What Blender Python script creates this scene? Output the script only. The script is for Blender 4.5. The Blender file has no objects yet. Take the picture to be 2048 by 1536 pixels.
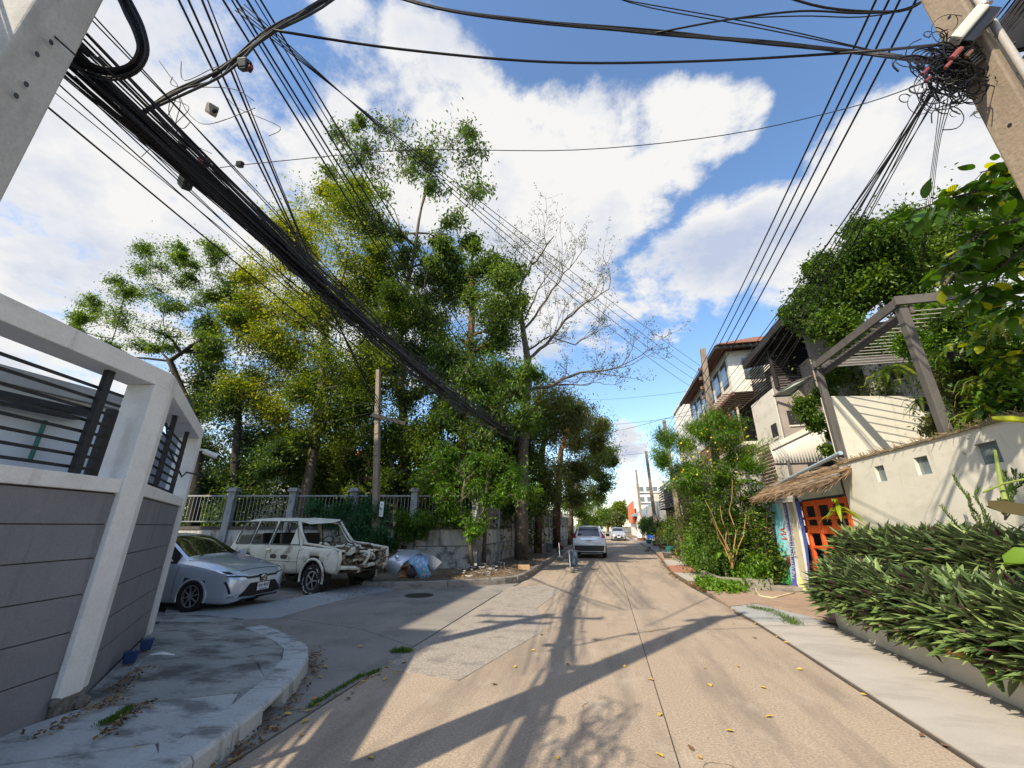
import bpy, bmesh, math, random
import numpy as np
from mathutils import Vector, Matrix, noise

SC = bpy.context.scene
COL = SC.collection
PI = math.pi
random.seed(7)
RNG = np.random.default_rng(7)

# ------------------------------------------------------------------ camera, world, sun, exposure
CAM_H = 1.65
FPX = 806.0                       # focal length in pixels of the 2048 px wide photograph
TH = math.atan(284 / FPX)         # pitch up
YAW = math.atan(188 / (FPX / math.cos(TH)))   # the street runs along +Y, the camera looks a little left of it
cam = bpy.data.cameras.new("camera")
cam.sensor_width = 36.0
cam.lens = 36.0 * FPX / 2048.0
cam.clip_end = 3000
cam.clip_start = 0.05
camo = bpy.data.objects.new("camera", cam)
COL.objects.link(camo)
camo.location = (0, 0, CAM_H)
camo.rotation_euler = (PI / 2 + TH, 0, YAW)
SC.camera = camo
SC.render.resolution_x, SC.render.resolution_y = 1024, 768

SUN_EL = math.radians(42)
SUN_AZ = math.radians(211.6)      # compass style, from +Y towards +X
sun_dir = Vector((math.sin(SUN_AZ) * math.cos(SUN_EL), math.cos(SUN_AZ) * math.cos(SUN_EL), math.sin(SUN_EL)))

sun = bpy.data.lights.new("sun", 'SUN')
sun.energy = 4.6
sun.angle = math.radians(0.55)
sun.color = (1.0, 0.87, 0.67)
suno = bpy.data.objects.new("sun", sun)
COL.objects.link(suno)
suno.rotation_euler = sun_dir.to_track_quat('Z', 'Y').to_euler()
suno.location = (-20, -30, 40)

SC.view_settings.view_transform = 'Standard'
SC.view_settings.look = 'None'
SC.view_settings.gamma = 1
SC.view_settings.exposure = 0.64
SC.view_settings.use_curve_mapping = False
SC.cycles.max_bounces = 8
SC.cycles.diffuse_bounces = 4
SC.cycles.transparent_max_bounces = 8

# pixel of the photograph -> direction / points in the world (used only to read off real positions)
def ray(px, py):
    u = (px - 1024) / FPX; v = (768 - py) / FPX
    fw = math.cos(TH) - v * math.sin(TH); up = math.sin(TH) + v * math.cos(TH)
    c, s = math.cos(YAW), math.sin(YAW)
    return Vector((u * c - fw * s, u * s + fw * c, up))
def atZ(px, py, z=0.0):
    r = ray(px, py); t = (z - CAM_H) / r.z
    return Vector((r.x * t, r.y * t, z))
def atY(px, py, Y):
    r = ray(px, py); t = Y / r.y
    return Vector((r.x * t, Y, CAM_H + r.z * t))
def atX(px, py, X):
    r = ray(px, py); t = X / r.x
    return Vector((X, r.y * t, CAM_H + r.z * t))
def atD(px, py, d):
    r = ray(px, py)
    return Vector((r.x * d, r.y * d, CAM_H + r.z * d))      # d = depth along the lens axis

def build_world():
    w = bpy.data.worlds.new("World"); SC.world = w; w.use_nodes = True
    nt = w.node_tree; N = nt.nodes; L = nt.links
    N.clear()
    out = N.new('ShaderNodeOutputWorld')
    bg = N.new('ShaderNodeBackground'); bg.inputs['Strength'].default_value = 0.12
    sky = N.new('ShaderNodeTexSky'); sky.sky_type = 'NISHITA'; sky.sun_disc = False
    sky.sun_elevation = SUN_EL; sky.sun_rotation = SUN_AZ
    sky.air_density = 1.0; sky.dust_density = 0.6; sky.ozone_density = 1.0
    L.new(bg.outputs[0], out.inputs[0])
    geo = N.new('ShaderNodeTexCoord')
    def math_(op, a, b=None, clamp=False):
        n = N.new('ShaderNodeMath'); n.operation = op; n.use_clamp = clamp
        for i, x in enumerate((a, b)):
            if x is None: continue
            if isinstance(x, (int, float)): n.inputs[i].default_value = x
            else: L.new(x, n.inputs[i])
        return n.outputs[0]
    sep = N.new('ShaderNodeSeparateXYZ'); L.new(geo.outputs['Generated'], sep.inputs[0])
    # clouds lie on a layer high above: direction projected onto it
    zz = math_('ADD', math_('MAXIMUM', sep.outputs['Z'], 0.0), 0.22)
    comb = N.new('ShaderNodeCombineXYZ')
    L.new(math_('DIVIDE', sep.outputs['X'], zz), comb.inputs[0]); L.new(math_('DIVIDE', sep.outputs['Y'], zz), comb.inputs[1])
    comb.inputs[2].default_value = 3.7
    def noise_(scale, detail, rough, off=(0, 0, 0), dist=0.0):
        m = N.new('ShaderNodeMapping'); m.inputs['Location'].default_value = off
        L.new(comb.outputs[0], m.inputs[0])
        n = N.new('ShaderNodeTexNoise'); n.inputs['Scale'].default_value = scale; n.inputs['Detail'].default_value = detail
        n.inputs['Roughness'].default_value = rough; n.inputs['Distortion'].default_value = dist
        L.new(m.outputs[0], n.inputs['Vector']); return n.outputs['Fac']
    # where the banks of cloud stand
    banks = [  # px, py, angular radius (deg), weight
        (60, 400, 22, .70), (250, 130, 16, .60), (420, 330, 16, .66), (620, 220, 8, .62), (560, 350, 11, .70), (120, 700, 10, .3), (-400, 300, 40, .8), (330, 480, 13, .62),
        (985, 335, 10, .95), (1095, 290, 7.8, .92), (1205, 300, 8, .95), (1300, 285, 7.5, 1.0), (1385, 255, 5.2, .95), (1470, 240, 3.6, .8), (1150, 420, 10, 1.0), (1255, 425, 6, .9), (900, 240, 8.5, .95), (830, 120, 5.5, .72), (885, 85, 3.0, .7),
        (1060, 560, 12, .85), (1200, 610, 7, .8), (700, 60, 4, .6), (730, 620, 14, .7), (780, 330, 12, .85),
        (1330, 545, 6.5, .9), (1430, 505, 6.5, .95), (1530, 470, 6.5, .95), (1640, 440, 6, .95), (1575, 540, 5, .8), (1740, 375, 7, 1.05), (1830, 310, 7.5, 1.1), (1940, 300, 7.5, 1.1), (1860, 420, 8, 1.0), (1700, 500, 6, .9),
        (1250, 890, 3.5, .75), (1390, 870, 3, .5), (1340, 640, 3.5, .55), (2300, 500, 22, .8)]
    acc = None
    for px, py, rad, wgt in banks:
        d = ray(px, py).normalized()
        dp = N.new('ShaderNodeVectorMath'); dp.operation = 'DOT_PRODUCT'
        L.new(geo.outputs['Generated'], dp.inputs[0]); dp.inputs[1].default_value = d
        mr = N.new('ShaderNodeMapRange'); mr.interpolation_type = 'SMOOTHSTEP'
        mr.inputs['From Min'].default_value = math.cos(math.radians(rad * 1.35)); mr.inputs['From Max'].default_value = math.cos(math.radians(rad * 0.25))
        mr.inputs['To Min'].default_value = 0; mr.inputs['To Max'].default_value = wgt
        L.new(dp.outputs['Value'], mr.inputs['Value'])
        acc = mr.outputs[0] if acc is None else math_('MAXIMUM', acc, mr.outputs[0])
    dn = N.new('ShaderNodeMapRange'); L.new(sep.outputs['Y'], dn.inputs['Value'])      # behind the camera: scattered cloud
    dn.inputs['From Min'].default_value = 0.1; dn.inputs['From Max'].default_value = -0.4; dn.inputs['To Max'].default_value = 0.42
    acc = math_('MAXIMUM', acc, dn.outputs[0])
    n1 = noise_(3.2, 9, .6, dist=.3)
    nb = noise_(11, 9, .66, (3, 1, 0))
    den = math_('ADD', acc, math_('MULTIPLY', math_('SUBTRACT', n1, .5), 1.6))
    den = math_('ADD', den, math_('MULTIPLY', math_('SUBTRACT', nb, .5), 1.05))
    cov = N.new('ShaderNodeMapRange'); cov.interpolation_type = 'SMOOTHSTEP'
    cov.inputs['From Min'].default_value = .40; cov.inputs['From Max'].default_value = .84
    L.new(den, cov.inputs['Value'])
    # cloud body: bright rims and tops, bluish grey where thick
    n2 = noise_(1.6, 6, .55, (7, 2, 0))
    sh = math_('ADD', math_('MULTIPLY', math_('SUBTRACT', den, .62), .55), math_('MULTIPLY', math_('SUBTRACT', n2, .5), 3.0))
    ramp = N.new('ShaderNodeValToRGB')
    ramp.color_ramp.elements[0].position = 0.05; ramp.color_ramp.elements[0].color = (5.0, 4.95, 4.9, 1)
    ramp.color_ramp.elements[1].position = 0.62; ramp.color_ramp.elements[1].color = (2.9, 3.3, 4.2, 1)
    L.new(sh, ramp.inputs[0])
    hsv = N.new('ShaderNodeHueSaturation'); hsv.inputs['Saturation'].default_value = 1.12; hsv.inputs['Value'].default_value = 1.45
    L.new(sky.outputs[0], hsv.inputs['Color'])
    mix = N.new('ShaderNodeMix'); mix.data_type = 'RGBA'
    L.new(cov.outputs[0], mix.inputs['Factor'])
    L.new(hsv.outputs[0], mix.inputs['A']); L.new(ramp.outputs[0], mix.inputs['B'])
    # below the horizon: plain haze colour
    L.new(mix.outputs['Result'], bg.inputs['Color'])
build_world()

# ------------------------------------------------------------------ materials
MATS = {}
def nodes_of(name):
    m = bpy.data.materials.new(name); m.use_nodes = True
    nt = m.node_tree; nt.nodes.clear()
    out = nt.nodes.new('ShaderNodeOutputMaterial')
    b = nt.nodes.new('ShaderNodeBsdfPrincipled')
    nt.links.new(b.outputs[0], out.inputs[0])
    return m, nt, b, out
def rgba(c): return (c[0], c[1], c[2], 1)
def pm(name, col, rough=.8, var=.18, scale=2.5, bump=.25, bscale=60, metal=0.0, spec=.4, stain=None, stain_scale=(1, 1, 1), stain_amt=.5, stain_lo=.5, stain_hi=.65,
       fine=.10, coat=0.0, cracks=0.0, extra=None):
    if name in MATS: return MATS[name]
    m, nt, b, out = nodes_of(name); N = nt.nodes; L = nt.links
    pos = N.new('ShaderNodeNewGeometry')
    def nz(sc, det, rgh=.55, mp=None):
        n = N.new('ShaderNodeTexNoise'); n.inputs['Scale'].default_value = sc; n.inputs['Detail'].default_value = det; n.inputs['Roughness'].default_value = rgh
        if mp:
            q = N.new('ShaderNodeMapping'); q.inputs['Scale'].default_value = mp; L.new(pos.outputs['Position'], q.inputs[0]); L.new(q.outputs[0], n.inputs['Vector'])
        else: L.new(pos.outputs['Position'], n.inputs['Vector'])
        return n.outputs['Fac']
    def mix(f, a, c, blend='MIX'):
        x = N.new('ShaderNodeMix'); x.data_type = 'RGBA'; x.blend_type = blend
        if isinstance(f, float): x.inputs['Factor'].default_value = f
        else: L.new(f, x.inputs['Factor'])
        for k, v in (('A', a), ('B', c)):
            if isinstance(v, tuple): x.inputs[k].default_value = rgba(v)
            else: L.new(v, x.inputs[k])
        return x.outputs['Result']
    def mr(v, a, c, lo=0., hi=1.):
        x = N.new('ShaderNodeMapRange'); x.inputs['From Min'].default_value = a; x.inputs['From Max'].default_value = c
        x.inputs['To Min'].default_value = lo; x.inputs['To Max'].default_value = hi; L.new(v, x.inputs['Value']); return x.outputs[0]
    c0 = tuple(x * (1 - var) for x in col); c1 = tuple(min(1, x * (1 + var)) for x in col)
    c = mix(mr(nz(scale, 6), .3, .7), c0, c1)
    if fine > 0:
        c = mix(fine * 2.0 if fine < .5 else 1.0, c, mix(mr(nz(bscale, 3), .3, .7), tuple(x * .55 for x in col), tuple(min(1, x * 1.35) for x in col)))
    if stain:
        c = mix(mr(nz(1.0, 9, .65, stain_scale), stain_lo, stain_hi, 0., stain_amt), c, stain)
    if extra:      # second, independent stain layer: (colour, scale xyz, lo, hi, amount)
        c = mix(mr(nz(1.0, 7, .6, extra[1]), extra[2], extra[3], 0., extra[4]), c, extra[0])
    if cracks > 0:
        n0 = N.new('ShaderNodeTexNoise'); n0.inputs['Scale'].default_value = 1.3; n0.inputs['Detail'].default_value = 6; L.new(pos.outputs['Position'], n0.inputs['Vector'])
        va = N.new('ShaderNodeVectorMath'); va.operation = 'MULTIPLY_ADD'; L.new(n0.outputs['Color'], va.inputs[0]); va.inputs[1].default_value = (.9, .9, .9); L.new(pos.outputs['Position'], va.inputs[2])
        vo = N.new('ShaderNodeTexVoronoi'); vo.feature = 'DISTANCE_TO_EDGE'; vo.inputs['Scale'].default_value = .42; L.new(va.outputs[0], vo.inputs['Vector'])
        line = mr(vo.outputs['Distance'], .0, .0035, 1., 0.)
        ms = mr(nz(.35, 2), .50, .56, 0., cracks)
        mm = N.new('ShaderNodeMath'); mm.operation = 'MULTIPLY'; L.new(line, mm.inputs[0]); L.new(ms, mm.inputs[1])
        c = mix(mm.outputs[0], c, tuple(x * .3 for x in col))
    L.new(c, b.inputs['Base Color'])
    b.inputs['Roughness'].default_value = rough; b.inputs['Metallic'].default_value = metal
    b.inputs['Specular IOR Level'].default_value = spec
    b.inputs['Coat Weight'].default_value = coat; b.inputs['Coat Roughness'].default_value = .05
    if bump > 0:
        bp = N.new('ShaderNodeBump'); bp.inputs['Strength'].default_value = bump; bp.inputs['Distance'].default_value = .01
        L.new(nz(bscale, 6), bp.inputs['Height']); L.new(bp.outputs[0], b.inputs['Normal'])
    MATS[name] = m
    return m

def leafmat(name, dark, mid, light, trans=.35, rough=.45, hi=.9, back=None):
    if name in MATS: return MATS[name]
    m, nt, b, out = nodes_of(name); N = nt.nodes; L = nt.links
    at = N.new('ShaderNodeAttribute'); at.attribute_name = 'tone'
    r = N.new('ShaderNodeValToRGB'); e = r.color_ramp.elements
    e[0].position = 0; e[0].color = rgba(dark); e[1].position = 1.0; e[1].color = rgba(light)
    k = e.new(.55); k.color = rgba(mid)
    L.new(at.outputs['Fac'], r.inputs[0])
    colr = r.outputs[0]
    if back:
        geo = N.new('ShaderNodeNewGeometry'); mx = N.new('ShaderNodeMix'); mx.data_type = 'RGBA'
        L.new(geo.outputs['Backfacing'], mx.inputs['Factor']); L.new(colr, mx.inputs['A']); mx.inputs['B'].default_value = rgba(back); colr = mx.outputs['Result']
    L.new(colr, b.inputs['Base Color']); b.inputs['Roughness'].default_value = rough; b.inputs['Specular IOR Level'].default_value = .4
    t = N.new('ShaderNodeBsdfTranslucent')
    g = N.new('ShaderNodeHueSaturation'); g.inputs['Hue'].default_value = .485; g.inputs['Saturation'].default_value = 1.15; g.inputs['Value'].default_value = 1.5
    L.new(colr, g.inputs['Color']); L.new(g.outputs[0], t.inputs[0])
    ms = N.new('ShaderNodeMixShader'); ms.inputs[0].default_value = trans
    L.new(b.outputs[0], ms.inputs[1]); L.new(t.outputs[0], ms.inputs[2]); L.new(ms.outputs[0], out.inputs[0])
    MATS[name] = m
    return m

def glassmat(name, col=(.02, .025, .03), rough=.05, alpha=None):
    if name in MATS: return MATS[name]
    m, nt, b, out = nodes_of(name)
    b.inputs['Base Color'].default_value = rgba(col); b.inputs['Roughness'].default_value = rough; b.inputs['Specular IOR Level'].default_value = .8
    b.inputs['Coat Weight'].default_value = .6; b.inputs['Coat Roughness'].default_value = .02
    MATS[name] = m
    return m

# ------------------------------------------------------------------ object helpers
def wm(o):
    m = Matrix.LocRotScale(o.location, o.rotation_euler, o.scale)
    return wm(o.parent) @ m if o.parent else m
def tag(o, label=None, cat=None, group=None, kind=None):
    if label: o['label'] = label
    if cat: o['category'] = cat
    if group: o['group'] = group
    if kind: o['kind'] = kind
    return o
def thing(name, label, cat, loc=(0, 0, 0), rz=0.0, group=None):
    o = bpy.data.objects.new(name, None); COL.objects.link(o)
    o.empty_display_size = .1
    o.location = loc; o.rotation_euler = (0, 0, rz)
    return tag(o, label, cat, group)
def copy_tree(o, parent=None):
    c = o.copy(); COL.objects.link(c)
    if parent is not None: c.parent = parent
    for ch in list(o.children): copy_tree(ch, c)
    return c

class MB:
    """collects shapes; build() links them as ONE mesh object"""
    def __init__(s): s.v = []; s.f = []; s.m = []; s.cur = 0
    def add(s, vs, fs):
        n = len(s.v); s.v.extend([tuple(p) for p in vs]); s.f.extend([tuple(i + n for i in f) for f in fs]); s.m.extend([s.cur] * len(fs)); return s
    def box(s, c, d, rz=0.0, R=None, taper=1.0):
        x, y, z = d[0] / 2, d[1] / 2, d[2] / 2
        pts = [Vector((sx * x * (taper if sz > 0 else 1), sy * y * (taper if sz > 0 else 1), sz * z)) for sz in (-1, 1) for sy in (-1, 1) for sx in (-1, 1)]
        M = R if R is not None else Matrix.Rotation(rz, 3, 'Z')
        c = Vector(c)
        return s.add([c + M @ p for p in pts], [(0, 2, 3, 1), (4, 5, 7, 6), (0, 1, 5, 4), (2, 6, 7, 3), (0, 4, 6, 2), (1, 3, 7, 5)])
    def beam(s, a, b, w, h, up=(0, 0, 1)):
        a = Vector(a); b = Vector(b); d = (b - a); L = d.length
        if L < 1e-6: return s
        y = d / L; up = Vector(up)
        x = y.cross(up)
        if x.length < 1e-4: x = y.cross(Vector((1, 0, 0)))
        x.normalize(); z = x.cross(y)
        R = Matrix((x, y, z)).transposed()
        return s.box((a + b) / 2, (w, L, h), R=R)
    def tube(s, pts, rad, n=6, cap=True):
        pts = [Vector(p) for p in pts]; k = len(pts)
        if not hasattr(rad, '__len__'): rad = [rad] * k
        up = None; vs = []
        for i, p in enumerate(pts):
            t = pts[min(i + 1, k - 1)] - pts[max(i - 1, 0)]
            if t.length < 1e-9: t = Vector((0, 0, 1))
            t.normalize()
            if up is None: up = t.orthogonal().normalized()
            else:
                up = up - t * up.dot(t)
                up = up.normalized() if up.length > 1e-5 else t.orthogonal().normalized()
            w = t.cross(up)
            for j in range(n):
                a = 2 * PI * j / n
                vs.append(p + (up * math.cos(a) + w * math.sin(a)) * rad[i])
        fs = [(i * n + j, i * n + (j + 1) % n, (i + 1) * n + (j + 1) % n, (i + 1) * n + j) for i in range(k - 1) for j in range(n)]
        if cap: fs += [tuple(range(n - 1, -1, -1)), tuple((k - 1) * n + j for j in range(n))]
        return s.add(vs, fs)
    def cyl(s, c, r, h, n=16, r2=None, ax='Z'):
        r2 = r if r2 is None else r2; c = Vector(c)
        A = {'Z': Vector((0, 0, 1)), 'X': Vector((1, 0, 0)), 'Y': Vector((0, 1, 0))}[ax]
        return s.tube([c - A * h / 2, c + A * h / 2], [r, r2], n)
    def lathe(s, prof, c=(0, 0, 0), n=20, R=None, cap=True):
        c = Vector(c); vs = []
        for r, z in prof:
            for j in range(n):
                a = 2 * PI * j / n; p = Vector((r * math.cos(a), r * math.sin(a), z))
                vs.append(c + (R @ p if R is not None else p))
        k = len(prof)
        fs = [(i * n + j, i * n + (j + 1) % n, (i + 1) * n + (j + 1) % n, (i + 1) * n + j) for i in range(k - 1) for j in range(n)]
        if cap and prof[0][0] > 1e-4: fs.append(tuple(range(n - 1, -1, -1)))
        if cap and prof[-1][0] > 1e-4: fs.append(tuple((k - 1) * n + j for j in range(n)))
        return s.add(vs, fs)
    def prism(s, poly, z0, z1):
        n = len(poly)
        ar = sum(poly[i][0] * poly[(i + 1) % n][1] - poly[(i + 1) % n][0] * poly[i][1] for i in range(n))
        if ar < 0: poly = poly[::-1]
        f0 = z0 if callable(z0) else (lambda x, y: z0)
        f1 = z1 if callable(z1) else (lambda x, y: z1)
        vs = [(x, y, f0(x, y)) for x, y in poly] + [(x, y, f1(x, y)) for x, y in poly]
        return s.add(vs, [tuple(range(n - 1, -1, -1)), tuple(range(n, 2 * n))] + [(i, (i + 1) % n, n + (i + 1) % n, n + i) for i in range(n)])
    def extr(s, prof, a, b):
        """profile of (offset, z) points swept along ground line a->b; offset to the right of a->b"""
        a = Vector((a[0], a[1], 0)); b = Vector((b[0], b[1], 0)); d = (b - a).normalized(); r = Vector((d.y, -d.x, 0)); n = len(prof)
        vs = [a + r * o + Vector((0, 0, z)) for o, z in prof] + [b + r * o + Vector((0, 0, z)) for o, z in prof]
        return s.add(vs, [tuple(range(n)), tuple(range(2 * n - 1, n - 1, -1))] + [(i, n + i, n + (i + 1) % n, (i + 1) % n) for i in range(n)])
    def grid(s, P, closed_u=False):
        a = len(P); b = len(P[0]); vs = [p for row in P for p in row]
        fs = [(i * b + j, i * b + j + 1, (i + 1) * b + j + 1, (i + 1) * b + j) for i in range(a - 1) for j in range(b - 1)]
        return s.add(vs, fs)
    def mesh(s, name, mats, smooth=False):
        me = bpy.data.meshes.new(name); me.from_pydata([tuple(v) for v in s.v], [], s.f)
        for m in (mats if isinstance(mats, (list, tuple)) else [mats]): me.materials.append(m)
        if max(s.m, default=0) > 0: me.polygons.foreach_set('material_index', s.m)
        if smooth: me.polygons.foreach_set('use_smooth', [True] * len(me.polygons))
        me.update(); return me
    def build(s, name, mats, parent=None, local=False, smooth=False, label=None, cat=None, group=None, kind=None, bevel=0):
        v = s.v
        if parent is not None and not local:
            inv = wm(parent).inverted(); v = [inv @ Vector(p) for p in s.v]
        s2 = MB(); s2.v = v; s2.f = s.f; s2.m = s.m
        me = s2.mesh(name, mats, smooth)
        if bevel: bevel_mesh(me, bevel)
        o = bpy.data.objects.new(name, me); COL.objects.link(o)
        if parent is not None: o.parent = parent
        return tag(o, label, cat, group, kind)

def bevel_mesh(me, w, seg=2):
    bm = bmesh.new(); bm.from_mesh(me)
    bmesh.ops.remove_doubles(bm, verts=bm.verts, dist=1e-5)
    es = [e for e in bm.edges if len(e.link_faces) == 2 and e.calc_face_angle(0) > .5]
    bmesh.ops.bevel(bm, geom=es, offset=w, segments=seg, affect='EDGES', profile=.5)
    bm.to_mesh(me); bm.free()
def obj_of(name, me, parent=None, loc=None, rot=None, label=None, cat=None, group=None, kind=None):
    o = bpy.data.objects.new(name, me); COL.objects.link(o)
    if parent is not None: o.parent = parent
    if loc is not None: o.location = loc
    if rot is not None: o.rotation_euler = rot
    return tag(o, label, cat, group, kind)

def text_mesh(txt, size, mat, depth=.002, align='CENTER'):
    cu = bpy.data.curves.new('text', 'FONT'); cu.body = txt; cu.size = size; cu.extrude = depth; cu.align_x = align; cu.align_y = 'CENTER'
    o = bpy.data.objects.new('text', cu); COL.objects.link(o)
    me = bpy.data.meshes.new_from_object(o.evaluated_get(bpy.context.evaluated_depsgraph_get()))
    bpy.data.objects.remove(o); bpy.data.curves.remove(cu)
    me.materials.clear(); me.materials.append(mat); return me

def leaf_object(name, P, N_, D, L, W, tone, mat, parent=None, fold=.25, curl=0.0, kind=None, label=None, cat=None, segs=1):
    """many leaves as one mesh. P base points, D directions (unit), N_ normals, L,W sizes, tone 0..1"""
    n = len(P); P = np.asarray(P, float); D = np.asarray(D, float); N_ = np.asarray(N_, float)
    S = np.cross(D, N_); S /= (np.linalg.norm(S, axis=1, keepdims=True) + 1e-9); N_ = np.cross(S, D)
    L = np.broadcast_to(np.asarray(L, float), (n,))[:, None]; W = np.broadcast_to(np.asarray(W, float), (n,))[:, None]
    a = P; b = P + D * L * .5 + S * W * .5 + N_ * W * fold; c = P + D * L - N_ * L * curl; d = P + D * L * .5 - S * W * .5 + N_ * W * fold
    V = np.stack([a, b, c, d], 1).reshape(-1, 3)
    F = np.stack([np.arange(n) * 4, np.arange(n) * 4 + 1, np.arange(n) * 4 + 2, np.arange(n) * 4, np.arange(n) * 4 + 2, np.arange(n) * 4 + 3], 1).reshape(-1)
    if parent is not None:
        inv = np.array(wm(parent).inverted()); V = V @ inv[:3, :3].T + inv[:3, 3]
    me = bpy.data.meshes.new(name)
    me.vertices.add(4 * n); me.vertices.foreach_set('co', V.astype(np.float32).ravel())
    me.loops.add(6 * n); me.loops.foreach_set('vertex_index', F.astype(np.int32))
    me.polygons.add(2 * n); me.polygons.foreach_set('loop_start', (np.arange(2 * n) * 3).astype(np.int32))
    try: me.polygons.foreach_set('loop_total', np.full(2 * n, 3, np.int32))
    except Exception: pass
    me.update(calc_edges=True)
    at = me.attributes.new('tone', 'FLOAT', 'POINT'); at.data.foreach_set('value', np.repeat(np.clip(tone, 0, 1), 4).astype(np.float32))
    me.materials.append(mat)
    o = bpy.data.objects.new(name, me); COL.objects.link(o)
    if parent is not None: o.parent = parent
    return tag(o, label, cat, None, kind)

def rand_dirs(n, rng=RNG):
    v = rng.normal(size=(n, 3)); return v / np.linalg.norm(v, axis=1, keepdims=True)
def nrm(v): return v / (np.linalg.norm(v, axis=-1, keepdims=True) + 1e-9)

def wiggle(a, b, k, amp, rnd=random, sag=0.0):
    a = Vector(a); b = Vector(b); L = (b - a).length; out = []
    off = [Vector((rnd.uniform(-1, 1), rnd.uniform(-1, 1), rnd.uniform(-1, 1))) * amp * L for _ in range(k + 1)]
    for i in range(k + 1):
        t = i / k
        w = 0 if i in (0, k) else 1
        out.append(a.lerp(b, t) + off[i] * w - Vector((0, 0, sag * 4 * t * (1 - t))))
    return out

def grow_tree(name, label, cat, trunk, clumps, leaf, seed, bark, group=None, leaves_per=900, lsize=(.10, .17), lwidth=.5, droop=.25, bare=.0, twigs=9, limb_r=.09, tonebias=0.0,
              tlow=None, spread=1.0, tone_of=None, side_limbs=0, twig_r=.012, fit=.8):
    """trunk: [(Vector, radius)...]; clumps: [(Vector centre, radius)...]"""
    rnd = random.Random(seed); rng = np.random.default_rng(seed)
    base = trunk[0][0]
    t = thing(name, label, cat, tuple(base), 0, group)
    tb = MB(); tb.tube([p for p, r in trunk], [r for p, r in trunk], 9)
    # flare
    bb = MB(); P = []; D = []; T = []; LS = []
    pts = []
    for i in range(len(trunk) - 1):
        for k in range(6):
            u = k / 6; pts.append((trunk[i][0].lerp(trunk[i + 1][0], u), trunk[i][1] * (1 - u) + trunk[i + 1][1] * u))
    pts.append(trunk[-1])
    clumps = sorted(clumps, key=lambda cl: min((q - cl[0]).length for q, r in pts))
    leaves_per = int(leaves_per * 1.35)
    for ci, (c, R) in enumerate(clumps):
        c = Vector(c)
        Rv = (R if isinstance(R, Vector) else Vector((R, R, R * .8))) * 1.08; Rv = Vector((Rv.x * rnd.uniform(.75, 1.3), Rv.y * rnd.uniform(.75, 1.3), Rv.z * rnd.uniform(.7, 1.25)))
        best = None
        for q, r in pts:
            if q.z > c.z - .15 * Rv.z and q.z > (base.z + 1.5): continue
            d = (q - c).length + max(0, (c.z - q.z)) * -.25
            if best is None or d < best[0]: best = (d, q, r)
        if best is None: best = (0, trunk[-1][0], trunk[-1][1])
        q, r = best[1], best[2]
        lr = max(min(r * .85, limb_r * (0.6 + Rv.length / 4)), min(.035, r))
        mid = q.lerp(c, .5) + Vector((rnd.uniform(-.1, .1), rnd.uniform(-.1, .1), rnd.uniform(0, .12))) * (c - q).length
        limb = [q, q.lerp(mid, .5) + Vector((rnd.uniform(-.05, .05), rnd.uniform(-.05, .05), 0)) * (c - q).length, mid, mid.lerp(c, .5), c]
        bb.tube(limb, [lr, lr * .85, lr * .7, lr * .5, lr * .35], 5, cap=False)
        pts += [(limb[1], lr * .95), (limb[2], lr * .85), (limb[3], lr * .75)]
        for k in range(twigs):
            dv = Vector(rand_dirs(1, rng)[0]); dv.z = dv.z * .8 + .15
            e = c + Vector((dv.x * Rv.x, dv.y * Rv.y, dv.z * Rv.z)) * rnd.uniform(.7, 1.35)
            s0 = mid.lerp(c, rnd.uniform(.3, 1.0))
            path = wiggle(s0, e, 4, .07, rnd)
            bb.tube(path, [max(lr * .35, .014), max(lr * .3, .012), lr * .22, lr * .15, twig_r * .5], 4, cap=False)
            subs = [path]
            for kk in range(3):
                s1 = path[rnd.choice((1, 2, 3))]; dv2 = Vector(rand_dirs(1, rng)[0]); dv2.z += .2
                e1 = s1 + Vector((dv2.x * Rv.x, dv2.y * Rv.y, dv2.z * Rv.z)) * rnd.uniform(.3, .55)
                p2 = wiggle(s1, e1, 3, .09, rnd); bb.tube(p2, [twig_r, twig_r * .8, twig_r * .6, twig_r * .4], 3, cap=False); subs.append(p2)
            nl = int(leaves_per * (1 - bare) / max(1, twigs))
            if nl > 0:
                for m_ in range(nl):
                    sp = subs[rnd.randrange(len(subs))]; i0 = rnd.randrange(len(sp) // 2, len(sp)); p0 = sp[i0 - 1].lerp(sp[i0], rnd.random()) if i0 else sp[0]
                    P.append(p0); T.append(ci)
    tb.build('trunk', bark, t, smooth=True)
    bb.build('branches', bark, t, smooth=True)
    if P:
        n = len(P); Pn = np.array([tuple(p) for p in P]); ci = np.array(T)
        sc = np.array([(c[1].x if isinstance(c[1], Vector) else c[1]) for c in clumps])[ci]
        Pn = Pn + rng.normal(size=(n, 3)) * (sc * .16 * spread * np.where(rng.random(n) < .22, 2.6, 1.0))[:, None]
        d = nrm(rand_dirs(n, rng) + np.array([0, 0, -droop])); N0 = nrm(rand_dirs(n, rng) * .7 + np.array([0, 0, 1.0]))
        ls = rng.uniform(lsize[0], lsize[1], n)
        ctone = rng.uniform(-.16, .16, len(clumps))[ci]
        tone = .5 + rng.normal(size=n) * .2 + ctone + tonebias
        if tone_of is not None: tone = tone + tone_of(Pn)
        leaf_object('crown', Pn, N0, d, ls, ls * lwidth, tone, leaf, t)
    return t

def px_clump(px, py, d, rpx, ry=None):
    c = atD(px, py, d); off = math.hypot(px - 1024, py - 768) / FPX
    r = rpx * d / FPX
    return (c, Vector((r / math.sqrt(1 + (((px - 1024) / FPX) ** 2) * .6), r * .9, (ry or rpx) * d / FPX / math.sqrt(1 + off * off * .5))))

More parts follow.
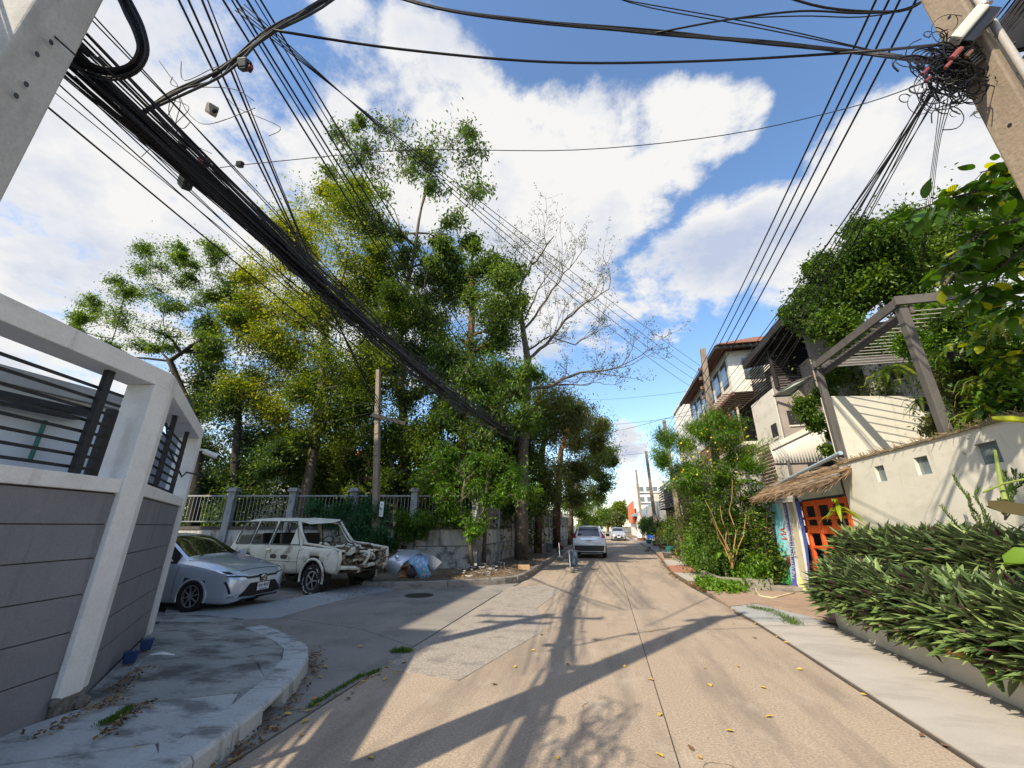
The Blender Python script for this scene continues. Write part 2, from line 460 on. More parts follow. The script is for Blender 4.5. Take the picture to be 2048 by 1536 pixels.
# ================================================================== THE SETTING
M_road = pm('worn road concrete', (.36, .29, .22), rough=.85, var=.14, scale=.7, bump=.9, bscale=48, stain=(.20, .165, .135), stain_scale=(1.9, .28, 1), stain_amt=.65, stain_lo=.47, stain_hi=.62, fine=.34, cracks=.9, extra=((.43, .38, .31), (2.2, 1.4, 1), .56, .70, .5))
M_patch = pm('exposed aggregate patch', (.315, .28, .24), rough=.9, var=.2, scale=1.5, bump=.9, bscale=38, stain=(.14, .13, .12), stain_scale=(3, 3, 1), stain_amt=.6, fine=.42)
M_side = pm('side road concrete', (.245, .225, .20), rough=.85, var=.2, scale=1.1, bump=.5, bscale=50, stain=(.12, .115, .11), stain_scale=(1.5, 1.5, 1), stain_amt=.6, fine=.2, cracks=.8, extra=((.30, .28, .25), (3, 3, 1), .56, .66, .5))
M_walk = pm('stained pavement concrete', (.33, .335, .315), rough=.85, var=.2, scale=1.6, bump=.5, bscale=45, stain=(.085, .085, .08), stain_scale=(1.3, 2.2, 1), stain_amt=.85, stain_lo=.47, stain_hi=.60, fine=.16, cracks=.7)
M_walk_pale = pm('pale pavement concrete', (.44, .455, .445), rough=.85, var=.15, scale=2.2, bump=.5, bscale=45, stain=(.12, .12, .115), stain_scale=(1.8, 4, 1), stain_amt=.8, stain_lo=.52, stain_hi=.64, fine=.12)
M_kerb = pm('kerb concrete', (.25, .225, .195), rough=.9, var=.2, scale=3, bump=.6, bscale=40, stain=(.10, .09, .08), stain_scale=(2.5, 2.5, 5), stain_amt=.8, fine=.18)
M_ramp = pm('pale kerb ramp', (.33, .34, .34), rough=.85, var=.15, scale=2, bump=.5, bscale=50, stain=(.19, .19, .18), stain_scale=(2, 2, 1), fine=.15)
M_rwalk = pm('smooth pale pavement', (.40, .37, .335), rough=.8, var=.08, scale=1.2, bump=.25, bscale=70, stain=(.26, .235, .20), stain_scale=(.8, 2, 1), stain_amt=.5, fine=.07)
M_dirt = pm('dusty soil', (.15, .115, .08), rough=.95, var=.35, scale=2.2, bump=1.0, bscale=22, stain=(.30, .24, .17), stain_scale=(2, 2, 1), stain_amt=.4, fine=.3)
M_joint = pm('dark joint filler', (.085, .072, .06), rough=.95, bump=.5)
M_earth = pm('far ground', (.13, .12, .08), rough=.95, var=.3, scale=.08, bump=.4)

g = MB(); g.add([(-600, -300, -.05), (600, -300, -.05), (600, 1500, -.05), (-600, 1500, -.05)], [(0, 1, 2, 3)])
g.build('ground', M_earth, kind='structure')

# main street: a bed with separately cast slabs on it
rd = MB(); rd.prism([(-2.9, -8), (3.0, -8), (3.4, 9), (2.75, 10), (2.45, 13), (2.3, 17), (2.6, 22), (3.2, 60), (3.4, 170), (-4.2, 170), (-2.85, 60), (-2.7, 13.4), (-3.0, 9)], -.04, -.014)
road = rd.build('road', M_joint, kind='structure')
def strip(name, poly, mat, parent, z0=-.04, z1=0.0, **k):
    b = MB(); b.prism(poly, z0, z1); return b.build(name, mat, parent, **k)
def edgeR(y):
    T = [(-8, 2.5), (4.4, 2.48), (10, 2.5), (12.6, 2.27), (16.7, 2.17), (23, 2.6), (33, 3.1), (60, 3.2), (170, 3.3)]
    for (a, xa), (b, xb) in zip(T, T[1:]):
        if a <= y <= b: return xa + (xb - xa) * (y - a) / (b - a)
    return 3.2
def edgeL(y):
    T = [(-8, -2.78), (10, -2.82), (13.4, -2.68), (23, -2.75), (60, -2.85), (170, -4.0)]
    for (a, xa), (b, xb) in zip(T, T[1:]):
        if a <= y <= b: return xa + (xb - xa) * (y - a) / (b - a)
    return -2.8
ys = [-8, -1.2, 8.4, 18.2, 28.0, 38, 48, 60, 80, 110, 170]
for a, b in zip(ys, ys[1:]):
    kk = 4
    yy = [a + .012 + (b - a - .02) * i / kk for i in range(kk + 1)]
    strip('slab', [(.406, y) for y in yy] + [(edgeR(y), y) for y in reversed(yy)], M_road, road)
    strip('slab', [(edgeL(y), y) for y in yy] + [(.394, y) for y in reversed(yy)], M_road, road)
# rougher concrete patch laid where the side road joins (x about -1.2 .. -2.8, y 5.4 .. 12.6)
pt = strip('patch', [(-2.83, 5.35), (-1.75, 5.15), (-1.15, 7.6), (-1.55, 9.6), (-1.32, 12.2), (-1.9, 12.95), (-2.8, 12.6)], M_patch, road, z0=.0002, z1=.005)

# side road
sr = MB(); sr.prism([(-2.95, 5.6), (-2.95, 13.3), (-5.5, 11.5), (-30, 13.6), (-30, 6.2), (-7, 6.6), (-4.6, 6.0), (-3.4, 4.6), (-2.95, -8), (-2.9, -8)], -.045, -.016)
side = sr.build('side_road', M_joint, kind='structure')
strip('slab', [(-2.845, -8), (-2.845, 6.3), (-4.2, 7.1), (-6.2, 7.6), (-6.9, 7.0), (-4.2, 5.2), (-3.2, 3.0), (-3.2, -8)], M_side, side, z0=-.045)
strip('slab', [(-2.86, 6.33), (-2.86, 11.0), (-4.3, 11.75), (-6.45, 8.3), (-6.2, 7.62), (-4.2, 7.12)], M_side, side, z0=-.045)
strip('slab', [(-2.86, 11.03), (-2.72, 13.38), (-5.5, 11.45), (-6.9, 11.4), (-8.6, 9.7), (-6.47, 8.33), (-4.3, 11.78)], M_side, side, z0=-.045)
strip('slab', [(-6.22, 7.62), (-7.2, 6.8), (-30, 6.6), (-30, 15.4), (-12, 13.2), (-6.9, 11.42), (-8.62, 9.72), (-6.48, 8.34)], M_side, side, z0=-.045)
# low ramped kerb across the mouth of the yard where the two cars stand
rp = MB()
A = [Vector((-8.9, 7.35, 0)), Vector((-7.4, 7.75, 0)), Vector((-6.75, 8.6, 0)), Vector((-6.45, 9.6, 0)), Vector((-6.0, 10.7, 0)), Vector((-5.55, 11.45, 0))]
A = [atZ(330, 1228), atZ(470, 1243), atZ(560, 1236), atZ(640, 1212), atZ(720, 1192), atZ(812, 1176)]
B = [atZ(330, 1220), atZ(440, 1222), atZ(520, 1215), atZ(600, 1200), atZ(690, 1180), atZ(775, 1163)]
rows = []
for a, b in zip(A, B):
    rows.append([a + Vector((0, 0, -.01)), a.lerp(b, .35) + Vector((0, 0, .05)), a.lerp(b, .8) + Vector((0, 0, .075)), b + Vector((0, 0, .075)), b + (b - a) * .15 + Vector((0, 0, -.01))])
rp.grid(rows); rp.build('kerb_ramp', M_ramp, smooth=True, kind='structure')

# left pavement with its tall kerb
KL = [(-2.55, -8), (-2.62, 0.5), (-2.86, 2.95), (-3.05, 3.75), (-3.30, 4.45), (-3.62, 5.05), (-4.05, 5.6), (-4.6, 6.02), (-5.2, 6.4), (-5.8, 6.72)]
def inset(pts, d):
    out = []
    for i, p in enumerate(pts):
        a = Vector(pts[max(0, i - 1)]); b = Vector(pts[min(len(pts) - 1, i + 1)]); t = (b - a).normalized(); n = Vector((-t.y, t.x))
        out.append((p[0] + n.x * d, p[1] + n.y * d))
    return out
def zf(y): return .165 if y < 4.9 else max(.05, .165 - (y - 4.9) * .05)
KI = inset(KL, .30)
wk = MB()
wk.prism(KI + [(-6.6, 7.15), (-7.9, 7.3), (-9.2, 7.25), (-9.2, -8)], -.04, lambda x, y: .132 if y < 5 else max(.03, .132 - (y - 5) * .042))
walk = wk.build('pavement', M_walk, kind='structure')
# pavement panels
def panel(poly, mat, zo=.142):
    b = MB(); b.prism(poly, .0, lambda x, y: (zo if y < 5 else max(.045, zo - (y - 5) * .045))); return b.build('paving_panel', mat, walk)
KI2 = inset(KL, .315)
panel([KI2[1], KI2[2], (-3.35, 3.02), (-4.62, 2.2), (-4.6, .4)], M_walk_pale)
panel([(-2.95, -8), KI2[1], (-4.6, .38), (-4.4, -8)], M_walk_pale)
panel([KI2[2], KI2[3], (-3.55, 3.95), (-4.62, 3.32), (-4.64, 2.24), (-3.35, 3.05)], M_walk_pale)
panel([KI2[3], KI2[4], (-4.1, 4.75), (-5.0, 3.70), (-4.70, 3.40), (-4.62, 3.35), (-3.55, 3.98)], M_walk)
panel([KI2[4], KI2[5], KI2[6], (-4.75, 5.4), (-5.38, 4.10), (-5.02, 3.72), (-4.11, 4.78)], M_walk)
panel([KI2[6], KI2[7], (-5.35, 5.95), (-5.97, 4.72), (-5.40, 4.12), (-4.77, 5.42)], M_walk)
panel([KI2[7], KI2[8], KI2[9], (-6.2, 6.55), (-6.75, 5.54), (-5.99, 4.74), (-5.38, 5.97)], M_walk)
panel([KI2[9], (-6.6, 7.15), (-7.9, 7.3), (-7.7, 6.5), (-7.0, 5.80), (-6.77, 5.56), (-6.22, 6.57)], M_walk)
panel([(-7.92, 7.29), (-9.2, 7.25), (-9.2, 6.55), (-7.72, 6.5)], M_walk)
# kerb stones; one gap is the drain mouth
drain0, drain1 = 3.62, 4.25
def kerb_run(PTS, hz, width, parent, mat, skip=None, joint=1.0):
    # resample by length
    pts = [Vector((p[0], p[1], 0)) for p in PTS]; L = [0]
    for a, b in zip(pts, pts[1:]): L.append(L[-1] + (b - a).length)
    def at(s):
        for i in range(len(L) - 1):
            if s <= L[i + 1] + 1e-6:
                return pts[i].lerp(pts[i + 1], (s - L[i]) / (L[i + 1] - L[i]))
        return pts[-1]
    s = 0
    while s < L[-1] - .05:
        e = min(L[-1], s + joint); k = 4
        ps = [at(s + .008 + (e - s - .016) * i / k) for i in range(k + 1)]
        rows = []
        for i, p in enumerate(ps):
            t = (ps[min(k, i + 1)] - ps[max(0, i - 1)]).normalized(); n = Vector((-t.y, t.x, 0)); h = hz(p.y) + random.uniform(-.003, .003)
            rows.append([p + Vector((0, 0, -.04)), p + n * .012 + Vector((0, 0, h - .03)), p + n * .035 + Vector((0, 0, h)), p + n * width + Vector((0, 0, h - .002)), p + n * width + Vector((0, 0, -.04))])
        b = MB()
        sk = skip and any(skip[0] < p.y < skip[1] for p in ps)
        if sk:
            rows = [[r[0] + Vector((0, 0, h_ - .04)) if False else r[0], r[1], r[2], r[3], r[4]] for r in rows for h_ in (0,)]
            # lintel only, with a dark block for the shaded cavity behind
            for r in rows:
                h = r[2].z
                r[0] = Vector((r[1].x, r[1].y, h - .05)); r[4] = Vector((r[3].x, r[3].y, h - .05))
        n5 = 5; vs = [q for r in rows for q in r]
        fs = [(i * n5 + j, (i + 1) * n5 + j, (i + 1) * n5 + (j + 1) % n5, i * n5 + (j + 1) % n5) for i in range(k) for j in range(n5)]
        fs += [tuple(range(n5)), tuple(k * n5 + j for j in reversed(range(n5)))]
        b.add(vs, fs); b.build('kerb_stone', mat, parent)
        s = e
kerb_run(KL, zf, .30, walk, M_walk_pale, skip=(3.93, 4.12), joint=.42)
dk = MB(); dk.prism([(-3.2, 3.6), (-3.32, 4.3), (-3.5, 4.3), (-3.4, 3.6)], -.04, .105); dk.build('drain_shade', M_joint, walk)  # solid dark block, its colour stands for shade inside the drain mouth

# island in front of the fenced garden: kerb, soil
KI_ = [(-6.75, 11.25), (-5.6, 11.42), (-4.3, 12.1), (-3.3, 12.85), (-2.82, 13.35), (-2.66, 14.2), (-2.68, 17), (-2.74, 23), (-2.8, 34), (-2.9, 60), (-3.0, 90)]
isl = MB(); isl.prism([(p[0] - .1, p[1] + .05) for p in KI_] + [(-5.0, 90), (-5.0, 16.4), (-6.6, 15.4), (-12.5, 14.2), (-12.3, 12.9), (-7.0, 11.6)], -.03, .14)
island = isl.build('planted_verge', M_dirt, kind='structure')
kerb_run(KI_, lambda y: .19, .14, island, M_kerb, joint=2.4)
b = MB(); b.prism([(-30, 12.9), (-12.3, 12.9), (-12.5, 14.3), (-30, 11.5)], -.03, .02); b.build('garden_edge_soil', M_dirt, kind='structure')

# right pavement: smooth strip, driveway, verge
rw = MB(); rw.prism([(2.49, -8), (2.49, 9.0), (2.38, 9.9), (3.3, 9.9), (3.7, 9.2), (3.72, -8)], -.04, .022)
rwalk = rw.build('right_pavement', M_joint, kind='structure')
for a, b_ in ((-8, -2), (-2, 4.1), (4.1, 9.05)):
    strip('slab', [(2.515, a + .01), (2.515, b_ - .01), (3.68, b_ - .01), (3.68, a + .01)], M_rwalk, rwalk, z0=.0, z1=.034)
strip('slab', [(2.515, 9.06), (2.45, 10.4), (3.1, 10.9), (3.68, 9.6), (3.68, 9.06)], M_ramp, rwalk, z0=.0, z1=.034)
M_drive = pm('reddish driveway', (.33, .24, .175), rough=.9, var=.2, scale=1.5, bump=.5, bscale=40, stain=(.20, .15, .11), stain_scale=(2, 2, 1), stain_amt=.6, fine=.2)
dv = MB(); dv.prism([(3.12, 10.9), (3.7, 9.62), (4.2, 9.3), (5.6, 9.9), (5.6, 17), (4.6, 17), (4.2, 13.2), (3.4, 12.7), (2.45, 12.6), (2.44, 10.42)], -.03, .045)
dv.build('driveway', M_drive, kind='structure')
vg = MB(); vg.prism([(2.25, 14.0), (2.2, 17), (2.62, 22), (3.15, 33), (3.3, 60), (3.3, 120), (6.6, 120), (6.6, 17), (4.6, 14.4)], -.03, .10)
verge = vg.build('right_verge', M_dirt, kind='structure')
M_brickpave = pm('red paving', (.36, .17, .12), rough=.9, var=.2, scale=3, bump=.5, fine=.25)
# patches of paving along the right verge
for i, (y0, y1, x1, m) in enumerate([(14.2, 16.3, 3.4, M_rwalk), (16.5, 19.2, 3.6, M_brickpave), (19.3, 22.0, 3.7, M_rwalk), (22.2, 28, 4.1, M_drive), (28.3, 36, 4.2, M_ramp), (36.3, 60, 4.2, M_rwalk)]):
    if m is M_brickpave:
        k = 0
        y = y0
        while y < y1 - .1:
            xx = edgeR(y) + .05
            while xx < x1 - .05:
                strip('paver', [(xx, y), (xx + .28, y), (xx + .28, y + .28), (xx, y + .28)], m, verge, z0=.08, z1=.125 + random.uniform(-.006, .01)); xx += .30
            y += .30
    else:
        strip('slab', [(edgeR(y0) + .04, y0), (edgeR(y1) + .04, y1), (x1, y1), (x1, y0)], m, verge, z0=.02, z1=.12 + .006 * i)

# manhole lid on the side road
mh = MB(); c = atZ(838, 1191); mh.lathe([(.0, .012), (.30, .012), (.33, .006), (.36, .004), (.36, -.01)], (c.x, c.y, 0.002), 24)
mh.build('manhole_cover', pm('dark iron', (.04, .035, .03), rough=.6, metal=.3, fine=.2), None, label='round dark iron manhole cover set in the side road', cat='manhole cover')

# ================================================================== LEFT BOUNDARY WALL
M_white = pm('off-white painted render', (.74, .75, .745), rough=.75, var=.05, scale=2.5, bump=.25, bscale=45, stain=(.42, .41, .38), stain_scale=(2, 2, 5), stain_amt=.35, stain_lo=.52, stain_hi=.7, fine=.07, extra=((.36, .35, .32), (9, 9, 1.2), .60, .74, .5))
M_gray = pm('blue-grey painted render', (.20, .205, .228), rough=.8, var=.10, scale=1.6, bump=.3, bscale=60, stain=(.25, .25, .27), stain_scale=(3, 3, 1.2), stain_amt=.30, stain_lo=.52, stain_hi=.7, fine=.10, extra=((.085, .085, .10), (6, 6, .7), .55, .72, .45))
M_black = pm('black painted steel', (.012, .013, .015), rough=.45, var=.3, scale=8, bump=.15, stain=(.06, .055, .05), stain_amt=.3, fine=.1)
M_peel = pm('peeled bare render', (.40, .37, .31), rough=.9, var=.2, scale=6)
C0 = Vector((-4.70, 3.36)); U1 = Vector((-.257, .966)).normalized(); U2 = Vector((-.687, .726)).normalized()
N1 = Vector((U1.y, -U1.x)); N2 = Vector((U2.y, -U2.x))      # towards the street
LW = thing('boundary_wall', 'grey and white boundary wall with black horizontal rails at the street corner', 'wall', (C0.x, C0.y, .1))
def wpt(base, u, n, s, o, z=0): p = base + u * s + n * o; return Vector((p.x, p.y, z))
def wbox(mb, base, u, n, s0, s1, o0, o1, z0, z1):
    P = [wpt(base, u, n, s, o, z) for z in (z0, z1) for (s, o) in ((s0, o0), (s1, o0), (s1, o1), (s0, o1))]
    mb.add(P, [(3, 2, 1, 0), (4, 5, 6, 7), (0, 1, 5, 4), (1, 2, 6, 5), (2, 3, 7, 6), (3, 0, 4, 7)] if (u.x * n.y - u.y * n.x) > 0 else [(0, 1, 2, 3), (7, 6, 5, 4), (4, 5, 1, 0), (5, 6, 2, 1), (6, 7, 3, 2), (7, 4, 0, 3)])
courses = [.12, .47, .77, 1.07, 1.37, 1.665, 1.945]
core = MB(); wbox(core, C0, U1, N1, -9, -.1, -.22, -.035, .02, 1.95); wbox(core, C0, U2, N2, .12, 3.3, -.22, -.035, .02, 1.95)
core.build('core', M_joint, LW)
for z0, z1 in zip(courses, courses[1:]):
    for s0, s1 in ((-9, -4.6), (-4.59, -.215)):
        b = MB(); wbox(b, C0, U1, N1, s0, s1, -.10, -.018, z0 + .005, z1 - .005); b.build('panel', M_gray, LW)
    b = MB(); wbox(b, C0, U2, N2, .18, 3.3, -.10, -.018, z0 + .005, z1 - .005); b.build('panel', M_gray, LW)
for s0, s1 in ((-9, -.215),):
    b = MB(); wbox(b, C0, U1, N1, s0, s1, -.235, .012, 1.955, 2.085); b.build('sill_band', M_white, LW, bevel=.008)
    b = MB(); wbox(b, C0, U1, N1, s0 - .1, -.005, -.30, .02, 3.085, 3.275); b.build('top_beam', M_white, LW, bevel=.01)
b = MB(); wbox(b, C0, U2, N2, .18, 3.05, -.235, .012, 1.955, 2.085); b.build('sill_band', M_white, LW, bevel=.008)
b = MB(); wbox(b, C0, U2, N2, .02, 3.32, -.30, .02, 3.085, 3.275); b.build('top_beam', M_white, LW, bevel=.01)
# corner pillar: five-sided, its foot broken away
pil = MB()
pa = wpt(C0, U1, N1, -.21, .03); pb = C0 + (N1 + N2).normalized() * .032; pc = wpt(C0, U2, N2, .175, .03); pd = wpt(C0, U2, N2, .175, -.26); pe = wpt(C0, U1, N1, -.21, -.26)
poly = [(pa.x, pa.y), (pb.x, pb.y), (pc.x, pc.y), (pd.x, pd.y), (pe.x, pe.y)]
pil.prism(poly, .26, 3.083); pil.build('pillar', M_white, LW, bevel=.008)
ft = MB(); rr = random.Random(3)
for k in range(26):
    p = C0 + U1 * rr.uniform(-.24, .05) + N1 * rr.uniform(-.1, .05) + U2 * rr.uniform(0, .15)
    r = rr.uniform(.03, .075); ft.lathe([(0, -r), (r * .8, -r * .5), (r, 0), (r * .7, r * .6), (0, r)], (p.x, p.y, rr.uniform(.12, .25)), 6, R=Matrix.Rotation(rr.uniform(0, 3), 3, 'X'))
ft.prism([(x * .93 + C0.x * .07, y * .93 + C0.y * .07) for x, y in poly], .05, .262)
ft.build('broken_footing', pm('crumbled concrete', (.16, .15, .135), rough=.95, var=.4, scale=14, bump=1, bscale=30, fine=.4), LW)
b = MB(); wbox(b, C0, U2, N2, 3.05, 3.30, -.26, .03, .05, 3.083); b.build('end_pillar', M_white, LW, bevel=.008)
E2 = C0 + U2 * 3.3
U3 = Vector((-1, .12)).normalized(); N3 = Vector((U3.y, -U3.x))
b = MB(); wbox(b, E2, U3, N3, .02, 7, -.22, -.03, .02, 3.2); b.build('return_wall', M_gray, LW)
# rails and posts
def rails(base, u, n, s0, s1, posts, zz):
    for z in zz:
        b = MB(); wbox(b, base, u, n, s0, s1, -.145, -.13, z - .013, z + .013); b.build('rail', M_black, LW)
    for s in posts:
        b = MB(); wbox(b, base, u, n, s - .035, s + .035, -.127, -.075, 2.087, 3.083); b.build('rail_post', M_black, LW)
zz = [2.155 + .107 * i for i in range(8)]
rails(C0, U1, N1, -8.9, -.34, (-.60, -2.6, -4.7), zz); rails(C0, U2, N2, .9, 3.0, (1.35, 2.55), zz)
b = MB(); wbox(b, C0, U1, N1, -.42, -.34, -.19, -.128, 2.087, 2.75); b.build('rail_post', M_black, LW)
# bare patches where the paint came off, close to the ground
pt_ = MB()
for (s, z, w, h, sd) in ((-2.0, .62, .10, .30, 1), (-1.62, .70, .12, .08, 2), (-2.3, .42, .5, .07, 3), (-1.2, .36, .30, .06, 4), (-2.7, .55, .2, .12, 9)):
    r2 = random.Random(sd); n = 11; vs = []
    for k in range(n):
        a = 2 * PI * k / n; q = r2.uniform(.55, 1.1)
        vs.append(wpt(C0, U1, N1, s + math.cos(a) * w * q * .5, -.0165, z + math.sin(a) * h * q * .5))
    pt_.add(vs, [tuple(range(n))])
pt_.build('peeled_patch', M_peel, LW)
# lamp on the wall top and CCTV camera on the end pillar
lamp = thing('wall_lantern', 'small dark lantern standing on top of the white wall beam', 'lamp', tuple(wpt(C0, U2, N2, 2.1, -.15, 3.275)))
b = MB(); p = wpt(C0, U2, N2, 2.1, -.15, 3.275); b.cyl((p.x, p.y, p.z + .02), .05, .04, 10); b.cyl((p.x, p.y, p.z + .10), .035, .12, 8); b.build('lamp_body', M_black, lamp)
b = MB(); b.lathe([(.10, .17), (.085, .20), (.03, .24), (0, .25)], p, 12); b.build('lamp_cap', M_black, lamp)
p = wpt(C0, U2, N2, 3.3, .03, 2.93)
cc = thing('security_camera', 'white security camera on a bracket at the end of the corner wall', 'camera', tuple(p))
M_plw = pm('white plastic', (.75, .76, .76), rough=.35, var=.03, bump=0, fine=0)
b = MB(); b.beam(p, p + Vector((.06, .10, .0)), .03, .03); b.build('bracket', M_plw, cc)
b = MB(); b.tube([p + Vector((.02, .06, -.02)), p + Vector((.20, .20, -.10))], [.045, .045], 12); b.build('camera_housing', M_plw, cc, smooth=False)
b = MB(); b.tube([p + Vector((.19, .192, -.095)), p + Vector((.215, .21, -.106))], [.03, .03], 10); b.build('lens', M_black, cc)
b = MB(); q = wpt(C0, U2, N2, 2.8, -.05, 2.4)
b.tube([p + Vector((.0, .03, -.05)), p + Vector((.12, .13, -.25)), p + Vector((.12, .12, -.45)), q + Vector((.25, -.15, .05)), q, wpt(C0, U2, N2, 2.0, -.2, 2.75), wpt(C0, U2, N2, 1.5, -.2, 3.0)], .012, 6)
b.build('loose_cable', M_black, None, smooth=True, label='loose dark cable looping from the camera through the wall rails', cat='cable')

# things dumped at the foot of the wall
M_blue = pm('blue plastic', (.015, .05, .15), rough=.45, var=.2, bump=.1)
for i, (px, py) in enumerate(((258, 1330), (290, 1303))):
    c = atZ(px, py, .15); b = MB(); b.box((c.x - .03, c.y + .02, .215), (.11, .09, .11), rz=.75 + i * .2, taper=1.15)
    b.box((c.x - .03, c.y + .02, .275), (.14, .12, .015), rz=.75 + i * .2)
    b.build('plastic_tub', M_blue, None, bevel=.012, label=('nearer' if i == 0 else 'farther') + ' of two blue plastic tubs at the foot of the grey wall', cat='tub', group='blue tubs at the foot of the grey wall')
c = atZ(283, 1335, .15); b = MB()
b.grid([[c + Vector((-.02, 0, .06)), c + Vector((.02, -.03, .07))], [c + Vector((.03, .05, .12)), c + Vector((.06, .0, .12))], [c + Vector((.10, .12, .13)), c + Vector((.14, .07, .115))], [c + Vector((.20, .19, .09)), c + Vector((.215, .18, .085))]])
b.grid([[c + Vector((-.02, 0, .062)), c + Vector((.02, -.03, .072))], [c + Vector((-.02, -.06, .03)), c + Vector((.03, -.07, .04))], [c + Vector((0, -.12, .005)), c + Vector((.015, -.125, .005))]])
b.build('white_scrap', M_plw, None, label='crumpled white plastic scrap beside the blue tubs', cat='litter')

# low house seen through the rails, taller neighbours behind the camera's left (outside the picture, they shade the corner; the tallest is added to shade the fence and cars)
M_housew = pm('white house paint', (.68, .70, .71), rough=.7, var=.05, scale=1.5, bump=.1, fine=.02)
M_conc = pm('bare concrete ledge', (.38, .37, .35), rough=.9, var=.2, scale=2, stain=(.2, .2, .2), fine=.12)
LH = thing('low_house', 'low white house with a dark awning behind the railed corner wall', 'house', (-12, 1, 0))
b = MB(); b.prism([(-8.5, -9), (-8.5, 5.6), (-16, 5.0), (-16, -9)], 0, 3.62); b.build('wall', M_housew, LH)
b = MB(); b.prism([(-8.38, -9), (-8.38, 5.72), (-16, 5.1), (-16, -9)], 3.62, 3.86); b.build('roof_ledge', M_conc, LH)
b = MB(); b.beam((-8.32, -9, 3.42), (-8.32, 4.9, 3.42), .16, .10); b.build('gutter', M_black, LH)
b = MB(); b.beam((-8.30, -9, 3.30), (-8.30, 4.7, 3.30), .10, .05); b.build('awning_roll', M_black, LH)
b = MB(); b.cyl((-8.40, 4.4, 2.9), .03, .6, 8); b.build('downpipe', pm('green pipe', (.05, .16, .13), rough=.5), LH)
for nm, x1, y0, y1, h, lab in (('shading_house', -14.2, -10, 3.0, 16.0, 'unseen five storey house added far behind the low white house to shade the fence and cars'), ('townhouse', -10.9, -4.6, .6, 12.2, 'four storey pale townhouse behind the low white house, outside the view'), ('townhouse', -10.1, -16, -4.75, 12.4, 'long pale townhouse row behind the camera, outside the view')):
    T = thing(nm, lab, 'house', (x1 - 3, (y0 + y1) / 2, 0))
    b = MB(); b.prism([(x1, y0), (x1, y1), (x1 - 8, y1), (x1 - 8, y0)], 0, h); b.build('wall', M_housew, T)
    b = MB(); b.prism([(x1 + .12, y0), (x1 + .12, y1 + .1), (x1 - 8, y1 + .1), (x1 - 8, y0)], h, h + .25); b.build('roof', M_conc, T)
    for fl in range(4):
        yy = y0 + 1
        while yy < y1 - 1:
            wdw = MB(); wdw.box((x1 + .012, yy + .4, 1.7 + fl * 3), (.05, 1.0, 1.2)); wdw.build('window', glassmat('dark window glass'), T); yy += 2

# ================================================================== GARDEN FENCE ON THE LEFT
M_fwall = pm('mildewed white wall', (.50, .49, .45), rough=.9, var=.15, scale=2, bump=.5, bscale=35, stain=(.035, .035, .032), stain_scale=(3.2, 3.2, .8), stain_amt=.75, stain_lo=.50, stain_hi=.66, fine=.12)
M_fwall2 = pm('heavily mildewed wall base', (.46, .45, .42), rough=.95, var=.2, scale=3, bump=.6, bscale=30, stain=(.03, .03, .028), stain_scale=(2.4, 2.4, 2.4), stain_amt=.75, stain_lo=.455, stain_hi=.58, fine=.2)
M_coping = pm('blackened coping', (.09, .085, .075), rough=.95, var=.4, scale=5, bump=.5, fine=.2)
M_fbar = pm('weathered pale fence steel', (.27, .28, .275), rough=.6, var=.15, scale=6, stain=(.16, .11, .08), stain_amt=.5, stain_scale=(6, 6, 3), fine=.1)
M_fpil = pm('grey fence pillar', (.33, .335, .33), rough=.85, var=.2, scale=3, stain=(.09, .09, .085), stain_scale=(4, 4, 1.3), stain_amt=.8, fine=.12)
FC = Vector((-5.08, 16.2)); FU = Vector((-.976, -.218)).normalized()
